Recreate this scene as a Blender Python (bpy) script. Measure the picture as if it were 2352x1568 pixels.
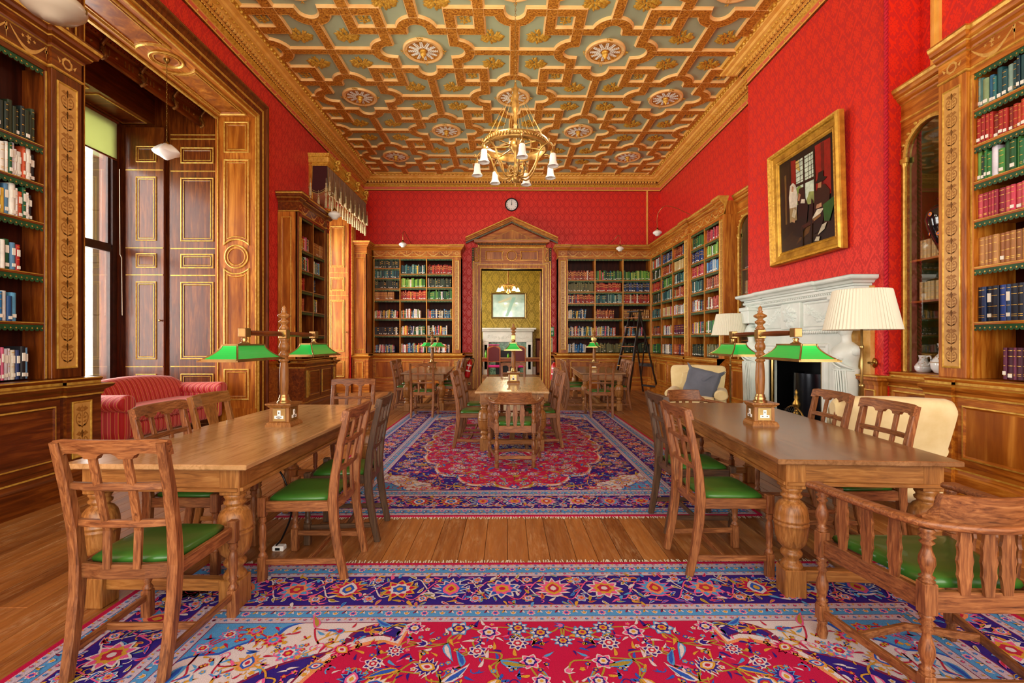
import bpy, bmesh, math, random
from mathutils import Matrix, Vector
PI = math.pi
R = math.radians
for o in list(bpy.data.objects):
    bpy.data.objects.remove(o)
SC = bpy.context.scene
COL = SC.collection
# ------------------------------------------------------------------ camera
cam = bpy.data.objects.new('camera', bpy.data.cameras.new('camera'))
COL.objects.link(cam)
cam.location = (0, 0, 1.37)
cam.rotation_euler = (R(90), 0, -R(0.52))
cam.data.sensor_width = 36
cam.data.lens = 36 * 1100 / 2352
cam.data.clip_start = .05
cam.data.clip_end = 300
SC.camera = cam
# ------------------------------------------------------------------ view
SC.view_settings.view_transform = 'Standard'
SC.view_settings.look = 'None'
SC.view_settings.gamma = 1
SC.view_settings.exposure = 0.1
SC.view_settings.use_curve_mapping = False
SC.cycles.use_denoising = True
SC.cycles.use_adaptive_sampling = True
SC.cycles.adaptive_threshold = .04
SC.cycles.max_bounces = 6
SC.cycles.diffuse_bounces = 3
SC.cycles.glossy_bounces = 3
SC.cycles.transmission_bounces = 4
SC.cycles.transparent_max_bounces = 8
SC.cycles.sample_clamp_indirect = 6
SC.cycles.caustics_reflective = False
SC.cycles.caustics_refractive = False
# ------------------------------------------------------------------ sky
W = bpy.data.worlds.new('sky')
SC.world = W
W.use_nodes = True
nt = W.node_tree
bg = nt.nodes['Background']
bg.inputs[0].default_value = (1.0, .965, .92, 1)
bg.inputs[1].default_value = 1.35


def area(name, loc, rot, sx, sy, power, col=(1, 1, 1)):
    l = bpy.data.lights.new(name, 'AREA')
    l.shape = 'RECTANGLE'
    l.size = sx
    l.size_y = sy
    l.energy = power
    l.color = col
    o = bpy.data.objects.new(name, l)
    COL.objects.link(o)
    o.location = loc
    o.rotation_euler = rot
    return o


# daylight in the window openings, plus unseen fill lights added at the near end
area('daylight_bay_window', (-6.95, 6.5, 2.9), (0, R(-90), 0), 4.2, 3.2, 520, (1, .97, .90))
area('daylight_curtain_window', (-5.45, 11.6, 2.6), (0, R(-90), 0), 3.4, 2.2, 420, (1, .97, .92))
area('added_end_fill', (.2, -3.2, 2.9), (R(113), 0, 0), 7.5, 5.0, 660, (1, .93, .80))  # added fill behind the camera, tilted up to brighten the ceiling
area('added_side_fill', (-4.0, -.6, 2.6), (R(8), R(-80), 0), 3.6, 2.4, 40, (1, .93, .82))  # added weak fill in front of the near wall, no opening there
area('daylight_next_room', (-3.2, 17.0, 3.0), (0, R(-90), 0), 3.5, 3, 170, (1, .96, .85))


# ================================================================== materials
def lin(h):
    if not isinstance(h, str):
        return (h[0], h[1], h[2], 1)
    h = h.lstrip('#')
    v = [int(h[i:i + 2], 16) / 255 for i in (0, 2, 4)]
    v = [x / 12.92 if x <= .04045 else ((x + .055) / 1.055) ** 2.4 for x in v]
    return (v[0], v[1], v[2], 1)


def newmat(name):
    m = bpy.data.materials.new(name)
    m.use_nodes = True
    n = m.node_tree.nodes
    return m, m.node_tree, n['Principled BSDF']


def ramp(t, stops, fac, interp='LINEAR'):
    r = t.nodes.new('ShaderNodeValToRGB')
    r.color_ramp.interpolation = interp
    e = r.color_ramp.elements
    while len(e) < len(stops):
        e.new(.5)
    for i, (p, c) in enumerate(stops):
        e[i].position = p
        e[i].color = lin(c)
    t.links.new(fac, r.inputs[0])
    return r.outputs[0]


def noise(t, vec, scale, detail=4, rough=.55, dist=0):
    n = t.nodes.new('ShaderNodeTexNoise')
    n.inputs['Scale'].default_value = scale
    n.inputs['Detail'].default_value = detail
    n.inputs['Roughness'].default_value = rough
    n.inputs['Distortion'].default_value = dist
    if vec is not None:
        t.links.new(vec, n.inputs['Vector'])
    return n.outputs[0]


def objco(t, scale=(1, 1, 1), rand=True):
    tc = t.nodes.new('ShaderNodeTexCoord')
    v = tc.outputs['Object']
    if rand:
        oi = t.nodes.new('ShaderNodeObjectInfo')
        mu = t.nodes.new('ShaderNodeMath')
        mu.operation = 'MULTIPLY'
        mu.inputs[1].default_value = 37.3
        t.links.new(oi.outputs['Random'], mu.inputs[0])
        ad = t.nodes.new('ShaderNodeVectorMath')
        ad.operation = 'ADD'
        t.links.new(v, ad.inputs[0])
        t.links.new(mu.outputs[0], ad.inputs[1])
        v = ad.outputs[0]
    mp = t.nodes.new('ShaderNodeMapping')
    mp.inputs['Scale'].default_value = scale
    t.links.new(v, mp.inputs[0])
    return mp.outputs[0]


def mixc(t, f, a, b, blend='MIX'):
    m = t.nodes.new('ShaderNodeMix')
    m.data_type = 'RGBA'
    m.blend_type = blend
    for i, x in ((0, f), (6, a), (7, b)):
        if hasattr(x, 'links'):
            t.links.new(x, m.inputs[i])
        elif i == 0:
            m.inputs[0].default_value = x
        else:
            m.inputs[i].default_value = lin(x)
    return m.outputs[2]


def bump(t, b, h, strength=.2, dist=.01):
    n = t.nodes.new('ShaderNodeBump')
    n.inputs['Strength'].default_value = strength
    n.inputs['Distance'].default_value = dist
    t.links.new(h, n.inputs['Height'])
    t.links.new(n.outputs[0], b.inputs['Normal'])


def wood(name, cs, axis='Z', s=1.0, rough=.35, blotch='#7a4a20', bl=.35, bmp=.15, coat=0):
    m, t, b = newmat(name)
    sc = [14 * s, 14 * s, 14 * s]
    sc['XYZ'.index(axis)] = 1.3 * s
    v = objco(t, sc)
    n1 = noise(t, v, 1.6, 7, .62, .7)
    k = len(cs)
    col = ramp(t, [(.28 + .44 * i / (k - 1), c) for i, c in enumerate(cs)], n1)
    sc2 = [2.5, 2.5, 2.5]
    sc2['XYZ'.index(axis)] = 1.0
    n2 = noise(t, objco(t, sc2), 1.5, 3, .5, .4)
    f = ramp(t, [(.42, '#000000'), (.75, '#ffffff')], n2)
    ml = t.nodes.new('ShaderNodeMath')
    ml.operation = 'MULTIPLY'
    ml.inputs[1].default_value = bl
    t.links.new(f, ml.inputs[0])
    col = mixc(t, ml.outputs[0], col, blotch)
    t.links.new(col, b.inputs['Base Color'])
    b.inputs['Roughness'].default_value = rough
    b.inputs['Coat Weight'].default_value = coat
    b.inputs['Coat Roughness'].default_value = .15
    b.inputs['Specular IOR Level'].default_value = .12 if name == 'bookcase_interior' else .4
    bump(t, b, n1, bmp, .004)
    return m


def plain(name, c, rough=.5, metal=0, var=.0, vs=8, c2=None, bmp=0, spec=.5, sheen=0, coat=0, trans=0, ior=1.45, emit=0, emc=None, sss=0):
    m, t, b = newmat(name)
    b.inputs['Base Color'].default_value = lin(c)
    b.inputs['Roughness'].default_value = rough
    b.inputs['Metallic'].default_value = metal
    b.inputs['Specular IOR Level'].default_value = spec
    b.inputs['Sheen Weight'].default_value = sheen
    b.inputs['Coat Weight'].default_value = coat
    b.inputs['Transmission Weight'].default_value = trans
    b.inputs['IOR'].default_value = ior
    if emit:
        b.inputs['Emission Color'].default_value = lin(emc or c)
        b.inputs['Emission Strength'].default_value = emit
    n = None
    if c2:
        n = noise(t, objco(t, (1, 1, 1)), vs, 4, .6)
        col = ramp(t, [(.35, c), (.68, c2)], n)
        t.links.new(col, b.inputs['Base Color'])
    if bmp:
        if n is None:
            n = noise(t, objco(t, (1, 1, 1)), vs, 4, .6)
        bump(t, b, n, bmp, .01)
    return m


M = {}
PANEL = ('#4f2408', '#7d4315', '#a96a28')
for ax in 'XYZ':
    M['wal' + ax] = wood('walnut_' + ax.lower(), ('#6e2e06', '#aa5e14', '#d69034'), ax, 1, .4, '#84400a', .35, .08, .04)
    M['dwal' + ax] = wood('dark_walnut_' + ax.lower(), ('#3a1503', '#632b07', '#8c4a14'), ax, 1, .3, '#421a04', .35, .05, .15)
    M['oak' + ax] = wood('worn_oak_' + ax.lower(), ('#44240f', '#744221', '#935b31', '#a87244'), ax, 4.2, .42, '#4a2c16', .55, .05)
    M['loak' + ax] = wood('pale_oak_' + ax.lower(), ('#66401c', '#94602c', '#b07e44'), ax, 3, .34, '#6b401c', .5, .05)
    M['dkoak' + ax] = wood('dark_oak_' + ax.lower(), ('#33231a', '#523a26', '#6b4c34'), ax, 4.2, .42, '#33231a', .5, .05)
M['ttop'] = wood('tabletop_oak', ('#957044', '#b48c5a', '#c49c6a', '#b08656'), 'Y', 1.5, .24, '#946a3c', .6, .02, .2)
M['ttop2'] = wood('tabletop_brown_oak', ('#6a4726', '#855d38', '#966c44', '#7d5430'), 'Y', 1.5, .24, '#5a381b', .6, .02, .2)
M['burr'] = wood('burr_walnut', ('#6a2c06', '#a25a14', '#d08a34'), 'Z', .35, .32, '#6a2e08', .6, .05, .15)
M['gold'] = plain('gilding', '#e0a63c', .36, .35, c2='#b87a20', vs=30, bmp=.1)
M['gline'] = plain('gilt_beading', '#d9b04e', .35, .35, c2='#b3812c', vs=20)
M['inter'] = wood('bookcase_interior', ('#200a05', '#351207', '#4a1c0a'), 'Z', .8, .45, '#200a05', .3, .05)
M['ink'] = plain('boxwood_inlay', '#d0a455', .4, 0, c2='#b3823a', vs=30)
M['inkbg'] = plain('inlay_ground', '#a06c2c', .4, 0, c2='#b98a44', vs=14)
M['green_leather'] = plain('green_leather', '#15633a', .28, 0, c2='#2a8a3a', vs=1.5, coat=.3)
M['green_leather'] = plain('green_seat_leather', '#28561a', .34, 0, c2='#3a6a24', vs=2.2, coat=.15)
M['fringe'] = plain('green_leather_edging', '#123a1c', .5, c2='#1b5128')
M['brass'] = plain('brass', '#bfa062', .28, .9, c2='#94794a', vs=6)
M['obrass'] = plain('old_brass', '#a8813a', .3, .9, c2='#5e4720', vs=14, bmp=.1)
M['black'] = plain('black_iron', '#0c0c0e', .35, .3)
M['white'] = plain('white_plastic', '#f2f2ec', .4)
M['marble'] = plain('white_marble', '#e4eae2', .42, 0, c2='#cfdad2', vs=3, bmp=.03)
M['marble2'] = plain('ochre_marble', '#c28a34', .35, 0, c2='#dfb873', vs=5)
M['glassgreen'] = plain('green_lamp_glass', '#22c050', .25, 0, coat=.3, emit=.08)
M['frost'] = plain('frosted_glass', '#f4f5ea', .35, 0, coat=.2, bmp=.03, vs=20)
M['linen'] = plain('pleated_silk_shade', '#dcd8c2', .85)
M['cream'] = plain('cream_upholstery', '#e3cf9c', .85, 0, c2='#d5bd85', vs=5, bmp=.06, sheen=.2)
M['greyf'] = plain('grey_cushion_cloth', '#676b78', .85, 0, sheen=.2, c2='#595d69', vs=4)
M['scream'] = plain('ceiling_panel_paint', '#a9b48e', .6, 0, c2='#98a284', vs=.8)
M['gbrown'] = plain('ceiling_gilt_relief', '#e09c38', .42, .15, c2='#7c3c0a', vs=38, bmp=1.0)
M['gcream'] = plain('ceiling_gilt_edge', '#f6cd86', .42, .1, c2='#eeb468', vs=3)
M['gorn'] = plain('ceiling_gilt_ornament', '#e8b848', .4, .25, c2='#b57c1e', vs=30, bmp=.6)
M['orwhite'] = plain('white_plaster_leaf', '#f4f0e0', .5, c2='#e2dcc4', vs=20)
M['salmon'] = plain('salmon_frieze_paint', '#d8664a', .5)
M['redcord'] = plain('crimson_cord', '#c9152c', .8, c2='#a20c20', vs=60, bmp=.4)
M['redleather'] = plain('maroon_leather', '#5a0f18', .45)
M['magenta'] = plain('magenta_cloth', '#c92a86', .8)
M['extred'] = plain('extinguisher_red', '#c01722', .25, coat=.5)
M['chip'] = plain('dark_marble_pot', '#0a0a14', .12, coat=.6)


def mathn(t, op, a, b=None):
    n = t.nodes.new('ShaderNodeMath')
    n.operation = op
    for i, x in enumerate((a, b)):
        if x is None:
            continue
        if hasattr(x, 'links'):
            t.links.new(x, n.inputs[i])
        else:
            n.inputs[i].default_value = x
    return n.outputs[0]


def damask(name, c1, c2, p=.26, q=.40, rough=.6):
    m, t, b = newmat(name)
    tc = t.nodes.new('ShaderNodeTexCoord')
    sp = t.nodes.new('ShaderNodeSeparateXYZ')
    t.links.new(tc.outputs['Object'], sp.inputs[0])
    X = mathn(t, 'DIVIDE', mathn(t, 'ADD', sp.outputs[0], sp.outputs[1]), p)
    Z = mathn(t, 'DIVIDE', sp.outputs[2], q)
    X = mathn(t, 'ADD', X, mathn(t, 'MULTIPLY', mathn(t, 'SUBTRACT', noise(t, tc.outputs['Object'], 14, 1), .5), .10))

    def flower(o):
        u = mathn(t, 'SUBTRACT', mathn(t, 'FRACT', mathn(t, 'ADD', X, o + 50)), .5)
        v = mathn(t, 'SUBTRACT', mathn(t, 'FRACT', mathn(t, 'ADD', Z, o + 50)), .5)
        r = mathn(t, 'SQRT', mathn(t, 'ADD', mathn(t, 'MULTIPLY', u, u), mathn(t, 'MULTIPLY', v, v)))
        th = mathn(t, 'ARCTAN2', v, u)
        w = mathn(t, 'ADD', mathn(t, 'MULTIPLY', mathn(t, 'COSINE', mathn(t, 'MULTIPLY', th, 10)), .045), .235)
        d = mathn(t, 'SUBTRACT', r, w)
        w2 = mathn(t, 'ADD', mathn(t, 'MULTIPLY', mathn(t, 'COSINE', mathn(t, 'MULTIPLY', th, 6)), .05), .125)
        d2 = mathn(t, 'SUBTRACT', .018, mathn(t, 'ABSOLUTE', mathn(t, 'SUBTRACT', r, w2)))
        return mathn(t, 'MAXIMUM', d, d2)
    f = mathn(t, 'MINIMUM', flower(0), flower(.5))
    cx = mathn(t, 'COSINE', mathn(t, 'MULTIPLY', X, 2 * PI))
    cz = mathn(t, 'COSINE', mathn(t, 'MULTIPLY', Z, 2 * PI))
    ripple = mathn(t, 'MULTIPLY', mathn(t, 'SINE', mathn(t, 'MULTIPLY', mathn(t, 'ADD', Z, X), 10 * PI)), .14)
    g = mathn(t, 'SUBTRACT', mathn(t, 'ABSOLUTE', mathn(t, 'ADD', mathn(t, 'ADD', cx, cz), ripple)), .17)
    s = mathn(t, 'MINIMUM', f, mathn(t, 'MULTIPLY', g, .3))
    s = mathn(t, 'ADD', mathn(t, 'MULTIPLY', s, 14), .5)
    col = ramp(t, [(.42, c2), (.58, c1)], s)
    big = noise(t, tc.outputs['Object'], .7, 2)
    t.links.new(col, b.inputs['Base Color'])
    rr = ramp(t, [(.42, (.40,) * 3), (.58, (.62,) * 3)], s)
    t.links.new(rr, b.inputs['Roughness'])
    b.inputs['Sheen Weight'].default_value = .05
    return m


def thin_glass(name, k=1.0):
    m, t, b = newmat(name)
    tr = t.nodes.new('ShaderNodeBsdfTransparent')
    gl = t.nodes.new('ShaderNodeBsdfGlossy')
    gl.inputs['Roughness'].default_value = .02
    fr_ = t.nodes.new('ShaderNodeFresnel')
    fr_.inputs['IOR'].default_value = 1.45
    mx = t.nodes.new('ShaderNodeMixShader')
    t.links.new(mathn(t, 'MULTIPLY', fr_.outputs[0], k), mx.inputs[0])
    t.links.new(tr.outputs[0], mx.inputs[1])
    t.links.new(gl.outputs[0], mx.inputs[2])
    t.links.new(mx.outputs[0], t.nodes['Material Output'].inputs[0])
    return m


def translucent(name, c):
    m, t, b = newmat(name)
    tr = t.nodes.new('ShaderNodeBsdfTranslucent')
    tr.inputs[0].default_value = lin(c)
    df = t.nodes.new('ShaderNodeBsdfDiffuse')
    df.inputs[0].default_value = lin(c)
    mx = t.nodes.new('ShaderNodeMixShader')
    mx.inputs[0].default_value = .5
    t.links.new(tr.outputs[0], mx.inputs[1])
    t.links.new(df.outputs[0], mx.inputs[2])
    t.links.new(mx.outputs[0], t.nodes['Material Output'].inputs[0])
    return m


M['inkd'] = plain('dark_inlay', '#9a6628', .4)
M['damask'] = damask('red_damask_wallcovering', '#c41205', '#e0260c')
M['damaskg'] = damask('olive_gold_wallpaper', '#86740c', '#a8901e', .5, .8)


def stripes(name):
    m, t, b = newmat(name)
    tc = t.nodes.new('ShaderNodeTexCoord')
    sp = t.nodes.new('ShaderNodeSeparateXYZ')
    t.links.new(tc.outputs['Object'], sp.inputs[0])
    s = mathn(t, 'FRACT', mathn(t, 'MULTIPLY', mathn(t, 'ADD', mathn(t, 'ADD', sp.outputs[0], sp.outputs[1]), 20), 11))
    col = ramp(t, [(0, '#c0242e'), (.42, '#b81f2c'), (.44, '#e8b05a'), (.5, '#e8b05a'), (.52, '#d8465a'), (.86, '#d8465a'), (.88, '#f0c080'), (.93, '#b81f2c')], s, 'CONSTANT')
    t.links.new(col, b.inputs['Base Color'])
    b.inputs['Roughness'].default_value = .6
    b.inputs['Sheen Weight'].default_value = .3
    return m


M['stripe'] = stripes('red_striped_sofa_cloth')


def inlaymat():
    m, t, b = newmat('marquetry_ground')
    n = noise(t, objco(t, (1, 1, 1)), 6, 3, .5, 1)
    col = ramp(t, [(.3, '#bd8a40'), (.7, '#cf9f55')], n)
    t.links.new(col, b.inputs['Base Color'])
    b.inputs['Roughness'].default_value = .35
    return m


M['marq'] = inlaymat()


def floormat():
    m, t, b = newmat('worn_floor_boards')
    v = objco(t, (16, 1.0, 16))
    n1 = noise(t, v, 1.4, 9, .7, .6)
    col = ramp(t, [(.3, '#4e2409'), (.45, '#7c4416'), (.6, '#a0642a'), (.75, '#c2925a')], n1)
    oi = t.nodes.new('ShaderNodeObjectInfo')
    tint = ramp(t, [(0, '#7a4a24'), (.5, '#b07238'), (1, '#5c3012')], oi.outputs['Random'])
    col = mixc(t, .5, col, tint)
    n2 = noise(t, objco(t, (22, 2.6, 22), False), 1.8, 9, .78, 1.6)
    n3 = noise(t, objco(t, (6, 1.1, 6), False), 1.1, 4, .6, .8)
    f = mathn(t, 'MULTIPLY', ramp(t, [(.46, '#000000'), (.60, '#ffffff')], n2), ramp(t, [(.42, '#202020'), (.66, '#c8c8c8')], n3))
    col = mixc(t, f, col, '#cfa878')
    t.links.new(col, b.inputs['Base Color'])
    rr = ramp(t, [(.3, (.28,) * 3), (.7, (.5,) * 3)], n2)
    t.links.new(rr, b.inputs['Roughness'])
    bump(t, b, n1, .25, .004)
    return m


M['floor'] = floormat()
M['gap'] = plain('floor_joint', '#1c0d05', .9)


# ================================================================== mesh builder
REG = {}


class MB:
    def __init__(s):
        s.v = []
        s.f = []
        s.m = []
        s.s = []

    def add(s, vs, fs, mat=0, smooth=False, T=None):
        n = len(s.v)
        if T is not None:
            vs = [T @ Vector(p) for p in vs]
        s.v.extend([tuple(p) for p in vs])
        for i, f in enumerate(fs):
            s.f.append([n + k for k in f])
            s.m.append(mat[i] if isinstance(mat, (list, tuple)) else mat)
            s.s.append(smooth)

    def build(s, name, mats, parent=None, T=None):
        me = bpy.data.meshes.new(name)
        me.from_pydata(s.v, [], s.f)
        for m in (mats if isinstance(mats, (list, tuple)) else [mats]):
            me.materials.append(M[m] if isinstance(m, str) else m)
        me.polygons.foreach_set('material_index', s.m)
        me.polygons.foreach_set('use_smooth', s.s)
        me.update()
        o = bpy.data.objects.new(name, me)
        COL.objects.link(o)
        if parent is not None:
            o.parent = parent
            REG.setdefault(parent.name, []).append(o)
        if T is not None:
            o.matrix_basis = T
        return o

    def box(s, x0, x1, y0, y1, z0, z1, b=0, mat=0, T=None):
        if x0 > x1: x0, x1 = x1, x0
        if y0 > y1: y0, y1 = y1, y0
        if z0 > z1: z0, z1 = z1, z0
        if b <= 0:
            vs = [(x, y, z) for z in (z0, z1) for y in (y0, y1) for x in (x0, x1)]
            fs = [(0, 2, 3, 1), (4, 5, 7, 6), (0, 1, 5, 4), (2, 6, 7, 3), (0, 4, 6, 2), (1, 3, 7, 5)]
            return s.add(vs, fs, mat, False, T)
        b = min(b, (x1 - x0) * .45, (y1 - y0) * .45, (z1 - z0) * .45)
        c = ((x0 + x1) / 2, (y0 + y1) / 2, (z0 + z1) / 2)
        h = ((x1 - x0) / 2, (y1 - y0) / 2, (z1 - z0) / 2)
        vs = []
        ix = {}
        for sx in (-1, 1):
            for sy in (-1, 1):
                for sz in (-1, 1):
                    for a in range(3):
                        q = [h[k] - (0 if k == a else b) for k in range(3)]
                        ix[(sx, sy, sz, a)] = len(vs)
                        vs.append((c[0] + sx * q[0], c[1] + sy * q[1], c[2] + sz * q[2]))
        fs = []
        for a in range(3):
            o1, o2 = [(1, 2), (0, 2), (0, 1)][a]
            for sg in (-1, 1):
                l = []
                for p, q in ((-1, -1), (1, -1), (1, 1), (-1, 1)):
                    k = [0, 0, 0]
                    k[a] = sg
                    k[o1] = p
                    k[o2] = q
                    l.append(ix[(k[0], k[1], k[2], a)])
                fs.append(l)
        for a, b2, c2 in ((0, 1, 2), (0, 2, 1), (1, 2, 0)):
            for p in (-1, 1):
                for q in (-1, 1):
                    l = []
                    for r, ax in ((-1, a), (1, a), (1, b2), (-1, b2)):
                        k = [0, 0, 0]
                        k[a] = p
                        k[b2] = q
                        k[c2] = r
                        l.append(ix[(k[0], k[1], k[2], ax)])
                    fs.append(l)
        for sx in (-1, 1):
            for sy in (-1, 1):
                for sz in (-1, 1):
                    fs.append([ix[(sx, sy, sz, a)] for a in range(3)])
        cv = Vector(c)
        out = []
        for f in fs:
            p = [Vector(vs[i]) for i in f]
            n = (p[1] - p[0]).cross(p[2] - p[0])
            m = sum(p, Vector()) / len(p) - cv
            out.append(f if n.dot(m) > 0 else f[::-1])
        s.add(vs, out, mat, False, T)

    def loft(s, rings, mat=0, smooth=False, cap=True, T=None, closed=True):
        n = len(rings[0])
        vs = [p for r in rings for p in r]
        fs = []
        for i in range(len(rings) - 1):
            for j in range(n if closed else n - 1):
                a, b = i * n + j, i * n + (j + 1) % n
                fs.append((a, b, b + n, a + n))
        if isinstance(mat, (list, tuple)):
            mm = [mat[i] for i in range(len(rings) - 1) for j in range(n if closed else n - 1)]
            cm = [mat[0], mat[-1]]
        else:
            mm = [mat] * len(fs)
            cm = [mat, mat]
        s.add(vs, fs, mm, smooth, T)
        if cap:
            s.add(rings[0], [list(range(n))[::-1]], cm[0], False, T)
            s.add(rings[-1], [list(range(n))], cm[1], False, T)

    def lathe(s, prof, n=16, mat=0, T=None, smooth=True, cap=True, squash=None):
        rings = []
        for r, z in prof:
            rings.append([(r * math.cos(2 * PI * k / n), r * math.sin(2 * PI * k / n) * (squash or 1), z) for k in range(n)])
        s.loft(rings, mat, smooth, cap, T)

    def tube(s, pts, r, n=6, mat=0, T=None, smooth=True, cap=True):
        P = [Vector(p) for p in pts]
        rings = []
        up = None
        for i, p in enumerate(P):
            d = (P[min(i + 1, len(P) - 1)] - P[max(i - 1, 0)])
            d.normalize()
            if up is None:
                up = Vector((0, 0, 1)) if abs(d.z) < .9 else Vector((1, 0, 0))
            a = d.cross(up)
            if a.length < 1e-6:
                a = d.orthogonal()
            a.normalize()
            b = d.cross(a)
            up = -b if False else up
            rr = r[i] if isinstance(r, (list, tuple)) else r
            rings.append([tuple(p + a * math.cos(2 * PI * k / n) * rr - b * math.sin(2 * PI * k / n) * rr) for k in range(n)])
        s.loft(rings, mat, smooth, cap, T)

    def bar(s, pts, w, h, mat=0, T=None, side=(1, 0, 0)):
        """rectangular section along a polyline: w along side, h across"""
        P = [Vector(p) for p in pts]
        sd = Vector(side).normalized()
        rings = []
        for i, p in enumerate(P):
            d = (P[min(i + 1, len(P) - 1)] - P[max(i - 1, 0)]).normalized()
            a = (sd - d * sd.dot(d)).normalized()
            b = d.cross(a)
            ww = w[i] if isinstance(w, (list, tuple)) else w
            hh = h[i] if isinstance(h, (list, tuple)) else h
            c = min(ww, hh) * .14
            q = []
            for x, y in ((ww / 2 - c, -hh / 2), (ww / 2, -hh / 2 + c), (ww / 2, hh / 2 - c), (ww / 2 - c, hh / 2), (-ww / 2 + c, hh / 2), (-ww / 2, hh / 2 - c), (-ww / 2, -hh / 2 + c), (-ww / 2 + c, -hh / 2)):
                q.append(tuple(p + a * x + b * y))
            rings.append(q)
        s.loft(rings, mat, False, True, T)

    def prism(s, poly, d0, d1, mat=0, T=None):
        """poly in the local xz plane, extruded along y from d0 to d1"""
        n = len(poly)
        ar = sum(poly[i][0] * poly[(i + 1) % n][1] - poly[(i + 1) % n][0] * poly[i][1] for i in range(n))
        if ar < 0:
            poly = poly[::-1]
        if d0 > d1: d0, d1 = d1, d0
        a = [(x, d0, z) for x, z in poly]
        b = [(x, d1, z) for x, z in poly]
        fs = [list(range(n)), [n + k for k in range(n)][::-1]]
        for i in range(n):
            j = (i + 1) % n
            fs.append([i, i + n, j + n, j])
        s.add(a + b, fs, mat, False, T)

    def sweep(s, path, prof, mats=0, closed=False, T=None, smooth=False, caps=False):
        """path (x,y); profile (out,z); out goes to the right hand side of travel"""
        n = len(path)
        rings = []
        for i in range(n):
            p = Vector(path[i])
            d1 = d2 = None
            if closed or i > 0:
                d1 = (p - Vector(path[i - 1])).normalized()
            if closed or i < n - 1:
                d2 = (Vector(path[(i + 1) % n]) - p).normalized()
            d1 = d1 or d2
            d2 = d2 or d1
            n1 = Vector((d1.y, -d1.x))
            n2 = Vector((d2.y, -d2.x))
            mt = n1 + n2
            mt = mt / max(mt.dot(n1), .2) if mt.length > 1e-6 else n1
            rings.append([(p.x + mt.x * o, p.y + mt.y * o, z) for o, z in prof])
        if closed:
            rings.append(rings[0])
        k = len(prof)
        vs = [q for r in rings for q in r]
        fs = []
        mm = []
        for i in range(len(rings) - 1):
            for j in range(k - 1):
                a = i * k + j
                fs.append((a, a + k, a + k + 1, a + 1))
                mm.append(mats[j] if isinstance(mats, (list, tuple)) else mats)
        s.add(vs, fs, mm, smooth, T)
        if caps and not closed:
            m0 = mats[0] if isinstance(mats, (list, tuple)) else mats
            s.add(rings[0], [list(range(k))], m0, False, T)
            s.add(rings[-1], [list(range(k))[::-1]], m0, False, T)

    def rings(s, loops, mats, fill=None, T=None):
        """loops: [(inset, y)...] about a closed xz polygon given as function inset->points"""
        n = len(loops[0])
        for i in range(len(loops) - 1):
            vs = loops[i] + loops[i + 1]
            s.add(vs, [(j, (j + 1) % n, (j + 1) % n + n, j + n) for j in range(n)], mats[i], False, T)
        if fill is not None:
            s.add(loops[-1], [list(range(n))], fill, False, T)

    def panel(s, x0, x1, z0, z1, spec, mats, fill, T=None):
        """spec: [(inset, y)...]"""
        loops = [[(x0 + i, y, z0 + i), (x1 - i, y, z0 + i), (x1 - i, y, z1 - i), (x0 + i, y, z1 - i)] for i, y in spec]
        s.rings(loops, mats, fill, T)


def TM(x=0, y=0, z=0, rz=0, rx=0, ry=0):
    return Matrix.Translation((x, y, z)) @ Matrix.Rotation(rz, 4, 'Z') @ Matrix.Rotation(rx, 4, 'X') @ Matrix.Rotation(ry, 4, 'Y')


def empty(name, T=None, parent=None):
    o = bpy.data.objects.new(name, None)
    o.empty_display_size = .1
    COL.objects.link(o)
    if parent is not None:
        o.parent = parent
        REG.setdefault(parent.name, []).append(o)
    if T is not None:
        o.matrix_basis = T
    return o


def tag(o, label=None, cat=None, group=None, kind=None):
    if label: o['label'] = label
    if cat: o['category'] = cat
    if group: o['group'] = group
    if kind: o['kind'] = kind
    return o




def dup(root, T, label=None, group=None, cat=None):
    def rec(o, par):
        c = o.copy()
        COL.objects.link(c)
        c.parent = par
        for k in REG.get(o.name, []):
            rec(k, c)
        return c
    r = rec(root, None)
    r.matrix_basis = T
    if label: r['label'] = label
    if group: r['group'] = group
    if cat: r['category'] = cat
    return r


def struct(o):
    o['kind'] = 'structure'
    return o


def circ(r, n, x=0, z=0, a0=0, a1=2 * PI, end=False):
    m = n if not end else n - 1
    return [(x + r * math.cos(a0 + (a1 - a0) * k / m), z + r * math.sin(a0 + (a1 - a0) * k / m)) for k in range(n)]


def bez(p, n=8):
    """Catmull-Rom through points"""
    P = [Vector(q) for q in p]
    out = []
    for i in range(len(P) - 1):
        a = P[max(i - 1, 0)]
        b, c = P[i], P[i + 1]
        d = P[min(i + 2, len(P) - 1)]
        for k in range(n):
            t = k / n
            out.append(tuple(.5 * ((2 * b) + (c - a) * t + (2 * a - 5 * b + 4 * c - d) * t * t + (3 * b - a - 3 * c + d) * t ** 3)))
    out.append(tuple(P[-1]))
    return out


# ================================================================== the room
XL, XR, YB, ZC = -4.2, 4.48, 14.0, 6.17
XBR, YB0, YB1 = 4.13, 5.17, 8.19           # chimney breast
rnd = random.Random(7)
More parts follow.
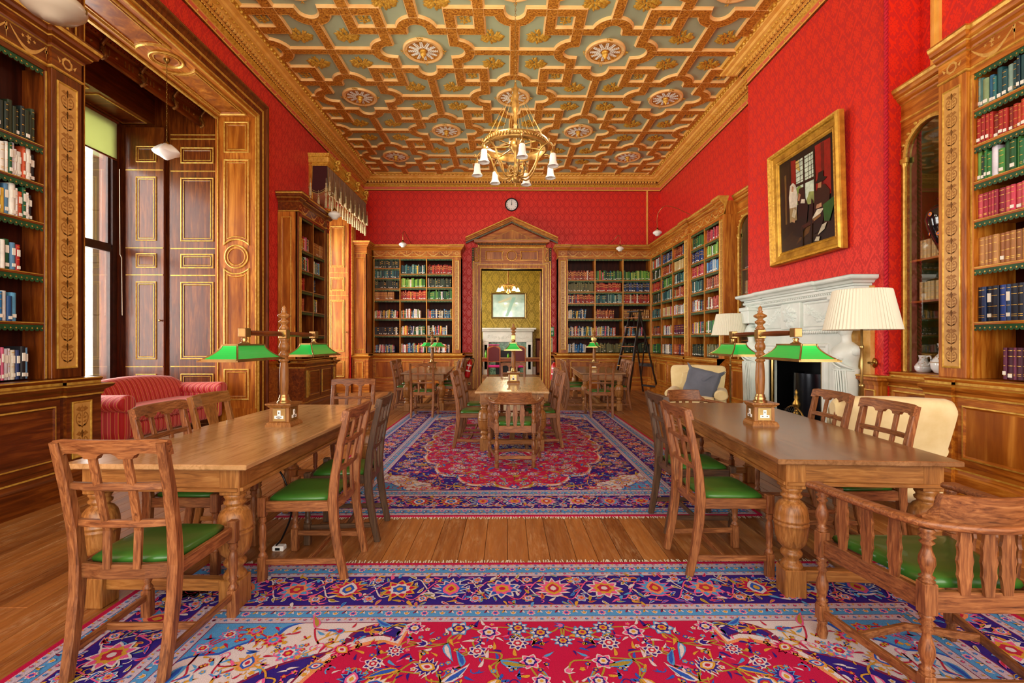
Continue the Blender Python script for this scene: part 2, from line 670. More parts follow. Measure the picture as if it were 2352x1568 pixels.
# floor ------------------------------------------------------------
b = MB()
b.box(-6.9, 5.0, -4.0, 14.2, -.08, -.012)
b.box(-3.6, 3.8, 14.2, 20.2, -.08, -.012)
floor = struct(b.build('floor', 'gap'))
x = -4.5
pl_mesh = {}
while x < 4.4:
    w = rnd.choice((.135, .15, .165))
    y = -1.6 - rnd.random() * 2
    while y < 13.95:
        L = rnd.uniform(3.0, 5.4)
        y1 = min(y + L, 14.0)
        if 14.0 - y1 < .8:
            y1 = 14.0
        b = MB()
        b.box(.0013, w - .0013, 0, y1 - y - .002, -.03, 0, .002)
        b.build('plank', 'floor', floor, TM(x, y, 0))
        y = y1
    x += w
x = -6.9
while x < -4.52:
    b = MB()
    b.box(.002, .198, 0, 4.6, -.03, 0, .003)
    b.build('plank', 'floor', floor, TM(x, 4.4, 0))
    x += .2
b = MB()
for k in range(36):
    b.box(-3.6 + k * .2 + .002, -3.6 + k * .2 + .198, 14.0, 20.2, -.03, 0, .003)
o = b.build('plank_field', 'floor', floor)
o['kind'] = 'stuff'


def wall(name, boxes, m='damask', extra=None):
    b = MB()
    for q in boxes:
        b.box(*q)
    return struct(b.build(name, m))


wall('wall_left', [(-4.9, XL, -1.2, 4.77, 0, 6.3), (-4.9, XL, 4.77, 8.10, 5.16, 6.3), (-4.9, XL, 8.10, 10.3, 0, 6.3),
                   (-4.9, XL, 10.3, 12.9, 5.12, 6.3), (-4.9, XL, 12.9, 14.3, 0, 6.3)])
wall('wall_back', [(XL, -.765, YB, 14.3, 0, 6.3), (1.005, XR, YB, 14.3, 0, 6.3), (-.765, 1.005, YB, 14.3, 3.48, 6.3)])
wall('wall_right', [(XR, 4.9, -1.2, 14.3, 4.0, 6.3), (4.66, 4.9, -1.2, 14.3, 0, 4.0), (XR, 4.66, YB0, YB1, 0, 4.0),  (XBR, XR, YB0, YB1, 2.0, 6.3), (XBR, XR, YB0, 5.78, 0, 2.0), (XBR, XR, 7.5, YB1, 0, 2.0)])
# next room through the doorway
wall('wall_far', [(-3.6, 3.8, 20.0, 20.2, 0, 5.0), (-3.8, -3.6, 14.3, 20.2, 0, .9), (-3.8, -3.6, 14.3, 20.2, 4.3, 5.0), (3.8, 4.0, 14.3, 20.2, 0, 5.0)], 'damaskg')
b = MB(); b.box(-3.8, 4.0, 14.3, 20.2, 5.0, 5.1)
struct(b.build('ceiling_far', 'white'))
b = MB(); b.box(-3.6, 3.8, 19.97, 20.0, 0, .32)
struct(b.build('baseboard_far', 'white'))
# bay recess -------------------------------------------------------
b = MB()
b.box(-6.75, -4.9, 8.13, 8.4, 0, 5.6)          # far wall of the bay
b.box(-6.75, -4.9, 4.3, 4.7, 0, 5.6)           # near wall
b.box(-6.75, -6.5, 4.7, 5.15, 0, 5.6)
b.box(-6.75, -6.5, 7.98, 8.13, 0, 5.6)
b.box(-6.75, -6.5, 5.15, 7.98, 0, .62)
b.box(-6.75, -6.5, 5.15, 7.98, 4.98, 5.6)
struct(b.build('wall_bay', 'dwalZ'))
b = MB()
b.box(-6.75, -4.9, 4.3, 8.4, 5.5, 5.6)
b.box(-6.5, -5.95, 4.7, 8.13, 5.02, 5.5)       # dropped soffit over the window
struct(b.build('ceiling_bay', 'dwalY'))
# panelled soffit of dropped part
ms = ['dwalY', 'gline', 'dwalX']
b = MB()
TS = Matrix(((0, 1, 0, 0), (1, 0, 0, 0), (0, 0, -1, 0), (0, 0, 0, 1)))   # looking up: local x->Y, local z... 


def panel_z(b, x0, x1, y0, y1, z, spec, mats, fill):
    """panel on a downward facing surface: spec (inset, drop)"""
    loops = [[(x0 + i, y0 + i, z - d), (x0 + i, y1 - i, z - d), (x1 - i, y1 - i, z - d), (x1 - i, y0 + i, z - d)] for i, d in spec]
    b.rings(loops, mats, fill)


for yy in (4.9, 6.0, 7.1):
    panel_z(b, -6.42, -6.02, yy, yy + .95, 5.02, [(0, .001), (0, .016), (.02, .016), (.035, .004)], [1, 1, 0], 2)
struct(b.build('trim_bay_soffit', ms))
# window in the bay -----------------------------------------------
win = struct(empty('window_1', TM(-6.56, 6.56, 0)))


def fr(b, y0, y1, z0, z1, t, d0, d1):
    b.box(d0, d1, y0, y0 + t, z0, z1)
    b.box(d0, d1, y1 - t, y1, z0, z1)
    b.box(d0, d1, y0 + t, y1 - t, z0, z0 + t)
    b.box(d0, d1, y0 + t, y1 - t, z1 - t, z1)


M['sash'] = plain('dark_window_wood', '#2b1710', .4, c2='#43231a')
M['pane'] = thin_glass('window_glass', .6)
b = MB(); fr(b, -1.41, 1.42, .62, 4.98, .09, 0, .1); b.box(0, .1, -1.3, 1.3, 2.84, 2.96)
b.build('window_frame', 'sash', win)
for z0, z1, dx in ((.7, 2.88, .055), (2.9, 4.9, .02)):
    for y0, y1 in ((-1.33, .02), (0.0, 1.34)):
        b = MB(); fr(b, y0, y1, z0, z1, .05, dx, dx + .035)
        s_ = b.build('sash', 'sash', win)
        b = MB(); b.box(dx + .013, dx + .018, y0 + .05, y1 - .05, z0 + .05, z1 - .05)
        b.build('pane', 'pane', s_)
b = MB(); b.box(.0, .3, -1.45, 1.45, .56, .62, .01)
b.build('window_sill', 'dwalY', win)
# roller blind
bl = empty('roller_blind', TM(-6.42, 6.56, 4.96))
tag(bl, 'pale green roller blind drawn partway down the tall bay window', 'blind')
b = MB(); b.box(-.004, .004, -1.36, 1.36, -.60, .0)
M['blind'] = translucent('pale_green_blind_cloth', '#bfc494')
b.build('blind_cloth', 'blind', bl)
b = MB(); b.lathe([(.03, -1.38), (.03, 1.38)], 12, T=TM(0, 0, .01, rx=R(90)))
b.build('roller', 'dwalY', bl)
b = MB(); b.box(-.01, .01, -1.36, 1.36, -.625, -.6)
b.build('bottom_bar', 'dwalY', bl)
# pull cord
b = MB(); b.tube([(0, 0, 0), (.01, 0, -1.4), (0.02, .02, -1.45), (.03, .02, -2.4)], .006, 5)
tag(b.build('blind_cord', 'linen', T=TM(-6.38, 7.93, 4.2)), 'thin pale cord hanging beside the bay window frame', 'cord')


def mpanel(x0, x1, z0, z1, T, parent, mats, name='panel', shape=None, y=0.0, big=1.0):
    """raised panel with gilt beading; T places local (x, -y out, z)"""
    b = MB()
    k = big
    sp = [(0, y), (0, y - .016 * k), (.012 * k, y - .02 * k), (.022 * k, y - .012 * k), (.022 * k, y - .004), (.05 * k, y - .004), (.05 * k, y - .014 * k), (.06 * k, y - .014 * k), (.07 * k, y - .003)]
    mt = [1, 1, 1, 0, 0, 1, 1, 0]
    if shape is None:
        b.panel(x0, x1, z0, z1, sp, mt, 2)
    else:
        b.rings([[(p[0], yy, p[1]) for p in shape(i)] for i, yy in sp], mt, 2)
    return b.build(name, mats, parent, T)


def hline(b, x0, x1, z, y=0, mat=1):
    b.box(x0, x1, y - .014, y + .002, z - .008, z + .008, 0, mat)


# reveal jamb facing the room's near end (far side of bay opening)
TJ = TM(0, 8.07, 0)
b = MB()
b.box(-4.9, XL, 8.07, 8.10, 0, 5.16, 0, 0)
b.box(-4.9, XL, 8.05, 8.07, 0, .25, 0, 0)
b.box(-4.86, -4.845, 8.055, 8.07, .25, 5.16, 0, 1)
b.box(-4.225, -4.21, 8.055, 8.07, .25, 5.16, 0, 1)
jamb = struct(b.build('trim_bay_jamb', ['walZ', 'gline']))
WM = ['walZ', 'gline', 'burr']


def arch_bot(i, x0=-4.75, x1=-4.335, z0=3.08, z1=4.42, r=.26, cz=2.79):
    cx = (x0 + x1) / 2
    rr = r + .02 + i
    h = (x1 - x0) / 2 - i
    a = math.acos(min(1, h / rr))
    pts = [(cx + rr * math.cos(t), cz + rr * math.sin(t)) for t in [PI - a - (PI - 2 * a) * k / 12 for k in range(13)]]
    return pts + [(x1 - i, z1 - i), (x0 + i, z1 - i)]


def arch_top(i, x0=-4.75, x1=-4.335, z0=1.04, z1=2.5, r=.26, cz=2.79):
    cx = (x0 + x1) / 2
    rr = r + .02 + i
    h = (x1 - x0) / 2 - i
    a = math.acos(min(1, h / rr))
    pts = [(cx - rr * math.cos(t), cz - rr * math.sin(t)) for t in [PI - a - (PI - 2 * a) * k / 12 for k in range(13)]]
    return [(x0 + i, z0 + i), (x1 - i, z0 + i)] + pts


mpanel(-4.75, -4.335, 4.53, 5.05, TJ, jamb, WM)
mpanel(0, 0, 0, 0, TJ, jamb, WM, shape=arch_bot)
mpanel(0, 0, 0, 0, TJ, jamb, WM, shape=lambda i: circ(.2 - i, 28, -4.5425, 2.79))
mpanel(0, 0, 0, 0, TJ, jamb, WM, shape=arch_top)
mpanel(-4.75, -4.335, .39, .91, TJ, jamb, WM)
# soffit of the opening
b = MB()
b.box(-4.9, XL, 4.77, 8.07, 5.13, 5.16, 0, 0)
b.box(-4.9, -4.86, 4.77, 8.07, 5.10, 5.13, 0, 1)
b.box(-4.225, -4.20, 4.77, 8.07, 5.115, 5.13, 0, 1)
sof = struct(b.build('trim_bay_soffit_reveal', ['walY', 'gline']))


def soff_shape(sgn):
    def f(i):
        x0, x1 = -4.77 + i, -4.32 - i
        cx, cy = -4.545, 6.42
        rr = .32 + i
        h = (x1 - x0) / 2
        a = math.asin(min(1, h / rr))
        pts = [(cx + rr * math.sin(t), cy + sgn * rr * math.cos(t)) for t in [-a + 2 * a * k / 12 for k in range(13)]]
        e = cy + sgn * (1.55 - i)
        q = pts + [(x1, e), (x0, e)]
        return q if sgn > 0 else q[::-1]
    return f


def zrings(b, f, spec, mats, fill, z):
    b.rings([[(p[0], p[1], z - d) for p in f(i)] for i, d in spec], mats, fill)


SPZ = [(0, 0), (0, .02), (.014, .024), (.03, .008), (.05, .006), (.05, .016), (.062, .016), (.07, .004)]
for f in (soff_shape(1), soff_shape(-1), lambda i: [(p[0], p[1]) for p in circ(.2 - i, 32, -4.545, 6.42)][::-1]):
    b = MB()
    zrings(b, f, SPZ, [1, 1, 1, 0, 1, 1, 0], 2, 5.13)
    b.build('panel', WM, sof)
# far wall of the bay, facing us
b = MB()
b.box(-5.68, -4.86, 8.10, 8.13, 0, 5.3)
for z in (4.77, 4.84, 4.23, 2.93, 2.48, .95):
    b.box(-5.66, -4.87, 8.09, 8.10, z - .008, z + .008, 0, 1)
bw = struct(b.build('trim_bay_panelling', ['dwalZ', 'gline']))
DM = ['dwalZ', 'gline', 'dwalX']
DM2 = ['dwalZ', 'gline', 'dwalZ']
for z0, z1 in ((4.36, 4.63), (3.05, 4.12), (2.6, 2.84), (1.07, 2.37), (.3, .83)):
    mpanel(-5.49, -4.94, z0, z1, TM(0, 8.10, 0), bw, DM2, big=.9)
sh = empty('window_shutter', TM(0, 8.05, 0))
tag(sh, 'folded dark walnut window shutter with gilt beading beside the bay window', 'shutter')
b = MB()
b.box(-6.38, -5.74, 0, .05, .25, 4.95, .006)
for z in (4.23, 2.93, 2.48, .95):
    b.box(-6.37, -5.75, -.01, 0, z - .007, z + .007, 0, 1)
b.build('leaf', ['dwalZ', 'gline'], sh)
for z0, z1 in ((4.36, 4.63), (3.05, 4.12), (2.6, 2.84), (1.07, 2.37), (.3, .83)):
    mpanel(-6.2, -5.86, z0, z1, None, sh, DM2, big=.8)
b = MB(); b.lathe([(.008, 0), (.008, .02), (.018, .026), (.02, .036), (.01, .046)], 12, T=TM(-5.79, 0, 1.72, rx=R(90)))
b.build('knob', 'brass', sh)
# architraves round the bay opening (left wall plane)
TA = Matrix(((0, 0, 1, XL), (1, 0, 0, 0), (0, 1, 0, 0), (0, 0, 0, 1)))
APR = [(0, 0), (0, .025), (.02, .03), (.02, .015), (.06, .02), (.10, .035), (.115, .045), (.13, .045), (.13, .03), (.19, .05), (.21, .075), (.235, .08), (.25, .07), (.26, .07), (.26, 0)]
APM = [1, 1, 0, 0, 0, 1, 1, 0, 0, 0, 0, 1, 0, 0]
b = MB()
b.sweep([(8.07, 0), (8.07, 5.16), (4.77, 5.16), (4.77, 0)], APR, APM, T=TA)
struct(b.build('trim_bay_architrave', ['dwalZ', 'gline']))
# second window: opening, frame and shutter at its far jamb
b = MB()
b.box(-5.35, -4.9, 12.9, 13.2, 0, 5.2); b.box(-5.35, -4.9, 10.0, 10.3, 0, 5.2)
b.box(-5.4, XL, 10.3, 12.9, 5.05, 5.12)
b.box(-5.35, -5.2, 10.3, 12.9, 0, .5)
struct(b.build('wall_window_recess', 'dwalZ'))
w2 = struct(empty('window_2', TM(-5.3, 11.6, 0)))
b = MB(); fr(b, -1.3, 1.3, .5, 5.05, .09, 0, .08); b.box(0, .08, -1.3, 1.3, 2.8, 2.9); b.box(0, .08, -.04, .04, .5, 5.0)
b.build('window_frame', 'sash', w2)
b = MB(); b.box(.03, .035, -1.25, 1.25, .55, 5.0)
b.build('pane', 'pane', w2)
sh2 = empty('window_shutter', TM(0, 12.84, 0))
tag(sh2, 'walnut shutter leaf with gilt beading under the fringed pelmet', 'shutter')
b = MB()
b.box(-4.84, -4.25, 0, .05, .3, 4.95, .006)
for z in (3.2, 2.6, .95):
    b.box(-4.83, -4.26, -.01, 0, z - .007, z + .007, 0, 1)
b.build('leaf', ['walZ', 'gline'], sh2)
for z0, z1 in ((3.35, 4.45), (2.72, 3.08), (1.1, 2.48), (.42, .85)):
    mpanel(-4.74, -4.36, z0, z1, None, sh2, ['walZ', 'gline', 'burr'], big=.8)
b = MB(); b.lathe([(.008, 0), (.008, .02), (.018, .026), (.02, .036), (.01, .046)], 10, T=TM(-4.31, 0, 1.62, rx=R(90)))
b.build('knob', 'brass', sh2)
b = MB()
b.sweep([(12.9, 0), (12.9, 5.05), (10.3, 5.05), (10.3, 0)], [(o * .6, d) for o, d in APR], APM, T=TA)
struct(b.build('trim_window_architrave', ['walZ', 'gline']))
b = MB(); b.box(-4.9, -4.19, 12.85, 12.9, 0, .3); b.box(-4.2, -4.17, 8.34, 8.78, 0, 1.0); b.box(-4.2, -4.16, 8.34, 8.78, .97, 1.02); b.box(-4.2, -4.17, 12.9, 13.02, 0, 1.0)
struct(b.build('baseboard_left', 'walX'))
# radiator below second window
rad = empty('radiator', TM(-5.08, 11.6, 0))
tag(rad, 'black column radiator under the curtained window beside the bookcase', 'radiator')
for k in range(12):
    b = MB(); b.box(-.07, .07, -.03, .03, .06, .62, .02)
    b.build('column', 'black', rad, TM(0, .9 - k * .14 + .1, 0))
b = MB(); b.tube([(0, -.8, .12), (0, 1.15, .12)], .02, 8); b.tube([(0, -.8, .56), (0, 1.15, .56)], .02, 8); b.box(-.04, .04, -.8, -.76, 0, .1); b.box(-.04, .04, 1.0, 1.04, 0, .1)
b.build('pipe', 'black', rad)


# ================================================================== ceiling
b = MB()
b.box(-4.6, 4.7, -1.2, 14.2, ZC, ZC + .1)
ceil = struct(b.build('ceiling', 'scream'))
XC, S, Y1R = .11, 3.0, 7.90     # lattice: medallions at XC+iS, and half a cell off on alternate rows
RY = S / 2
ROWS = [Y1R + k * RY for k in range(-5, 5)]
RIBP = [(.098, 0), (.095, .012), (.088, .016), (.085, .036), (.080, .040), (.074, .042), (.066, .039), (0, .041)]
RIBP = RIBP + [(-o, z) for o, z in RIBP[-2::-1]]
RIBM = [0, 0, 0, 0, 0, 1, 1, 1, 1, 0, 0, 0, 0, 0]


def rib(b, path, closed=False, sc=1.0):
    b.sweep(path, [(o * sc, -z) for o, z in RIBP[::-1]], RIBM, closed, smooth=False)


A = 1.07 / 2
RL = .235
q = .215
x0c, x1c, y0c, y1c = -3.82, 4.08, -.9, 13.62


def clipmesh(b):
    bm = bmesh.new()
    vs = [bm.verts.new(p) for p in b.v]
    for f, m, s_ in zip(b.f, b.m, b.s):
        try:
            fc = bm.faces.new([vs[i] for i in f])
            fc.material_index = m
        except ValueError:
            pass
    for co, no in (((x0c, 0, 0), (-1, 0, 0)), ((x1c, 0, 0), (1, 0, 0)), ((0, y0c, 0), (0, -1, 0)), ((0, y1c, 0), (0, 1, 0))):
        bmesh.ops.bisect_plane(bm, geom=bm.verts[:] + bm.edges[:] + bm.faces[:], plane_co=co, plane_no=no, clear_outer=True)
    r = MB()
    bm.verts.ensure_lookup_table()
    r.v = [tuple(v.co) for v in bm.verts]
    for k, v in enumerate(bm.verts):
        v.index = k
    for f in bm.faces:
        r.f.append([v.index for v in f.verts])
        r.m.append(f.material_index)
        r.s.append(False)
    bm.free()
    return r


def star(cx, cy):
    p = []
    for k in range(4):
        a = k * PI / 2
        ca, sa = math.cos(a), math.sin(a)
        pts = [(-A, -A)] + [(-RL * math.cos(t), -A - RL * math.sin(t)) for t in [PI * j / 12 for j in range(13)]]
        p += [(x * ca - y * sa + cx, x * sa + y * ca + cy) for x, y in pts]
    return p


def relief(b, seed, n=22, r=.1):
    """gilded foliate boss: a cluster of small leaf lobes hanging below"""
    rr = random.Random(seed)
    for k in range(n):
        a = rr.random() * 2 * PI
        d = r * math.sqrt(rr.random())
        s_ = r * rr.uniform(.16, .3)
        cx, cy = d * math.cos(a), d * math.sin(a)
        th = a + rr.uniform(-.6, .6)
        L = s_ * 1.7
        pts = [(L, 0), (L * .3, s_ * .6), (-L * .7, s_ * .45), (-L, 0), (-L * .7, -s_ * .45), (L * .3, -s_ * .6)]
        base = [(cx + x * math.cos(th) - y * math.sin(th), cy + x * math.sin(th) + y * math.cos(th), 0) for x, y in pts]
        top = (cx, cy, -s_ * .9)
        n0 = len(base)
        b.add(base + [top], [(j, (j + 1) % n0, n0) for j in range(n0)][::-1], 0, True)


protos = {}


def piece(key, mk, mats, name, T, parent):
    if key not in protos:
        protos[key] = mk()
        o = protos[key].build(name, mats, parent, T)
        protos[key] = o
        return o
    o = protos[key].copy()
    COL.objects.link(o)
    o.parent = parent
    REG.setdefault(parent.name, []).append(o)
    o.matrix_basis = T
    return o


def mk_med():
    b = MB()
    T = TM(0, 0, ZC, rx=PI)
    b.lathe([(.33, 0), (.33, .03), (.315, .045), (.295, .035), (.28, .03), (.26, .03)], 36, 0, T, cap=False)
    b.lathe([(.262, .032), (.24, .022), (.0, .022)], 36, 1, T, cap=False)
    for k in range(4):
        a = k * PI / 2
        bb = MB(); relief(bb, 5, 14, .055)
        b.add(bb.v, bb.f, 2, True, TM(.325 * math.cos(a), .325 * math.sin(a), ZC - .03))
    b.lathe([(.05, .02), (.055, .04), (.035, .05), (.05, .065), (.045, .09), (.02, .11), (.008, .14)], 14, 2, T)
    return b


def mk_leafstar():
    b = MB()
    for k in range(12):
        a = k * PI / 6
        L = .24 if k % 3 else .25
        for j in range(5):
            t = .07 + (L - .07) * j / 5
            w = .034 * (1 - .07 * j)
            for sg in (-1, 1):
                th = a + sg * .55
                c = (t * math.cos(a), t * math.sin(a))
                p = [(0, -.006), (w * 1.1, -.012), (w * 1.9, 0), (w * 1.1, .012), (0, .006)]
                base = [(c[0] + x * math.cos(th) - y * math.sin(th), c[1] + x * math.sin(th) + y * math.cos(th), -.02) for x, y in p]
                tip = (c[0] + w * math.cos(th), c[1] + w * math.sin(th), -.036)
                b.add(base + [tip], [(j2, (j2 + 1) % 5, 5) for j2 in range(5)][::-1], 0, True)
    return b


CM = ['gcream', 'gbrown']
SP = 2 * S / 4
squares = set()
for r, yy in enumerate(ROWS):
    off = 0 if (r % 2 == 1) else RY
    # row 1 (Y=7.90) is index 5: medallions at XC +- 1.5
    off = RY if (r - 5) % 2 == 0 else 0
    for i in range(-3, 4):
        cx = XC + off + i * S
        if cx < x0c - 1.6 or cx > x1c + 1.6:
            continue
        b = MB()
        rib(b, star(cx, yy), True)
        for k in range(4):
            a = k * PI / 2
            dx, dy = round(math.cos(a)), round(math.sin(a))
            r0 = A + RL
            rib(b, [(cx + dx * r0, yy + dy * r0), (cx + dx * S / 2, yy + dy * S / 2)], sc=.86)
        for v in range(len(b.v)):
            b.v[v] = (b.v[v][0], b.v[v][1], b.v[v][2] + ZC)
        c = clipmesh(b)
        if c.f:
            c.build('coffer_rib', CM, ceil)
        if x0c + .2 < cx < x1c - .2 and y0c < yy < y1c - .2:
            m = piece('med', mk_med, ['gcream', 'gbrown', 'gorn'], 'medallion', TM(cx, yy, 0), ceil)
            o = piece('ls', mk_leafstar, 'orwhite', 'leaf_star', TM(0, 0, ZC), m)
        for sx in (-1, 1):
            for sy in (-1, 1):
                squares.add((round(cx + sx * S / 4, 3), round(yy + sy * S / 4, 3), sx * sy))
done = set()
for sx, sy, sg in sorted(squares):
    if (sx, sy) in done:
        continue
    done.add((sx, sy))
    if sx < x0c - .3 or sx > x1c + .3 or sy > y1c + .3 or sy < y0c - .3:
        continue
    b = MB()
    rib(b, [(sx - q, sy - q), (sx - q, sy + q), (sx + q, sy + q), (sx + q, sy - q)], True)
    for v in range(len(b.v)):
        b.v[v] = (b.v[v][0], b.v[v][1], b.v[v][2] + ZC)
    c = clipmesh(b)
    if c.f:
        c.build('coffer_frame', CM, ceil)
    if x0c + .05 < sx < x1c - .05 and sy < y1c - .05:
        piece('ros', lambda: (lambda z: (relief(z, 3, 30, .08), z)[1])(MB()), 'gorn', 'rosette', TM(sx, sy, ZC - .005), ceil)
    # leaf ornaments outside the two free corners
    d = q + .17
    for e in (-1, 1):
        px, py = sx + e * d, sy - e * sg * d
        if x0c + .12 < px < x1c - .12 and y0c < py < y1c - .12:
            piece('lf', lambda: (lambda z: (relief(z, 11, 46, .15), z)[1])(MB()), 'gorn', 'leaf_ornament', TM(px, py, ZC - .004), ceil)
# cornice -----------------------------------------------------------
path = [(XL, -1.2), (XL, YB), (XR, YB), (XR, YB1), (XBR, YB1), (XBR, YB0), (XR, YB0), (XR, -1.2)]
CP = [(0, 5.765), (.03, 5.775), (.03, 5.80), (.012, 5.80), (.012, 5.875), (.03, 5.88), (.05, 5.90), (.075, 5.93), (.085, 5.945), (.085, 5.955), (.12, 5.955), (.12, 6.01), (.15, 6.015), (.15, 6.03),
      (.20, 6.035), (.21, 6.05), (.25, 6.06), (.27, 6.09), (.33, 6.10), (.34, 6.12), (.34, 6.13), (.39, 6.135), (.42, 6.16), (.42, 6.17)]
CPM = [1, 0, 0, 2, 0, 3, 3, 1, 0, 0, 1, 0, 0, 0, 3, 0, 0, 0, 0, 0, 3, 0, 0]  # dark walnut behind dentils and beads paints in the shade of the gaps
b = MB()
b.sweep(path, CP, CPM)
M['gplain'] = plain('cornice_gilding', '#f2c060', .4, .1, c2='#e2a642', vs=5)
crn = struct(b.build('trim_cornice', ['gplain', 'dwalX', 'salmon', 'gorn']))


def along(path, step, off, fn, skip=.15):
    for i in range(len(path) - 1):
        a, c = Vector(path[i]), Vector(path[i + 1])
        d = (c - a)
        L = d.length
        d.normalize()
        n = Vector((d.y, -d.x))
        k = max(1, int((L - 2 * skip) / step))
        if L < .5:
            k = max(1, int(L / step))
            skip2 = (L - (k - 1) * step) / 2
        else:
            skip2 = (L - (k - 1) * step) / 2
        for j in range(k):
            p = a + d * (skip2 + j * step) + n * off
            if p.y > 2.5:
                fn(p.x, p.y, math.atan2(d.y, d.x))


def strip(name, step, off, shape, mats, z):
    b = MB()
    along(path, step, off, lambda x, y, a: shape(b, TM(x, y, z, a)))
    o = b.build(name, mats, crn)
    o['kind'] = 'stuff'
    return o


strip('stud', .20, .014, lambda b, T: b.lathe([(.017, 0), (.012, .008), (0, .012)], 8, 0, T @ TM(rx=R(90)), cap=False), 'gorn', 5.838)
strip('dentil', .085, .12, lambda b, T: b.box(-.024, .024, -.035, 0, -.022, .022, 0, 0, T), 'gplain', 5.983)
strip('egg', .10, .19, lambda b, T: b.lathe([(0, -.02), (.02, -.01), (.026, .004), (.018, .02), (0, .026)], 8, 0, T), 'gorn', 6.042)
strip('bead', .055, .085, lambda b, T: b.lathe([(0, -.012), (.013, 0), (0, .012)], 6, 0, T), 'gorn', 5.94)
strip('acanthus', .11, .36, lambda b, T: b.lathe([(0, -.03), (.026, -.02), (.02, .01), (0, .02)], 6, 0, T @ TM(rx=R(35))), 'gorn', 6.128)
# vertical gilt trunking strips and crimson cords
b = MB()
for xx, yy in ((XR - .012, 4.95), ):
    b.box(xx - .02, xx + .012, yy - .05, yy + .05, 4.1, 5.77)
    b.box(xx - .035, xx - .02, yy - .012, yy + .012, 4.1, 5.77)
b.box(4.06, 4.10, 13.96, 14.0, 4.1, 5.77)
struct(b.build('trim_conduit', 'gplain'))
for yy, xx, nm in ((5.19, XBR - .005, 'thick crimson braided cord edging the red chimney breast by the glazed cabinet'), (4.985, XR - .01, None)):
    if nm:
        b = MB()
        for ph in range(2):
            b.tube([(xx - .01 + .012 * math.cos(z * 70 + ph * PI), yy - .02 + .012 * math.sin(z * 70 + ph * PI), z) for z in [1.02 + .015 * k for k in range(315)]], .014, 5)
        tag(b.build('crimson_rope', 'redcord'), nm, 'cord')


# ================================================================== bookcases
def swag(b, x, z, w, h, y, m=2):
    """inlaid swag with drop and leaf spray, flat on the frieze, proud by a hair"""
    up = [(x - w / 2 + w * k / 10, z + h * (.45 - .75 * math.sin(PI * k / 10))) for k in range(11)]
    lo = [(px, pz - h * (.08 + .16 * math.sin(PI * k / 10))) for k, (px, pz) in enumerate(up)]
    b.add([(p[0], y, p[1]) for p in lo] + [(p[0], y, p[1]) for p in up], [(k, k + 1, k + 12, k + 11) for k in range(10)], m)
    for dx, dz, r in ((0, .28, .13), (-.16, .22, .08), (.16, .22, .08), (0, .05, .09)):
        cx, cz = x + dx * w, z + dz * h * 1.1
        b.add([(cx + r * h * (1.4 if k % 2 else .6) * math.cos(k * PI / 5), y, cz + r * h * (1.4 if k % 2 else .6) * math.sin(k * PI / 5)) for k in range(10)], [tuple(range(10))], m)
    cx = x + w / 2
    b.add([(cx - .03 * w, y, z + .42 * h), (cx, y, z - .45 * h), (cx + .03 * w, y, z + .42 * h)], [(0, 1, 2)], m)
    b.add([(cx + .05 * h * math.cos(k * PI / 4) * 2, y, z + .1 * h + .1 * h * math.sin(k * PI / 4)) for k in range(8)], [tuple(range(8))], m)


def wreath(b, x, z, r, y, m=2):
    n = 16
    o = [(x + r * (1 + .12 * (k % 2)) * math.cos(2 * PI * k / n), y, z + r * (1 + .12 * (k % 2)) * math.sin(2 * PI * k / n)) for k in range(n)]
    i = [(x + r * .68 * math.cos(2 * PI * k / n), y, z + r * .68 * math.sin(2 * PI * k / n)) for k in range(n)]
    b.add(o + i, [(k, (k + 1) % n, (k + 1) % n + n, k + n) for k in range(n)], m)
    for s in (-1, 1):
        b.add([(x + s * r * 1.15, y, z - r * .1), (x + s * r * 1.9, y, z + r * .5), (x + s * r * 1.5, y, z - r * .5)], [(0, 1, 2) if s > 0 else (0, 2, 1)], m)


def arabesque(b, x, z0, z1, w, y, m=2):
    """a running column of inlaid scrolls, leaves and roundels"""
    h = w * 1.1
    n = max(1, int((z1 - z0) / h))
    h = (z1 - z0) / n
    for k in range(n):
        c = z0 + (k + .5) * h
        for s in (-1, 1):
            p = [(x, c - .42 * h), (x + s * .30 * w, c - .25 * h), (x + s * .36 * w, c), (x + s * .18 * w, c + .16 * h), (x + s * .08 * w, c)]
            P = bez([(a, bb, 0) for a, bb in p], 4)
            t = .03 * w
            L = []
            Rr = []
            for i, pt in enumerate(P):
                d = Vector(P[min(i + 1, len(P) - 1)]) - Vector(P[max(i - 1, 0)])
                d.normalize()
                L.append((pt[0] - d.y * t, y, pt[1] + d.x * t))
                Rr.append((pt[0] + d.y * t, y, pt[1] - d.x * t))
            nn = len(P)
            b.add(Rr + L, [(i, i + 1, i + 1 + nn, i + nn) for i in range(nn - 1)], m)
            b.add([(x + s * .12 * w, y, c + .2 * h), (x + s * .38 * w, y, c + .30 * h), (x + s * .2 * w, y, c + .42 * h), (x + s * .05 * w, y, c + .34 * h)], [(0, 1, 2, 3) if s > 0 else (3, 2, 1, 0)], m)
        b.add([(x - .02 * w, y, c - .48 * h), (x + .02 * w, y, c - .48 * h), (x + .02 * w, y, c + .48 * h), (x - .02 * w, y, c + .48 * h)], [(0, 1, 2, 3)], m)
        for s in (-1, 1):
            for q in range(3):
                zz = c + (-.38 + .16 * q) * h
                b.add([(x + s * .04 * w, y, zz), (x + s * .18 * w, y, zz - .03 * h), (x + s * .30 * w, y, zz + .07 * h), (x + s * .15 * w, y, zz + .06 * h)], [(0, 1, 2, 3) if s > 0 else (3, 2, 1, 0)], m)
        r = .1 * w
        if k % 3 == 1:
            wreath(b, x, c + .3 * h, .13 * w, y - .0004, m)
        else:
            b.add([(x + r * math.cos(q * PI / 4), y, c + .3 * h + 2 * r * math.sin(q * PI / 4)) for q in range(8)], [tuple(range(8))], m)


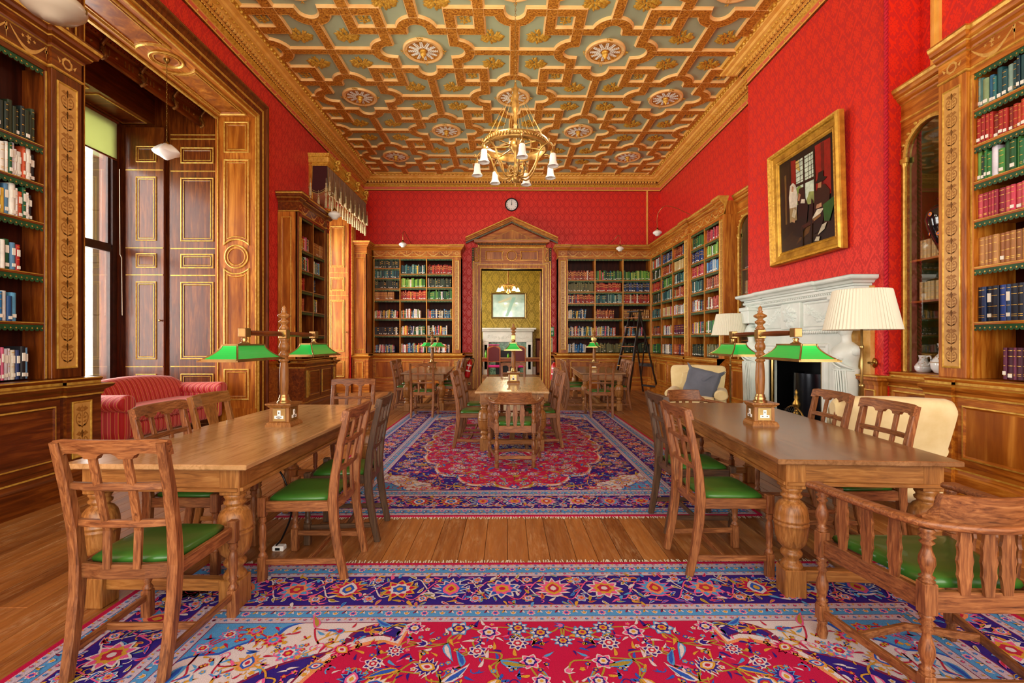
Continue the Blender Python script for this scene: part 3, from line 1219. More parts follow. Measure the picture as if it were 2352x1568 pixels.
BM = ['walX', 'gline', 'ink', 'walZ', 'marq', 'burr', 'dwalX', 'inkd']
COP = [(0, 3.745), (.012, 3.75), (.012, 3.765), (0, 3.768), (0, 3.925), (.015, 3.93), (.02, 3.945), (.045, 3.965), (.055, 3.985), (.06, 3.995), (.085, 4.01), (.09, 4.035), (.10, 4.05), (.11, 4.075), (.11, 4.09), (-.1, 4.09)]
COM = [1, 1, 1, 0, 1, 0, 0, 0, 1, 0, 0, 0, 1, 0, 0]
LEP = [(-.16, 1.045), (.0, 1.045), (.012, 1.035), (.0, 1.012), (.0, .99), (.05, .985), (.075, .975), (.06, .95), (.02, .925), (.012, .90), (.012, .885), (0, .88)]
LEM = [0, 1, 0, 1, 0, 1, 0, 0, 0, 1, 0]
PLP = [(0, .26), (.012, .25), (.02, .22), (.035, .20), (.035, .02), (.035, 0)]
UP = .13       # how far the base stands in front of the upper part
PJ = .035      # pilaster projection


def bookcase(name, label, T, segs, D=.30, group=None, proj=UP, tone=None, ends=(True, True), z_sh=()):
    root = empty(name, T)
    tag(root, label, 'bookcase', group)
    mats = list(BM)
    if tone == 'dark':
        mats = ['dwalX', 'gline', 'ink', 'dwalZ', 'marq', 'dwalX', 'dwalX', 'inkd']
    W0, W1 = segs[0][1], segs[-1][2]
    # carcass
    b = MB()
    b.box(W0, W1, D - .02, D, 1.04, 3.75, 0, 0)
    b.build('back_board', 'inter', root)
    b = MB()
    if ends[0]: b.box(W0, W0 + .02, 0, D, 1.04, 3.75, 0, 0)
    if ends[1]: b.box(W1 - .02, W1, 0, D, 1.04, 3.75, 0, 0)
    b.box(W0 + .004, W1 - .004, 0.004, D, 3.745, 4.0, 0, 0)
    b.build('carcass', [mats[3]], root)
    # outline of front with breaks
    up = [(W0, D)] if ends[0] else []
    lo = [(W0, D)] if ends[0] else []
    for k, s in enumerate(segs):
        yf = s[3] - (PJ if s[0] == 'pil' else 0)
        up += [(s[1], yf), (s[2], yf)]
        lo += [(s[1], yf - proj), (s[2], yf - proj)]
    if ends[1]:
        up.append((W1, D)); lo.append((W1, D))
    if ends[0]:
        lo[1] = (lo[1][0] - .06, lo[1][1]); lo[0] = (lo[0][0] - .06, lo[0][1])
    if ends[1]:
        lo[-2] = (lo[-2][0] + .06, lo[-2][1]); lo[-1] = (lo[-1][0] + .06, lo[-1][1])
    cl = lambda P: [p for i, p in enumerate(P) if i == 0 or (abs(p[0] - P[i - 1][0]) + abs(p[1] - P[i - 1][1])) > 1e-4]
    up, lo = cl(up), cl(lo)
    b = MB()
    b.sweep(up, COP, COM, caps=True)
    b.build('cornice', mats, root)
    b = MB()
    for s in segs:
        yf = s[3] - (PJ if s[0] == 'pil' else 0) - .0015
        w = s[2] - s[1]
        if s[0] == 'bay':
            n = max(1, round(w / .36))
            for k in range(n):
                swag(b, s[1] + (k + .5) * w / n, 3.848, w / n * .92, .15, yf)
        elif s[0] == 'pil':
            wreath(b, (s[1] + s[2]) / 2, 3.848, min(.05, w * .26), yf)
    if b.v:
        b.build('frieze_inlay', mats, root)
    b = MB()
    b.sweep(lo, LEP, LEM, caps=True)
    b.build('ledge', mats, root)
    b = MB()
    b.sweep(lo, PLP, [1, 0, 0, 0, 0], caps=True)
    b.build('plinth', mats, root)
    b = MB()
    for s in segs:
        yf = s[3] - (PJ if s[0] == 'pil' else 0)
        e0 = .06 if (s is segs[0] and ends[0]) else 0
        e1 = .06 if (s is segs[-1] and ends[1]) else 0
        b.box(s[1] - e0, s[2] + e1, yf - proj + .001, D, .0, 1.044, 0, 0)
    b.build('base_cabinet', [mats[0]], root)
    for s in segs:
        kind, x0, x1, yf = s[:4]
        if kind == 'pil':
            yy = yf - PJ
            b = MB()
            b.box(x0, x1, yy, D - .02, 1.045, 3.745, .004, 3)
            iw = min(.045, (x1 - x0) * .24)
            b.panel(x0 + iw, x1 - iw, 1.13, 3.66, [(0, yy - .001), (0, yy - .009), (.008, yy - .011), (.018, yy - .003)], [1, 1, 1], 4)
            w = x1 - x0 - 2 * iw - .036
            arabesque(b, (x0 + x1) / 2, 1.17, 3.62, w, yy - .0045, 7)
            b.build('pilaster', mats, root)
            b = MB()
            b.panel(x0 + iw, x1 - iw, .34, .84, [(0, yy - proj - .001), (0, yy - proj - .009), (.008, yy - proj - .011), (.018, yy - proj - .003)], [1, 1, 1], 4)
            arabesque(b, (x0 + x1) / 2, .37, .81, w, yy - proj - .0045, 7)
            b.build('base_panel', mats, root)
        elif kind in ('bay', 'arch', 'blank'):
            w = x1 - x0
            nd = s[4] if len(s) > 4 and s[4] else max(1, round(w / .75))
            if kind == 'bay':
                nd = max(1, round(w / .8))
            for k in range(nd):
                a, c = x0 + k * w / nd + .03, x0 + (k + 1) * w / nd - .03
                yb = yf - proj
                b = MB()
                b.box(a, c, yb - .008, yb + .004, .30, .87, .003, 0)
                b.panel(a + .05, c - .05, .36, .82, [(0, yb - .008), (0, yb - .02), (.012, yb - .022), (.024, yb - .012), (.03, yb - .010)], [1, 1, 0, 0], 5)
                b.build('door', mats, root)
        if kind == 'bay':
            nc = s[4]
            zz = s[5]
            b = MB()
            b.box(x0, x1, yf, yf + .03, 3.70, 3.75, 0, 0)
            b.build('top_rail', mats, root)
            cols = [x0 + (x1 - x0) * k / nc for k in range(nc + 1)]
            for c in cols:
                hw = .016 if x0 < c < x1 else .014
                cc = min(max(c, x0 + .014), x1 - .014)
                b = MB()
                b.box(cc - hw, cc + hw, yf, D - .02, 1.045, 3.70, .003, 3)
                b.box(cc - hw * .5, cc + hw * .5, yf - .003, yf, 1.05, 3.70, 0, 1)
                b.build('divider', mats, root)
            for ci in range(nc):
                a, c = cols[ci] + .016, cols[ci + 1] - .016
                zl = zz[ci] if isinstance(zz[0], (list, tuple)) else zz
                for z in list(zl) + [3.70]:
                    if z < 3.69 and z > 1.1:
                        b = MB()
                        b.box(a, c, yf + .008, D - .02, z - .026, z, .003, 0)
                        b.box(a, c, yf + .005, yf + .009, z - .010, z - .004, 0, 1)
                        sh_ = b.build('shelf', mats, root)
                    else:
                        sh_ = root
                    if z > 1.1:
                        b = MB()
                        zt = z - .026 if z < 3.69 else z
                        b.box(a, c, yf + .012, yf + .018, zt - .035, zt, 0, 0)
                        n = max(3, int((c - a) / .042))
                        st = (c - a) / n
                        for k in range(n):
                            cx = a + (k + .5) * st
                            b.add([(cx - st * .5, yf + .012, zt - .035), (cx - st * .25, yf + .012, zt - .05), (cx + st * .25, yf + .012, zt - .05), (cx + st * .5, yf + .012, zt - .035)], [(0, 1, 2, 3)], 0)
                            r = .0095
                            b.add([(cx + r * math.cos(q * PI / 4) * (1 if q % 2 == 0 else .45), yf + .0095, zt - .026 + r * math.sin(q * PI / 4) * (1 if q % 2 == 0 else .45)) for q in range(8)], [tuple(range(8))], 1)
                        b.build('shelf_edging', ['fringe', 'gline'], sh_)
    return root


RZ7 = [3.39, 3.08, 2.76, 2.43, 2.02, 1.54, 1.06]
RZ6 = [3.11, 2.78, 2.45, 2.02, 1.53, 1.06]
LZ = [3.05, 2.72, 2.39, 1.95, 1.535, 1.06]
TL = lambda X, Y: TM(X, Y, 0, R(90))       # local x -> +Y, front -> +X
TR = lambda X, Y: TM(X, Y, 0, R(-90))      # local x -> -Y, front -> -X
CASES = {}
CASES['NL'] = TL(-3.98, 2.2)
bookcase('bookcase', 'walnut bookcase beside the bay, its shelves only part filled with mixed modern books', CASES['NL'],
         [('bay', 0, 1.98, 0, 2, LZ), ('pil', 1.98, 2.27, 0)], D=.215, tone='dark', ends=(False, True))  # dark tone paints in the dimmer light on this near case
CASES['L2'] = TL(-3.85, 8.78)
b2 = bookcase('bookcase', 'narrow two-column walnut bookcase between the bay and the fringed pelmet', CASES['L2'],
              [('pil', 0, .13, 0), ('bay', .13, 1.36, 0, 2, [3.1, 2.72, 2.34, 1.95, 1.5, 1.06]), ('pil', 1.36, 1.5, 0)], D=.34, tone='dark')
b = MB()
b.box(-4.19, -3.87, 8.765, 8.78, 1.05, 3.74)
b.panel(-4.12, -3.94, 1.15, 3.64, [(0, 8.764), (0, 8.75), (.012, 8.748), (.025, 8.76)], [1, 1, 0], 2)
o = b.build('end_panel', ['walZ', 'gline', 'burr'], b2, CASES['L2'].inverted())
CASES['BL'] = TM(-3.78, 13.52, 0)
LB = [[3.44, 3.16, 2.86, 2.55, 2.03, 1.56, 1.06], [3.28, 2.9, 2.55, 2.03, 1.56, 1.06], [3.28, 2.9, 2.55, 2.03, 1.56, 1.06]]
bookcase('bookcase', 'three-column walnut bookcase against the red wall between the pelmet and the doorway', CASES['BL'],
         [('bay', 0, 2.24, 0, 3, LB), ('pil', 2.24, 2.46, 0)], D=.46)
# corner unit beside it
cu = bookcase('corner_cupboard', 'plain tall walnut corner cupboard with one narrow panel next to the fringed pelmet', TM(-4.19, 13.02, 0),
              [('blank', 0, .37, 0)], D=.9, proj=.06, ends=(False, True))
cu['category'] = 'cupboard'
b = MB(); b.box(0.0, .37, 0, .02, 1.05, 3.745); b.panel(.06, .31, 1.15, 3.64, [(0, -.001), (0, -.015), (.012, -.017), (.025, -.004)], [1, 1, 0], 2)
b.build('tall_panel', ['walZ', 'gline', 'burr'], cu)
CASES['BR'] = TM(1.43, 13.52, 0)
bookcase('bookcase', 'three-column walnut bookcase against the red wall behind the wooden step ladder', CASES['BR'],
         [('pil', 0, .25, 0), ('bay', .25, 2.63, 0, 3, RZ6)], D=.46, ends=(True, False))
CASES['RF'] = TR(4.06, 13.52)
bookcase('bookcase', 'long five-column walnut bookcase running from the corner to the chimney breast', CASES['RF'],
         [('bay', 0, 2.62, 0, 3, RZ7), ('pil', 2.62, 2.9, 0), ('bay', 2.9, 4.42, 0, 2, RZ7), ('pil', 4.42, 4.64, 0)], D=.40, ends=(False, False))
CASES['NR'] = TR(4.06, 4.44)
bookcase('bookcase', 'walnut bookcase with inlaid pilaster holding bound sets, next to the glazed vase cabinet', CASES['NR'],
         [('pil', 0, .27, 0), ('bay', .27, 2.2, 0, 2, RZ7)], D=.40, ends=(False, False))


# glazed arched cabinets either side of the chimney breast ----------------------
def arch_cab(key, label, T, wd, shelves):
    root = empty('glazed_cabinet', T)
    tag(root, label, 'cabinet')
    D = .20
    mats = BM
    b = MB()
    b.box(0, wd, D + .14, D + .16, 1.04, 3.75)
    b.box(0, .02, 0.03, D + .14, 1.04, 3.75); b.box(wd - .02, wd, 0.03, D + .14, 1.04, 3.75)
    M.setdefault('cabin', plain('cabinet_green_lining', '#4c5a20', .6, c2='#3a4818', vs=2))
    b.build('lining', 'cabin', root)
    # arched face board
    cx, r, zs = wd / 2, wd / 2 - .075, 3.72 - .09 - (wd / 2 - .075)
    out = [(0, 1.04), (.075, 1.04), (.075, zs)] + [(cx - r * math.cos(PI * k / 20), zs + r * math.sin(PI * k / 20)) for k in range(21)][1:] + [(wd - .075, 1.04), (wd, 1.04), (wd, 3.75), (0, 3.75)]
    b = MB()
    b.prism(out, 0, .03, 0)
    ar = [(.075, 1.06), (.075, zs)] + [(cx - r * math.cos(PI * k / 20), zs + r * math.sin(PI * k / 20)) for k in range(1, 20)] + [(wd - .075, zs), (wd - .075, 1.06)]
    b.sweep([(p[0], p[1]) for p in ar], [(0, 0), (0, .018), (-.03, .022), (-.045, .012), (-.05, 0)], 1, T=Matrix(((1, 0, 0, 0), (0, 0, -1, 0), (0, 1, 0, 0), (0, 0, 0, 1))))
    for xx in (.055, wd - .055):
        b.box(xx - .045, xx + .045, -.03, 0, zs - .06, zs, .006, 1)
        b.lathe([(.02, 1.05), (.022, zs - .1), (.032, zs - .06)], 10, 1, TM(xx, -.005, 0))
    for sx in (0, 1):
        for k in range(7):
            a = .25 + k * .16
            px = cx + (-1 if sx == 0 else 1) * (r + .05 + .03 * (k % 2)) * math.cos(a)
            pz = zs + (r + .05 + .03 * (k % 2)) * math.sin(a) * 1.0
            if .02 < px < wd - .02 and pz < 3.7:
                b.lathe([(.022, 0), (.014, .012), (0, .018)], 6, 1, TM(px, 0, pz, rx=R(90)), cap=False)
    b.build('arched_front', ['walX', 'gline'], root)
    b = MB()
    b.sweep([(0, 0), (wd, 0)], COP, COM)
    b.box(0, wd, .002, D, 3.745, 4.08, 0, 0)
    b.build('cornice', mats, root)
    b = MB()
    b.sweep([(0, -UP), (wd, -UP)], LEP, LEM)
    b.box(0, wd, -UP + .001, D + .1, 0, 1.044, 0, 0)
    b.sweep([(0, -UP), (wd, -UP)], PLP, [1, 0, 0, 0, 0])
    b.panel(.05, wd - .05, .33, .85, [(0, -UP), (0, -UP - .015), (.014, -UP - .017), (.03, -UP - .004)], [1, 1, 0], 5)
    b.build('base_cabinet', mats, root)
    for z in shelves:
        b = MB(); b.box(.02, wd - .02, .06, D + .14, z - .022, z, .003)
        b.build('shelf', 'walX', root)
    b = MB()
    b.box(.06, wd - .06, .012, .016, 1.05, zs + .0)
    b.add([(.06, .014, zs)] + [(cx - r * math.cos(PI * k / 20), .014, zs + r * math.sin(PI * k / 20)) for k in range(21)] + [(wd - .06, .014, zs)], [tuple(range(23))], 0)
    b.build('pane', 'pane2', root)
    return root


M['pane2'] = thin_glass('cabinet_glass', .3)
CASES['AN'] = TR(4.28, 5.17)
arch_cab('AN', 'arched glazed walnut cabinet holding a dark vase and white floral jugs', CASES['AN'], .73, [2.24, 1.80])
CASES['AF'] = TR(4.28, 8.88)
arch_cab('AF', 'arched glazed walnut cabinet at the far side of the fireplace, mostly hidden by it', CASES['AF'], .69, [2.7, 2.24, 1.80, 1.4])
# ---------------------------------------------------------------- books
PAL = {
    'dkgreen': ['#1d2a1e', '#26331f', '#1a2420', '#31412a', '#22301a', '#39442e'],
    'green': ['#1f5a2c', '#2e7a36', '#17432a', '#4a8f3c', '#256b3a', '#6fa045', '#183a26'],
    'lime': ['#5c9a2c', '#3b7a24', '#7fb43a', '#2a5f24', '#a8c25a'],
    'red': ['#9c1c18', '#b22a1e', '#7c1614', '#c23a26', '#a52418', '#8a2a1c'],
    'brick': ['#a8432a', '#b7552e', '#8f3520', '#c4693f', '#7d2c1c'],
    'teal': ['#1f4a4c', '#23565a', '#2f6a66', '#16343c', '#4b7f78', '#8aa898'],
    'navy': ['#16223e', '#1c2f56', '#22408a', '#101a2e', '#2a4a7a'],
    'pink': ['#b8243c', '#c83c50', '#a01c34', '#d0505a', '#8c1a30'],
    'tan': ['#a8703a', '#b98248', '#935c2c', '#a5683a'],
    'plum': ['#5a1838', '#48142c', '#6c2444'],
    'mixed': ['#e8e4d6', '#d8d2bc', '#2a3c6a', '#b22420', '#1d5a36', '#e0b840', '#1a1a1e', '#c85a78', '#5a8cb0', '#ded8e0', '#c8502a', '#8aa070', '#f0eee6', '#3a2a24', '#2c6a8a', '#e6e0d0'],
    'vellum': ['#cdb884', '#c2aa74', '#d6c494', '#b89c64'],
    'black': ['#1a1c22', '#22262e', '#2c2c30', '#141418'],
    'grey': ['#8e8c84', '#77766e', '#a29e92', '#6a7468'],
    'blue': ['#1d5f9a', '#2a78b4', '#154a80', '#5aa0c8', '#d8d8d0'],
    'olive': ['#5a5a30', '#6c6a3c', '#4c4c2a', '#767248'],
}
NAMES = {'dkgreen': 'dark green', 'green': 'green', 'lime': 'bright green', 'red': 'red', 'brick': 'brick red', 'teal': 'teal', 'navy': 'navy', 'pink': 'crimson', 'tan': 'tan leather', 'plum': 'plum',
         'vellum': 'vellum', 'black': 'black', 'grey': 'grey', 'blue': 'blue', 'olive': 'olive'}
BMAT = {}


def bmat(h):
    if h not in BMAT:
        BMAT[h] = plain('book_cloth_' + h[1:], h, .5, c2=tuple(x * .72 for x in lin(h)[:3]), vs=9)
    return BMAT[h]


M['page'] = plain('page_edges', '#ddd2b4', .8)
M['lab'] = plain('spine_label', '#ece8d8', .6)
M['gilt'] = plain('gilt_tooling', '#d8ab48', .4, .4)
HUE = [('#e8e4d6', 'cream'), ('#d8d2bc', 'cream'), ('#2a3c6a', 'navy'), ('#b22420', 'red'), ('#1d5a36', 'green'), ('#e0b840', 'yellow'), ('#1a1a1e', 'black'), ('#c85a78', 'pink'), ('#5a8cb0', 'light blue'),
       ('#ded8e0', 'white'), ('#c8502a', 'orange'), ('#8aa070', 'sage'), ('#f0eee6', 'white'), ('#3a2a24', 'brown'), ('#2c6a8a', 'blue'), ('#e6e0d0', 'cream'), ('#d8d8d0', 'pale grey')]
HUE = dict(HUE)
ORD = ['first', 'second', 'third', 'fourth', 'fifth', 'sixth', 'seventh', 'eighth', 'ninth', 'tenth', 'eleventh', 'twelfth', 'thirteenth', 'fourteenth', 'fifteenth', 'sixteenth', 'seventeenth', 'eighteenth', 'nineteenth', 'twentieth', 'twenty-first', 'twenty-second', 'twenty-third', 'twenty-fourth', 'twenty-fifth', 'twenty-sixth', 'twenty-seventh', 'twenty-eighth', 'twenty-ninth', 'thirtieth']
br = random.Random(21)
STUFF = MB()
SMATS = []
SIX = {}


def six(m):
    if m not in SIX:
        SIX[m] = len(SMATS)
        SMATS.append(m)
    return SIX[m]


def spine_book(w, h, d, hexc, style):
    """one book, spine towards -y, foot at z=0, centred on x"""
    b = MB()
    c = w / 2
    k = min(.006, w * .2)
    prof = [(-c, k), (-c + k, 0), (0, -k * .7), (c - k, 0), (c, k)]
    vs = [(x, y, z) for z in (0, h) for x, y in prof]
    b.add(vs, [(i, i + 1, i + 6, i + 5) for i in range(4)], 0, True)
    for s in (-1, 1):
        b.box(s * c, s * (c - .0025), k, d, 0, h, 0, 0)
    if style in ('gilt', 'band'):
        for q in (.12, .17, .42, .72, .9):
            z = q * h
            b.add([(-c + k, -.001, z), (0, -k * .7 - .001, z), (c - k, -.001, z), (-c + k, -.001, z + .004), (0, -k * .7 - .001, z + .004), (c - k, -.001, z + .004)], [(0, 1, 4, 3), (1, 2, 5, 4)], 1)
    return b


def put_books(case, x0, x1, z, depth_y, pal, hmean, zmax, D, individual=None, fill=1.0, lean=False, style=None, wmul=1.0, start=0):
    """fills one shelf compartment with books in case-local coordinates"""
    T = CASES[case]
    x = x0 + .004
    n = 0
    end = x0 + (x1 - x0) * fill
    while True:
        w = br.uniform(.020, .044) * wmul
        if pal in ('black', 'vellum', 'tan', 'navy'):
            w = br.uniform(.032, .05) * wmul
        h = min(hmean * br.uniform(.84, 1.1), zmax - z - .03)
        if pal in ('black', 'tan', 'plum', 'vellum') or style == 'set':
            h = min(hmean, zmax - z - .03)
        if x + w > end - .004:
            break
        P = PAL[pal]
        hx = br.choice(P)
        if pal not in ('mixed',) and br.random() < .06 and style != 'set':
            hx = br.choice(PAL['mixed'])
        d = min(D, .2) * br.uniform(.75, .95)
        y = depth_y + br.uniform(0, .02)
        st = 'gilt' if (pal in ('tan', 'vellum', 'navy', 'red', 'pink', 'plum', 'brick') or br.random() < .35) else 'plain'
        ang = 0
        if lean and n > 3 and br.random() < .3:
            ang = R(br.uniform(3, 7))
        cx = x + w / 2
        if individual is not None:
            b = spine_book(w - .001, h, d, hx, st)
            o = b.build('book', [bmat(hx), 'gilt'], None, T @ TM(cx, y, z) @ Matrix.Rotation(ang, 4, 'Y'))
            cn = HUE.get(hx, NAMES.get(pal, 'dark'))
            cloth = 'leather-bound' if pal in ('tan', 'vellum') else ('slim' if w < .027 else ('thick' if w > .037 else 'cloth'))
            tag(o, '%s %s book, %s %s' % (cn, cloth, ORD[min(start + n, 29)], individual[0]), 'book', individual[1])
            b = MB(); b.box(-w / 2 + .003, w / 2 - .003, .004, d - .004, .003, h - .003)
            b.build('page_block', 'page', o)
            if br.random() < (.75 if pal in ('mixed', 'green', 'teal', 'red', 'blue') else .25):
                q = br.uniform(.06, .14) * h
                b = MB(); b.box(-w * .32, w * .32, -min(.006, w * .2) * .9 - .0008, .001, q, q + min(.03, h * .12))
                if pal == 'mixed' or pal == 'navy':
                    b.build('spine_label', 'lab', o)
                    b = MB(); b.box(-w * .30, w * .30, -min(.006, w * .2) * .9 - .0006, .001, h * .55, h * .8)
                b.build('spine_label', 'lab', o)
        else:
            Tb = T @ TM(cx, y, z) @ Matrix.Rotation(ang, 4, 'Y')
            c = w / 2 - .0006
            STUFF.box(-c, c, 0, d, 0, h, 0, six(bmat(hx)), Tb)
            q = br.uniform(.06, .14) * h
            if br.random() < .6:
                STUFF.add([(-c * .7, -.001, q), (c * .7, -.001, q), (c * .7, -.001, q + .022), (-c * .7, -.001, q + .022)], [(0, 1, 2, 3)], six(M['lab']), False, Tb)
            if st == 'gilt' or pal == 'mixed':
                for qq in (.55, .78):
                    STUFF.add([(-c * .8, -.001, qq * h), (c * .8, -.001, qq * h), (c * .8, -.001, qq * h + .012), (-c * .8, -.001, qq * h + .012)], [(0, 1, 2, 3)], six(M['gilt']), False, Tb)
        x += w
        if lean and ang:
            x += h * math.sin(ang) * .9
        n += 1
        if n > 40:
            break
    return n


# near left case: only the end next to the bay is in the picture
pals = [('dkgreen', .27, 1.0), ('mixed', .25, 1.0), ('mixed', .24, .92), ('mixed', .24, .68), ('blue', .24, .56), ('mixed', .25, .80)]
zt = 3.70
colx0, colx1 = .99 + .02, 1.98 - .03
for k, z in enumerate(LZ):
    p, hm, fl = pals[k]
    a = 1.535
    put_books('NL', a, a + (colx1 - a) * fl, z, .03, p, hm, zt, .18,
              ('along the %s shelf of the part-empty bookcase by the bay' % ORD[k], 'books on the %s shelf down beside the bay' % ORD[k]))
    zt = z - .03
# near right case
pals = [('teal', .25), ('red', .23), ('green', .25), ('pink', .215), ('tan', .25), ('navy', .30), ('plum', .26)]
zt = 3.70
for k, z in enumerate(RZ7):
    p, hm = pals[k]
    a0 = .27 + .02
    if p == 'plum':
        a0 += .22
    put_books('NR', a0, .27 + .46, z, .03, p, hm, zt, .2, ('past the inlaid pilaster, %s shelf beside the vase cabinet' % ORD[k], 'books on the %s shelf down beside the vase cabinet' % ORD[k]),
              style='set' if p in ('pink', 'navy', 'tan') else None, wmul=1.15)
    zt = z - .03
# right far case : two columns beside the fireplace counted singly, the rest behind
ri = random.Random(4)
B2 = [['lime', 'lime'], ['navy', 'pink'], ['red', 'green'], ['green', 'blue'], ['mixed', 'brick'], ['mixed', 'red'], ['teal', 'green']]
zt = 3.70
colname = ['column beside the flat pilaster', 'column nearer the fireplace']
order = [['pink', 'lime', 'lime', 'teal', 'red', 'mixed', 'teal'], ['lime', 'green', 'blue', 'brick', 'brick', 'teal', 'dkgreen']]
order = [['green', 'navy', 'pink', 'teal', 'mixed', 'mixed', 'dkgreen'], ['pink', 'lime', 'blue', 'brick', 'red', 'green', 'olive']]
for c in range(2):
    zt = 3.70
    x0, x1 = 2.9 + .76 * c + .018, 2.9 + .76 * (c + 1) - .018
    for k, z in enumerate(RZ7):
        put_books('RF', x0, x1, z, .03, order[c][k], .235, zt, .2,
                  ('from the corner, %s shelf of column by fireplace arch' % ORD[k], 'books %s shelf down in the %s' % (ORD[k], colname[c])), fill=ri.uniform(.86, 1), style='x') if c else put_books('RF', x0, x1, z, .03, order[c][k], .235, zt, .2, None, fill=ri.uniform(.86, 1))
        zt = z - .03
oA = [['mixed', 'dkgreen', 'red', 'dkgreen', 'teal', 'brick', 'green'], ['navy', 'brick', 'green', 'teal', 'vellum', 'mixed', 'mixed'], ['brick', 'vellum', 'teal', 'brick', 'mixed', 'plum', 'brick']]
for c in range(3):
    zt = 3.70
    w = 2.62 / 3
    for k, z in enumerate(RZ7):
        put_books('RF', c * w + .018, (c + 1) * w - .018, z, .03, oA[c][k], .23, zt, .2, None, fill=ri.uniform(.8, 1))
        zt = z - .03
oBR = [['brick', 'olive', 'red', 'mixed', 'mixed', 'blue'], ['green', 'red', 'teal', 'brick', 'mixed', 'olive'], ['lime', 'navy', 'red', 'tan', 'mixed', 'dkgreen']]
for c in range(3):
    zt = 3.70
    w = 2.38 / 3
    for k, z in enumerate(RZ6):
        put_books('BR', .25 + c * w + .018, .25 + (c + 1) * w - .018, z, .03, oBR[c][k], .255, zt, .2, None, fill=ri.choice((.97, .8, .72, 1)) if k > 2 else 1, lean=k > 2, wmul=1.0)
        zt = z - .03
oBL = [['dkgreen', 'teal', 'dkgreen', 'tan', 'mixed', 'black', 'mixed'], ['teal', 'lime', 'red', 'mixed', 'mixed', 'mixed'], ['red', 'dkgreen', 'green', 'mixed', 'mixed', 'mixed']]
for c in range(3):
    zt = 3.70
    w = 2.24 / 3
    for k, z in enumerate(LB[c]):
        put_books('BL', c * w + .018, (c + 1) * w - .018, z, .03, oBL[c][k], .245 if c else .22, zt, .2, None, fill=ri.choice((.97, .82, .9)) if k > 2 else 1, lean=k > 2)
        zt = z - .03
for c in range(2):
    zt = 3.70
    w = 1.23 / 2
    for k, z in enumerate([3.1, 2.72, 2.34, 1.95, 1.5, 1.06]):
        put_books('L2', .13 + c * w + .018, .13 + (c + 1) * w - .018, z, .03, [['mixed', 'mixed', 'red', 'brick', 'olive', 'mixed'], ['tan', 'mixed', 'navy', 'mixed', 'dkgreen', 'black']][c][k], .25, zt, .2, None, fill=(.85, .8, .5, .5, .25, .2)[k] if c == 0 else (1, .75, .35, .55, .2, .2)[k])
        zt = z - .03
# unseen ends of the two near cases, beyond the picture's edge
for case, xs, zs_, pl_ in (('NL', ((.03, .97), (1.01, 1.5)), LZ, ('dkgreen', 'mixed', 'mixed', 'mixed', 'blue', 'mixed')), ('NR', ((.75, 1.2), (1.26, 2.17)), RZ7, ('teal', 'red', 'green', 'pink', 'tan', 'navy', 'plum'))):
    for a_, c_ in xs:
        zt = 3.70
        for k, z in enumerate(zs_):
            put_books(case, a_, c_, z, .03, pl_[k], .25, zt, .18, None, fill=ri.uniform(.6, .95))
            zt = z - .03
# the far arched cabinet
zt = 3.6
for z, p in ((2.24, 'vellum'), (1.80, 'tan'), (1.4, 'dkgreen'), (1.045, 'teal'), (2.7, 'black')):
    put_books('AF', .04, .65, z, .11, p, .25, z + .5, .2, None)
# near arched cabinet: vellum sets
put_books('AN', .10, .56, 1.80, .10, 'vellum', .20, 2.2, .2, ('on the lower glazed shelf above the floral jugs', 'old bindings on the lower glazed shelf'), style='set')
put_books('AN', .10, .60, 2.24, .10, 'vellum', .20, 2.6, .2, ('on the glazed shelf just under the dark vase', 'old bindings under the vase'), style='set')
so = STUFF.build('shelved_books', SMATS)
so['kind'] = 'stuff'
so['label'] = 'rows of mixed cloth and leather books filling the distant bookcases'
so['category'] = 'books'


# ================================================================== doorway, clock, signs
DR = struct(empty('door_1', TM(.12, YB, 0)))
DMt = ['walZ', 'gline', 'burr', 'walX', 'gold', 'black']


def vsweep(b, path, prof, mats, closed=False, T=None):
    """path in the local xz plane, profile (out, projection towards -y)"""
    q = Matrix(((1, 0, 0, 0), (0, 0, -1, 0), (0, 1, 0, 0), (0, 0, 0, 1)))
    b.sweep(path, prof, mats, closed, T=(T @ q) if T is not None else q)


b = MB()
hw = .885
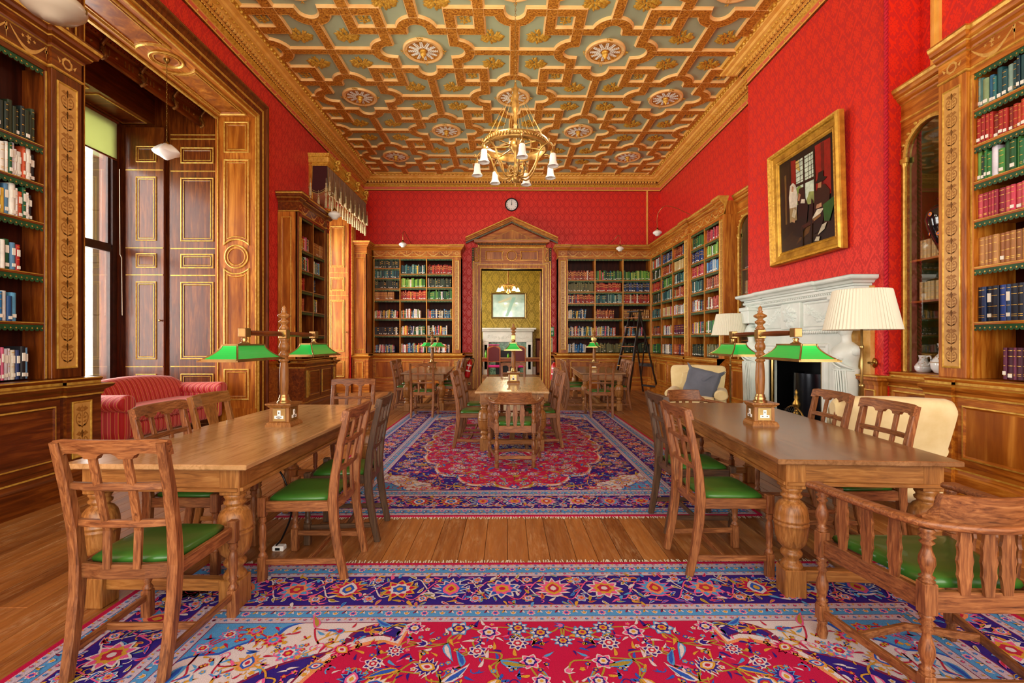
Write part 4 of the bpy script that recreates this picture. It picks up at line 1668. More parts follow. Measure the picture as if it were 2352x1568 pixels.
# travel so that 'right' is away from the opening: up the right side, over, down the left
inn = [(hw, 0), (hw, 3.48), (-hw, 3.48), (-hw, 0)]
vsweep(b, inn, [(0, -.3), (0, .07), (.012, .085), (.024, .085), (.024, .07), (.10, .07), (.11, .085), (.125, .085), (.125, .07), (.17, .075), (.17, .0)], [0, 1, 1, 1, 0, 1, 1, 1, 0, 0])
b.box(-.95, .95, -.07, 0, 3.64, 4.12, 0, 3)
eared = [(hw + .17, 0), (hw + .17, 3.62), (.90, 3.62), (.90, 4.08), (-.90, 4.08), (-.90, 3.62), (-hw - .17, 3.62), (-hw - .17, 0)]
vsweep(b, eared, [(0, .07), (.01, .08), (.02, .08), (.02, .07), (.055, .075), (.055, .10), (.08, .105), (.085, .09), (.085, 0)], [1, 1, 1, 0, 0, 1, 1, 0])
b.build('architrave', DMt, DR)
for cx, w in ((-.50, .50), (.50, .50)):
    s = 1 if cx > 0 else -1

    def shp(i, s=s):
        x_in, x_out = .25 + i, .76 - i
        pts = []
        r = .27
        z0, z1 = 3.73 + i, 4.0 - i
        cz = 3.865
        arc = []
        for k in range(9):
            zz = z0 + (z1 - z0) * k / 8
            arc.append((math.sqrt(max((r + i) ** 2 - (zz - cz) ** 2, 0)), zz))
        pts = [(x_out, z0), (x_out, z1)] + arc[::-1]
        pts = [(s * x, z) for x, z in pts]
        return pts if s < 0 else pts
    b = MB()
    loops = [[(p[0], y, p[1]) for p in shp(i)] for i, y in [(0, -.07), (0, -.085), (.012, -.087), (.03, -.074)]]
    if s < 0:
        loops = [l[::-1] for l in loops]
    b.rings([l[::-1] for l in loops], [1, 1, 0], 2)
    b.build('overdoor_panel', DMt, DR)
b = MB()
b.rings([[(p[0], y, p[1]) for p in circ(.155 - i, 28, 0, 3.865)] for i, y in [(0, -.07), (0, -.088), (.014, -.09), (.03, -.074), (.035, -.08)]], [1, 1, 0, 1], 2)
b.build('roundel', DMt, DR)
# consoles
for s in (-1, 1):
    b = MB()
    pts = bez([(.98 * s, -.13, 4.08), (1.03 * s, -.13, 4.04), (1.03 * s, -.13, 3.97), (.985 * s, -.13, 3.90), (.955 * s, -.13, 3.80), (.985 * s, -.13, 3.71), (1.05 * s, -.13, 3.70), (1.07 * s, -.13, 3.77), (1.03 * s, -.13, 3.81), (1.005 * s, -.13, 3.77)], 5)
    b.tube(pts, .014, 6, 1)
    b.box(.95 * s, 1.09 * s, -.12, 0, 3.68, 4.1, .01, 0)
    b.build('console', DMt, DR)
    b = MB()
    for k in range(8):
        b.lathe([(0, -.03), (.022 - .0012 * k, -.01), (.02 - .001 * k, .015), (0, .028)], 8, 1, TM(1.13 * s, -.04, 4.05 - k * .068))
    b.box(1.10 * s, 1.16 * s, -.03, 0, 3.5, 4.1, 0, 5)
    b.build('husk_drop', DMt, DR)
# entablature and pediment
b = MB()
b.sweep([(-.93, 0), (-.93, -.10), (.93, -.10), (.93, 0)], [(0, 4.09), (0, 4.105), (.012, 4.11), (.012, 4.12), (0, 4.12), (.02, 4.135), (.03, 4.16), (.05, 4.165), (.05, 4.20), (.11, 4.205), (.115, 4.22), (.15, 4.225), (.155, 4.29), (.16, 4.30), (-.1, 4.30)],
        [1, 1, 1, 0, 0, 0, 0, 5, 0, 0, 0, 3, 1, 0], caps=True)
for k in range(44):
    b.lathe([(0, -.012), (.012, 0), (0, .012)], 6, 1, TM(-.99 + k * .046, -.17, 4.185))
for k in range(56):
    b.lathe([(0, -.01), (.009, 0), (0, .01)], 6, 1, TM(-.95 + k * .0345, -.135, 4.148))
b.build('entablature', DMt, DR)
b = MB()
sl = math.atan2(4.93 - 4.34, 1.30)
b.prism([(-1.0, 4.30), (1.0, 4.30), (0, 4.76)], -.14, 0, 3)
for s in (-1, 1):
    # raking cornice: sweep a profile from eave to apex
    P = [(0, 0), (0, .04), (-.03, .05), (-.03, .08), (-.05, .09), (-.05, .10), (-.11, .105), (-.11, .12), (-.17, .13), (-.22, .10), (-.25, .10), (-.25, -.3)]
    rings = []
    for (x, z) in ((1.33 * s, 4.33), (0, 4.93)):
        rings.append([(x, -.22 + dy * 1.0, z + dz) for dy, dz in [(0, .05), (0, .02), (.02, .0), (.02, -.03), (.045, -.045), (.045, -.08), (.085, -.09), (.09, -.125), (.12, -.13), (.20, -.13), (.22, .05)]])
    n = 11
    vs = rings[0] + rings[1]
    mm = [1, 0, 3, 1, 3, 1, 5, 0, 0, 0, 0]
    b.add(vs, [(j, (j + 1) % n, (j + 1) % n + n, j + n) if s < 0 else (j + n, (j + 1) % n + n, (j + 1) % n, j) for j in range(n)], mm)
    b.add(rings[0], [tuple(range(n))], 0)
    L = math.hypot(1.33, .6)
    for k in range(30):
        t = .16 + k * .028
        b.lathe([(0, -.011), (.011, 0), (0, .011)], 6, 1, TM((1 - t) * 1.33 * s, -.152, 4.33 + t * .6 - .105))
    for k in range(26):
        t = .24 + k * .028
        b.lathe([(0, -.01), (.010, 0), (0, .01)], 6, 1, TM((1 - t) * 1.33 * s, -.145, 4.33 + t * .6 - .145))
tri = [(-.62, 4.325), (.62, 4.325), (0, 4.60)]
b.rings([[(x * (1 - i * 3), y, 4.40 + (z - 4.40) * (1 - i * 3)) for x, z in tri] for i, y in ((0, -.14), (0, -.15), (.01, -.15), (.012, -.142))], [1, 1, 1], 2)
b.build('pediment', DMt, DR)
# dado each side of the door
for x0, x1 in ((-1.40, -1.05), (1.05, 1.32)):
    b = MB()
    b.box(x0, x1, -.03, 0, 0, .99, 0, 0)
    b.sweep([(x0, 0), (x1, 0)], [(.0, 1.05), (.06, 1.05), (.07, 1.03), (.05, 1.0), (.055, .97), (.03, .94), (.03, .9)], 3)
    b.panel(x0 + .06, x1 - .06, .34, .84, [(0, -.03), (0, -.045), (.012, -.047), (.025, -.033)], [1, 1, 0], 2)
    struct(b.build('baseboard_back', DMt, None, TM(.12, YB, 0)))
# open door leaf folded into the next room, at the right hand jamb
dl = empty('door_2', TM(.97, 14.3, 0, R(84)))
tag(dl, kind='structure')
b = MB(); b.box(0, .84, -.045, 0, .01, 3.44, .004)
b.build('leaf', 'walZ', dl)
for z0, z1 in ((2.75, 3.3), (1.5, 2.6), (.3, 1.1)):
    mpanel(.1, .74, z0, z1, TM(0, 0, 0, PI) @ TM(-.84, 0, 0), dl, WM, big=.7)
    mpanel(.1, .74, z0, z1, TM(0, -.045, 0), dl, WM, big=.7)
b = MB(); b.lathe([(.03, 0), (.012, .01), (.012, .04), (.028, .05), (.02, .075)], 12, T=TM(.77, -.045, 1.2, rx=R(90)))
b.build('knob', 'black', dl)
# clock -----------------------------------------------------------
ck = empty('wall_clock', TM(.115, YB - .0, 5.36))
tag(ck, 'round black-rimmed wall clock with white dial showing twelve, above the pediment', 'clock')
b = MB(); b.lathe([(.19, 0), (.195, .04), (.18, .055), (.165, .05), (.16, .035)], 36, T=TM(rx=R(90)), cap=False); b.lathe([(.19, 0), (0, 0)], 24, T=TM(rx=R(90)), cap=False)
b.build('case', 'black', ck)
b = MB(); b.lathe([(.165, .034), (0, .034)], 36, T=TM(rx=R(90)), cap=False)
b.build('dial', 'white', ck)
NUM = ['XII', 'I', 'II', 'III', 'IIII', 'V', 'VI', 'VII', 'VIII', 'IX', 'X', 'XI']


def text(name, s, size, mat, parent, T, ext=.001, cat=None):
    c = bpy.data.curves.new(name, 'FONT')
    c.body = s
    c.size = size
    c.align_x = 'CENTER'
    c.align_y = 'CENTER'
    c.extrude = ext
    o = bpy.data.objects.new(name, c)
    me = bpy.data.meshes.new_from_object(o)
    bpy.data.objects.remove(o)
    me.materials.append(M[mat])
    o = bpy.data.objects.new(name, me)
    COL.objects.link(o)
    if parent is not None:
        o.parent = parent
        REG.setdefault(parent.name, []).append(o)
    o.matrix_basis = T
    return o


for k, s in enumerate(NUM):
    a = PI / 2 - k * PI / 6
    text('numeral', s, .036, 'black', ck, TM(.128 * math.cos(a), -.037, .128 * math.sin(a)) @ Matrix.Rotation(a - PI / 2, 4, (0, -1, 0)) @ Matrix.Rotation(R(90), 4, 'X'))
for L, w, a in ((.085, .010, PI / 2), (.12, .007, PI / 2 + .03)):
    b = MB(); b.prism([(-w, -.02), (w, -.02), (w * .4, L), (-w * .4, L)], -.044, -.041, 0, T=Matrix.Rotation(a - PI / 2, 4, (0, -1, 0)))
    b.build('hand', 'black', ck)
# signs -------------------------------------------------------------
M['signgreen'] = plain('sign_green', '#0f8a3c', .5)
M['cardcream'] = plain('cream_card', '#e8dcae', .6)
sg = empty('exit_sign', TM(1.30, YB - .0, 1.66))
tag(sg, 'small green exit sign with white running figure and arrow beside the door frame', 'sign')
b = MB(); b.box(-.055, .055, -.02, 0, -.14, .14, .004); b.build('plate', 'signgreen', sg)
b = MB()
b.prism([(-.035, .02), (.035, .02), (.035, .11), (-.035, .11)], -.022, -.019, 0)
b.prism([(-.03, -.05), (0, -.11), (.03, -.05), (.012, -.05), (.012, -.015), (-.012, -.015), (-.012, -.05)], -.022, -.019, 0)
b.build('pictogram', 'white', sg)
b = MB()
b.lathe([(.010, 0), (.010, .003)], 10, 0, TM(.0, -.0235, .098, rx=R(90)))
b.prism([(-.012, .05), (.004, .088), (.014, .083), (-.002, .045)], -.024, -.021, 0)
b.prism([(-.002, .05), (.018, .04), (.02, .028), (.012, .03), (-.006, .042)], -.024, -.021, 0)
b.prism([(-.008, .05), (-.02, .028), (-.013, .026), (0, .046)], -.024, -.021, 0)
b.build('figure', 'signgreen', sg)
sc = empty('notice_strip', TM(1.28, YB - .0, 1.27))
tag(sc, 'narrow cream switch strip with a column of dark dots below the exit sign', 'sign')
b = MB(); b.box(-.035, .035, -.025, 0, -.21, .21, .004); b.build('plate', 'cardcream', sc)
b = MB()
for k in range(9):
    b.lathe([(.008, 0), (.008, .004)], 8, 0, TM(0, -.025, -.16 + k * .04, rx=R(90)))
b.build('dot', 'black', sc)['kind'] = 'stuff'
ab = empty('alarm_box', TM(1.71, 13.75, 4.09))
tag(ab, 'small white sensor box standing on the cornice of the bookcase by the door', 'sensor')
b = MB(); b.box(-.07, .07, -.04, .04, 0, .075, .01); b.build('housing', 'white', ab)
b = MB()
for k in range(5): b.box(-.05, .05, -.043, -.039, .018 + k * .01, .022 + k * .01)
b.build('grille', 'black', ab)


def extinguisher(T, label):
    e = empty('fire_extinguisher', T)
    tag(e, label, 'extinguisher', 'extinguishers flanking the doorway')
    b = MB(); b.lathe([(.02, 0), (.075, .0), (.078, .02), (.078, .42), (.06, .47), (.025, .50), (.025, .53)], 20)
    b.build('cylinder', 'extred', e)
    b = MB(); b.box(-.02, .02, -.02, .02, .53, .57, .004); b.bar([(0, -.02, .57), (0, -.11, .60)], .02, .008); b.bar([(0, -.02, .55), (0, -.10, .545)], .02, .008)
    b.build('valve', 'black', e)
    b = MB(); b.tube(bez([(.02, 0, .55), (.08, 0, .56), (.115, 0, .48), (.10, 0, .3), (.09, 0, .15)], 5), .011, 8)
    b.build('hose', 'black', e)
    b = MB()
    n = 10
    for z0, z1, c in ((.17, .21, 0), (.33, .37, 0)):
        vs = [(.0792 * math.sin(a), -.0792 * math.cos(a), z) for z in (z0, z1) for a in [-.9 + 1.8 * k / n for k in range(n + 1)]]
        b.add(vs, [(k, k + 1, k + n + 2, k + n + 1) for k in range(n)], 0)
    b.build('label_band', 'white', e)
    return e


M['lbl'] = plain('worn_label', '#e0d8d0', .6)
extinguisher(TM(-1.17, 13.72, .35, 0, 0, R(12)), 'red fire extinguisher tilted on its bracket between the bookcase and the door frame')
extinguisher(TM(1.30, 13.75, .25, 0, 0, R(4)), 'red fire extinguisher partly hidden behind a chair under the exit sign')
for xx, yy, lb in ((-3.35, 13.37, 'small brass socket plate on the skirting of the three-column bookcase'), (-1.12, 13.95, 'brass double socket low on the wall under the tilted extinguisher')):
    e = empty('socket_plate', TM(xx, yy, .15)); tag(e, lb, 'socket')
    b = MB(); b.box(-.045, .045, -.012, 0, -.045, .045, .004); b.build('plate', 'brass', e)
    b = MB(); b.box(-.02, .02, -.014, -.01, -.02, .02); b.build('insert', 'black', e)
# the next room's things ------------------------------------------------------------
fm = empty('mantelpiece', TM(.0, 20.0, 0)); tag(fm, 'white marble mantelpiece in the olive-papered room beyond the doorway', 'fireplace')
b = MB()
b.box(-1.18, 1.18, -.30, 0, 1.86, 1.93, .01); b.box(-1.1, 1.1, -.24, 0, 1.78, 1.86, .01)
for k in range(40): b.box(-1.08 + k * .0545, -1.05 + k * .0545, -.26, -.24, 1.80, 1.84)
b.build('shelf', 'marble', fm)
b = MB(); b.box(-1.03, 1.03, -.18, 0, 1.35, 1.78, .01); b.build('frieze', 'marble', fm)
b = MB()
for k in range(12):
    bb = MB(); relief(bb, k, 12, .06)
    b.add(bb.v, bb.f, 0, True, TM(-.8 + k * .145, -.185, 1.55 + .05 * math.cos(k), rx=R(90)) @ TM(rx=PI))
b.build('carved_swag', 'marble', fm)
for s in (-1, 1):
    b = MB(); b.box(.78 * s, 1.03 * s, -.18, 0, 0, 1.35, .01); b.panel(min(.83 * s, .98 * s), max(.83 * s, .98 * s), .2, 1.25, [(0, -.18), (.01, -.19), (.02, -.18)], [0, 0], 0)
    b.build('jamb', 'marble', fm)
M['gmarble'] = plain('green_marble', '#1c4a34', .2, c2='#7aa88a', vs=9)
b = MB(); b.box(-.78, -.5, -.1, 0, 0, 1.35); b.box(.5, .78, -.1, 0, 0, 1.35); b.box(-.5, .5, -.1, 0, 1.0, 1.35); b.build('slip', 'gmarble', fm)
b = MB(); b.box(-.5, .5, -.05, 0, 0, 1.0); b.build('firebox', 'black', fm)
pf = empty('framed_print', TM(.04, 20.0, 2.86)); tag(pf, 'dark-framed picture behind reflecting glass above the distant mantelpiece', 'picture')
b = MB()
vsweep(b, [(.72, -.53), (.72, .53), (-.72, .53), (-.72, -.53)], [(-.06, 0), (-.06, .03), (-.03, .035), (-.01, .05), (0, .04), (0, 0)], [0, 0, 1, 0, 0], True)
b.build('frame', [plain('dark_gilt_frame', '#5a4a1c', .4, .3), 'brass'], pf)
M['refl'] = plain('pale_sea_print', '#bfe0d0', .12, c2='#7fb8a8', vs=1.4, coat=.6)
b = MB(); b.box(-.68, .68, -.02, 0, -.49, .49); b.build('print', 'refl', pf)
b = MB()
b.add([(-.45, -.022, .16), (.1, -.022, .38), (.12, -.022, .28), (-.4, -.022, .10)], [(0, 1, 2, 3)], 0)
b.add([(-.16, -.022, -.45), (-.02, -.022, -.45), (.3, -.022, .35), (.16, -.022, .35)], [(0, 1, 2, 3)], 1)
b.build('brushwork', [plain('peach_paint', '#c8d0a8', .3), plain('teal_paint', '#8cc8b8', .3)], pf)
tb = empty('long_table', TM(.05, 18.2, 0)); tag(tb, 'long wooden table standing before the mantelpiece in the next room', 'table')
b = MB(); b.box(-1.6, 1.6, -.4, .4, .72, .76, .005); b.build('tabletop', 'loakX', tb)
for sx in (-1, 1):
    for sy in (-1, 1):
        b = MB(); b.box(sx * 1.45, sx * 1.53, sy * .3, sy * .37, 0, .72, .004); b.build('leg', 'walZ', tb)
b = MB(); b.box(-1.45, 1.45, -.35, -.33, .62, .72); b.box(-1.45, 1.45, .33, .35, .62, .72); b.build('apron', 'walX', tb)


def maroon_chair(T, label):
    e = empty('upholstered_chair', T)
    tag(e, label, 'chair', 'maroon chairs in the next room')
    out = [(-.24, .62), (-.24, 1.12), (-.2, 1.17)] + [(-.2 + .4 * k / 10, 1.17 + .055 * math.sin(PI * k / 10)) for k in range(1, 10)] + [(.2, 1.17), (.24, 1.12), (.24, .62)]
    b = MB(); b.prism(out, -.02, .02, 0); b.build('backrest', 'walZ', e)
    inn_ = [(x * .82, .66 + (z - .62) * .85) for x, z in out]
    b = MB(); b.prism(inn_, -.032, .03, 0); b.build('back_pad', 'redleather', e)
    b = MB(); b.box(-.25, .25, -.02, .42, .42, .5, .03); b.build('seat', 'magenta', e)
    for sx in (-1, 1):
        for y in (0, .38):
            b = MB(); b.box(sx * .2, sx * .245, y - .02, y + .025, 0, .62 if y == 0 else .43, .004); b.build('leg', 'dwalZ', e)
    return e


maroon_chair(TM(-.50, 17.4, 0), 'maroon-backed chair with a cloth on it at the long table in the next room')
maroon_chair(TM(.42, 17.4, 0), 'maroon-backed chair at the long table in the next room, by the open door leaf')
for xx, hh, lb in ((-.82, .28, 'tall green glass bottle standing on the long table in the next room'), (.02, .16, 'short green glass bottle between the maroon chairs in the next room')):
    b = MB(); b.lathe([(.035, 0), (.04, .02), (.04, hh * .6), (.014, hh * .8), (.014, hh)], 12)
    tag(b.build('bottle', plain('green_bottle', '#5fb01c', .1, coat=.5), None, TM(xx, 18.1, .76)), lb, 'bottle')
b = MB(); b.box(-.2, .2, -.05, .08, 0, .035, .012)
tag(b.build('folded_cloth', 'magenta', None, TM(-.50, 17.4, 1.225)), 'magenta cloth folded over the top of a maroon chair back', 'cloth')
for xx in (-1.35, 1.38):
    e = empty('pedestal_cabinet', TM(xx, 19.75, 0)); tag(e, 'dark red-brown cabinet %s of the distant mantelpiece' % ('on the window side' if xx < 0 else 'on the door-leaf side'), 'cabinet')
    b = MB(); b.box(-.22, .22, -.2, .2, 0, 1.45, .01); b.build('body', 'inter', e)
    b = MB(); b.box(-.24, .24, -.22, .22, 1.45, 1.5, .008); b.build('top', 'inter', e)
    b = MB(); b.box(-.18, .18, -.215, -.2, .1, 1.4, .004); b.build('door', 'dwalZ', e)


# ================================================================== fireplace
# local frame: x -> world -Y, front -> world -X; origin on the breast face
FP = empty('fireplace', TM(XBR, 6.65, 0, R(-90)))
tag(FP, 'carved white marble fireplace with caryatid busts, swags and a deep mantel shelf', 'fireplace')
b = MB()
SHP = [(-.3, 2.0), (0, 2.0), (.02, 2.01), (.02, 2.03), (.05, 2.035), (.07, 2.06), (.11, 2.075), (.12, 2.09), (.12, 2.115), (.13, 2.12), (-.3, 2.12)]
mp = [(-1.24, 0), (-1.24, -.19), (-.60, -.19), (-.60, -.23), (.60, -.23), (.60, -.19), (1.24, -.19), (1.24, 0)]
b.sweep(mp, SHP, 0, caps=True)
b.add([(-1.37, -.0, 2.12), (-1.37, -.32, 2.12), (1.37, -.32, 2.12), (1.37, 0, 2.12)], [(0, 1, 2, 3)], 0)
b.add([(-1.25, -.0, 2.0), (-1.25, -.2, 2.0), (1.25, -.2, 2.0), (1.25, 0, 2.0)], [(3, 2, 1, 0)], 0)
b.sweep([(-1.22, 0), (-1.22, -.16), (1.22, -.16), (1.22, 0)], [(0, 1.90), (.03, 1.92), (.03, 1.95), (.06, 1.97), (.06, 2.0)], 0)
b.build('mantel_shelf', 'marble', FP)
b = MB()
for k in range(60):
    x = -1.18 + k * .04
    b.lathe([(0, -.014), (.014, 0), (0, .014)], 6, 0, TM(x, -.20, 1.955))
b.build('egg_moulding', 'marble', FP)['kind'] = 'stuff'
b = MB(); b.box(-1.20, 1.20, -.15, 0, 1.52, 1.90, .004)
b.build('frieze', 'marble', FP)
for cx in (-.62, .62):
    b = MB()
    b.panel(cx - .36, cx + .36, 1.56, 1.88, [(0, -.15), (.0, -.16), (.01, -.165), (.025, -.152)], [0, 0, 0], 0)
    b.build('frieze_panel', 'marble', FP)
    b = MB()
    for k in range(15):
        t = k / 14
        x = cx - .27 + .54 * t
        z = 1.82 - .15 * math.sin(PI * t)
        bb = MB(); relief(bb, 30 + k, 14, .036 + .018 * math.sin(PI * t))
        b.add([(p[0], p[1], p[2] * 2) for p in bb.v], bb.f, 0, True, TM(x, -.152, z, rx=R(-90)))
    for s in (-1, 1):
        bb = MB(); relief(bb, 77, 18, .05)
        b.add([(p[0], p[1], p[2] * 2) for p in bb.v], bb.f, 0, True, TM(cx + s * .29, -.152, 1.76, rx=R(-90)))
    b.build('carved_swag', 'marble', FP)
b = MB(); b.box(-.22, .22, -.19, -.14, 1.54, 1.90, .008)
bb = MB(); relief(bb, 9, 60, .13)
b.add([(x, y, z * 1.6) for x, y, z in bb.v], bb.f, 0, True, TM(0, -.19, 1.72, rx=R(-90)))
b.build('centre_tablet', 'marble', FP)
# rope moulding and inner surround
b = MB()
for k in range(46):
    b.lathe([(0, -.032), (.02, -.01), (.02, .01), (0, .032)], 6, 0, TM(-1.0 + k * .0445, -.165, 1.49, 0, 0, R(38)))
b.build('rope_moulding', 'marble', FP)['kind'] = 'stuff'
b = MB()
b.box(-.98, .98, -.14, 0, 1.22, 1.52, .004); b.box(-.98, -.62, -.14, 0, 0, 1.22, .004); b.box(.62, .98, -.14, 0, 0, 1.22, .004)
vsweep(b, [(.62, .02), (.62, 1.22), (-.62, 1.22), (-.62, .02)], [(0, .1), (0, .155), (.05, .16), (.07, .15), (.09, .165), (.12, .155), (.13, .14)], 0)
b.build('surround', 'marble', FP)
b = MB()
b.box(-1.30, -.97, -.05, 0, 0, 2.0, 0)
b.build('ochre_backing', 'marble2', FP)
b = MB()
b.box(.97, 1.30, -.05, 0, 0, 2.0, 0)
b.build('ochre_backing', 'marble2', FP)


def herm(s):
    """caryatid: tapering draped pedestal, torso, head with hair"""
    e = empty('caryatid', TM(1.09 * s, -.14, 0), FP)
    b = MB()
    sec = [(0, .10, .12), (.10, .10, .12), (.12, .085, .10), (.45, .09, .105), (.80, .105, .115), (.98, .12, .12), (1.05, .125, .13)]
    rings = []
    for z, hx, hy in sec:
        rings.append([(hx * (1 + .04 * math.sin(5 * a + z * 6)) * math.cos(a), hy * (1 + .05 * math.sin(7 * a)) * math.sin(a) - .03, z) for a in [2 * PI * k / 24 for k in range(24)]])
    b.loft(rings, 0, True)
    b.build('draped_shaft', 'marble', e)
    b = MB()
    tor = [(1.03, .125, .12, 0), (1.08, .115, .11, 0), (1.14, .125, .125, -.012), (1.20, .15, .14, -.02), (1.26, .165, .125, -.012), (1.31, .16, .10, 0), (1.345, .09, .075, .005), (1.37, .052, .052, .0), (1.42, .048, .05, -.005), (1.45, .052, .055, -.01)]
    rings = []
    for z, hx, hy, oy in tor:
        rings.append([(hx * math.cos(a), hy * math.sin(a) - .03 + oy, z) for a in [2 * PI * k / 24 for k in range(24)]])
    b.loft(rings, 0, True)
    for q in (-1, 1):
        b.lathe([(0, -.05), (.035, -.035), (.052, 0), (.035, .035), (0, .05)], 12, 0, TM(.06 * q, -.125, 1.19))
    b.tube(bez([(-.15, -.05, 1.31), (-.10, -.145, 1.24), (.0, -.175, 1.16), (.10, -.15, 1.10), (.13, -.06, 1.06)], 6), .016, 7)
    b.tube(bez([(-.15, -.02, 1.30), (-.12, -.13, 1.20), (-.02, -.17, 1.11), (.08, -.155, 1.06)], 6), .012, 7)
    for q in (-1, 1):
        b.lathe([(0, -.07), (.045, -.05), (.058, 0), (.045, .04), (0, .06)], 12, 0, TM(.145 * q, -.03, 1.27))
    b.tube([(-.128, -.03, 1.04), (-.09, -.13, 1.04), (0, -.165, 1.04), (.09, -.13, 1.04), (.128, -.03, 1.04)], .012, 7)
    b.build('torso', 'marble', e)
    b = MB()
    hd = [(1.43, .045, .05, -.0), (1.46, .055, .065, -.01), (1.50, .068, .078, -.012), (1.54, .074, .085, -.008), (1.58, .075, .086, 0), (1.62, .066, .076, .008), (1.65, .04, .05, .012), (1.66, .01, .01, .012)]
    rings = []
    for z, hx, hy, oy in hd:
        rings.append([(hx * math.cos(a), hy * math.sin(a) - .035 + oy, z) for a in [2 * PI * k / 20 for k in range(20)]])
    b.loft(rings, 0, True)
    b.prism([(-.012, 1.515), (.012, 1.515), (.006, 1.565), (-.006, 1.565)], -.140, -.10, 0)
    b.box(-.022, .022, -.132, -.10, 1.485, 1.495, .004)
    for q in (-1, 1):
        b.lathe([(0, -.008), (.012, 0), (0, .008)], 8, 0, TM(.028 * q, -.118, 1.56))
    bb = MB(); relief(bb, 14, 40, .09)
    b.add([(x, y, z) for x, y, z in bb.v], bb.f, 0, True, TM(0, -.0, 1.60, rx=R(180)))
    b.build('head', 'marble', e)
    b = MB()
    for k in range(9):
        a = -.9 + k * .22
        b.tube(bez([(.13 * math.sin(a), -.03 - .13 * math.cos(a), 1.05), (.11 * math.sin(a + .2), -.03 - .125 * math.cos(a + .2), .7), (.10 * math.sin(a), -.03 - .115 * math.cos(a), .3)], 5), .010, 5)
    b.build('drapery_fold', 'marble', e)
    b = MB(); b.box(-.13, .13, -.15, .08, 1.66, 1.9, .01); b.box(-.15, .15, -.17, .08, 1.86, 1.92, .01)
    b.build('capital', 'marble', e)
    b = MB(); b.box(-.13, .13, -.16, .10, -.0, .1, .01); b.build('foot_block', 'marble', e)


herm(-1); herm(1)
b = MB()
b.box(-.62, .62, -.02, .6, 0, 1.22, 0)
fb = MB()
fb.add([(-.62, -.02, 0), (.62, -.02, 0), (.62, .34, 0), (-.62, .34, 0), (-.62, -.02, 1.22), (.62, -.02, 1.22), (.62, .34, 1.22), (-.62, .34, 1.22)], [(3, 2, 6, 7), (0, 3, 7, 4), (2, 1, 5, 6), (4, 7, 6, 5)], 0)
fb.build('firebox', 'black', FP)
M['blacksteel'] = plain('polished_black_steel', '#0c1018', .22, .6)
b = MB()
vsweep(b, [(.55, 0), (.55, 1.12), (-.55, 1.12), (-.55, 0)], [(0, .1), (0, .12), (.03, .13), (.05, .12), (.07, .12), (.07, .08)], [0, 1, 0, 1, 0])
b.build('brass_frame', ['obrass', 'brass'], FP)
b = MB()
n = 24
rings = [[(.34 * math.sin(a), .22 - .30 * math.cos(a), z) for a in [-PI / 2 + PI * k / n for k in range(n + 1)]] for z in (.02, .86, .93)]
rings[2] = [(x * .96, y, z) for x, y, z in rings[2]]
b.loft(rings, 0, True, False, closed=False)
b.build('hood', 'blacksteel', FP)
b = MB(); b.box(-1.2, 1.2, -.55, -.05, 0, .03, .004)
tag(b.build('hearth_slab', 'marble', None, TM(XBR, 6.65, 0, R(-90))), 'pale stone hearth slab set before the marble fireplace', 'hearth')
for k, xx in enumerate((-.45, .43)):
    e = empty('firedog', TM(XBR - .36, 6.65 - xx, .03))
    tag(e, 'ornate brass firedog with ball finial at the %s end of the hearth' % ('corner-bookcase' if k == 0 else 'mesh-screen'), 'firedog', 'brass firedogs')
    b = MB()
    b.lathe([(.10, 0), (.09, .03), (.05, .05), (.045, .09), (.03, .11)], 14)
    b.build('foot', 'obrass', e)
    b = MB(); b.lathe([(.03, .1), (.05, .13), (.09, .19), (.105, .25), (.09, .31), (.05, .35), (.028, .37)], 16); b.build('ball', 'obrass', e)
    b = MB(); b.lathe([(.028, .37), (.05, .40), (.028, .43), (.02, .46), (.045, .50), (.05, .53), (.02, .58), (.03, .61), (.014, .65), (.022, .68), (0, .72)], 14); b.build('finial', 'obrass', e)
# domed mesh fire screen
e = empty('fire_screen', TM(XBR - .50, 6.05, .03, R(-90)))
tag(e, 'domed black wire mesh spark guard standing on the hearth', 'fire screen')
M['mesh'] = plain('dark_wire_mesh', '#10120e', .5, .3)
b = MB()
for k in range(19):
    t = -1 + 2 * k / 18
    w = .34
    pts = [(w * t, -.10 * math.cos(j * PI / 16) * (1 - .4 * t * t), .52 * math.sqrt(max(1 - t * t * .98, 0)) * math.sin(j * PI / 16 * 1.0)) for j in range(0, 9)]
    b.tube(pts, .003, 4)
for j in range(1, 14):
    z = .5 * j / 14
    hwid = .34 * math.sqrt(1 - (z / .53) ** 2)
    b.tube([(hwid * t, -.10 * (1 - .4 * t * t) * math.sqrt(max(1 - (z / .53) ** 2, 0)), z) for t in [-1 + 2 * k / 10 for k in range(11)]], .0025, 4)
b.build('wire_mesh', 'mesh', e)['kind'] = 'stuff'
b = MB(); b.tube([(.34 * math.cos(a), 0, .52 * math.sin(a)) for a in [PI * k / 20 for k in range(21)]] , .01, 6); b.tube([(-.34, 0, .01), (.34, 0, .01)], .01, 6)
b.build('rim', 'obrass', e)
# dado pedestals on the chimney breast next to the cabinets
for yy in (5.29, 8.07):
    b = MB()
    b.box(-.12, .12, -.10, 0, 0, .93, .0, 0)
    b.sweep([(-.12, 0), (-.12, -.10), (.12, -.10), (.12, 0)], [(-.1, 1.0), (.05, 1.0), (.06, .985), (.045, .97), (.05, .95), (.02, .93), (.0, .88)], [0, 1, 0, 0, 0, 0])
    b.panel(-.08, .08, .3, .84, [(0, -.10), (0, -.112), (.01, -.114), (.02, -.103)], [1, 1, 0], 2)
    struct(b.build('trim_dado', WM, None, TM(XBR, yy, 0, R(-90))))
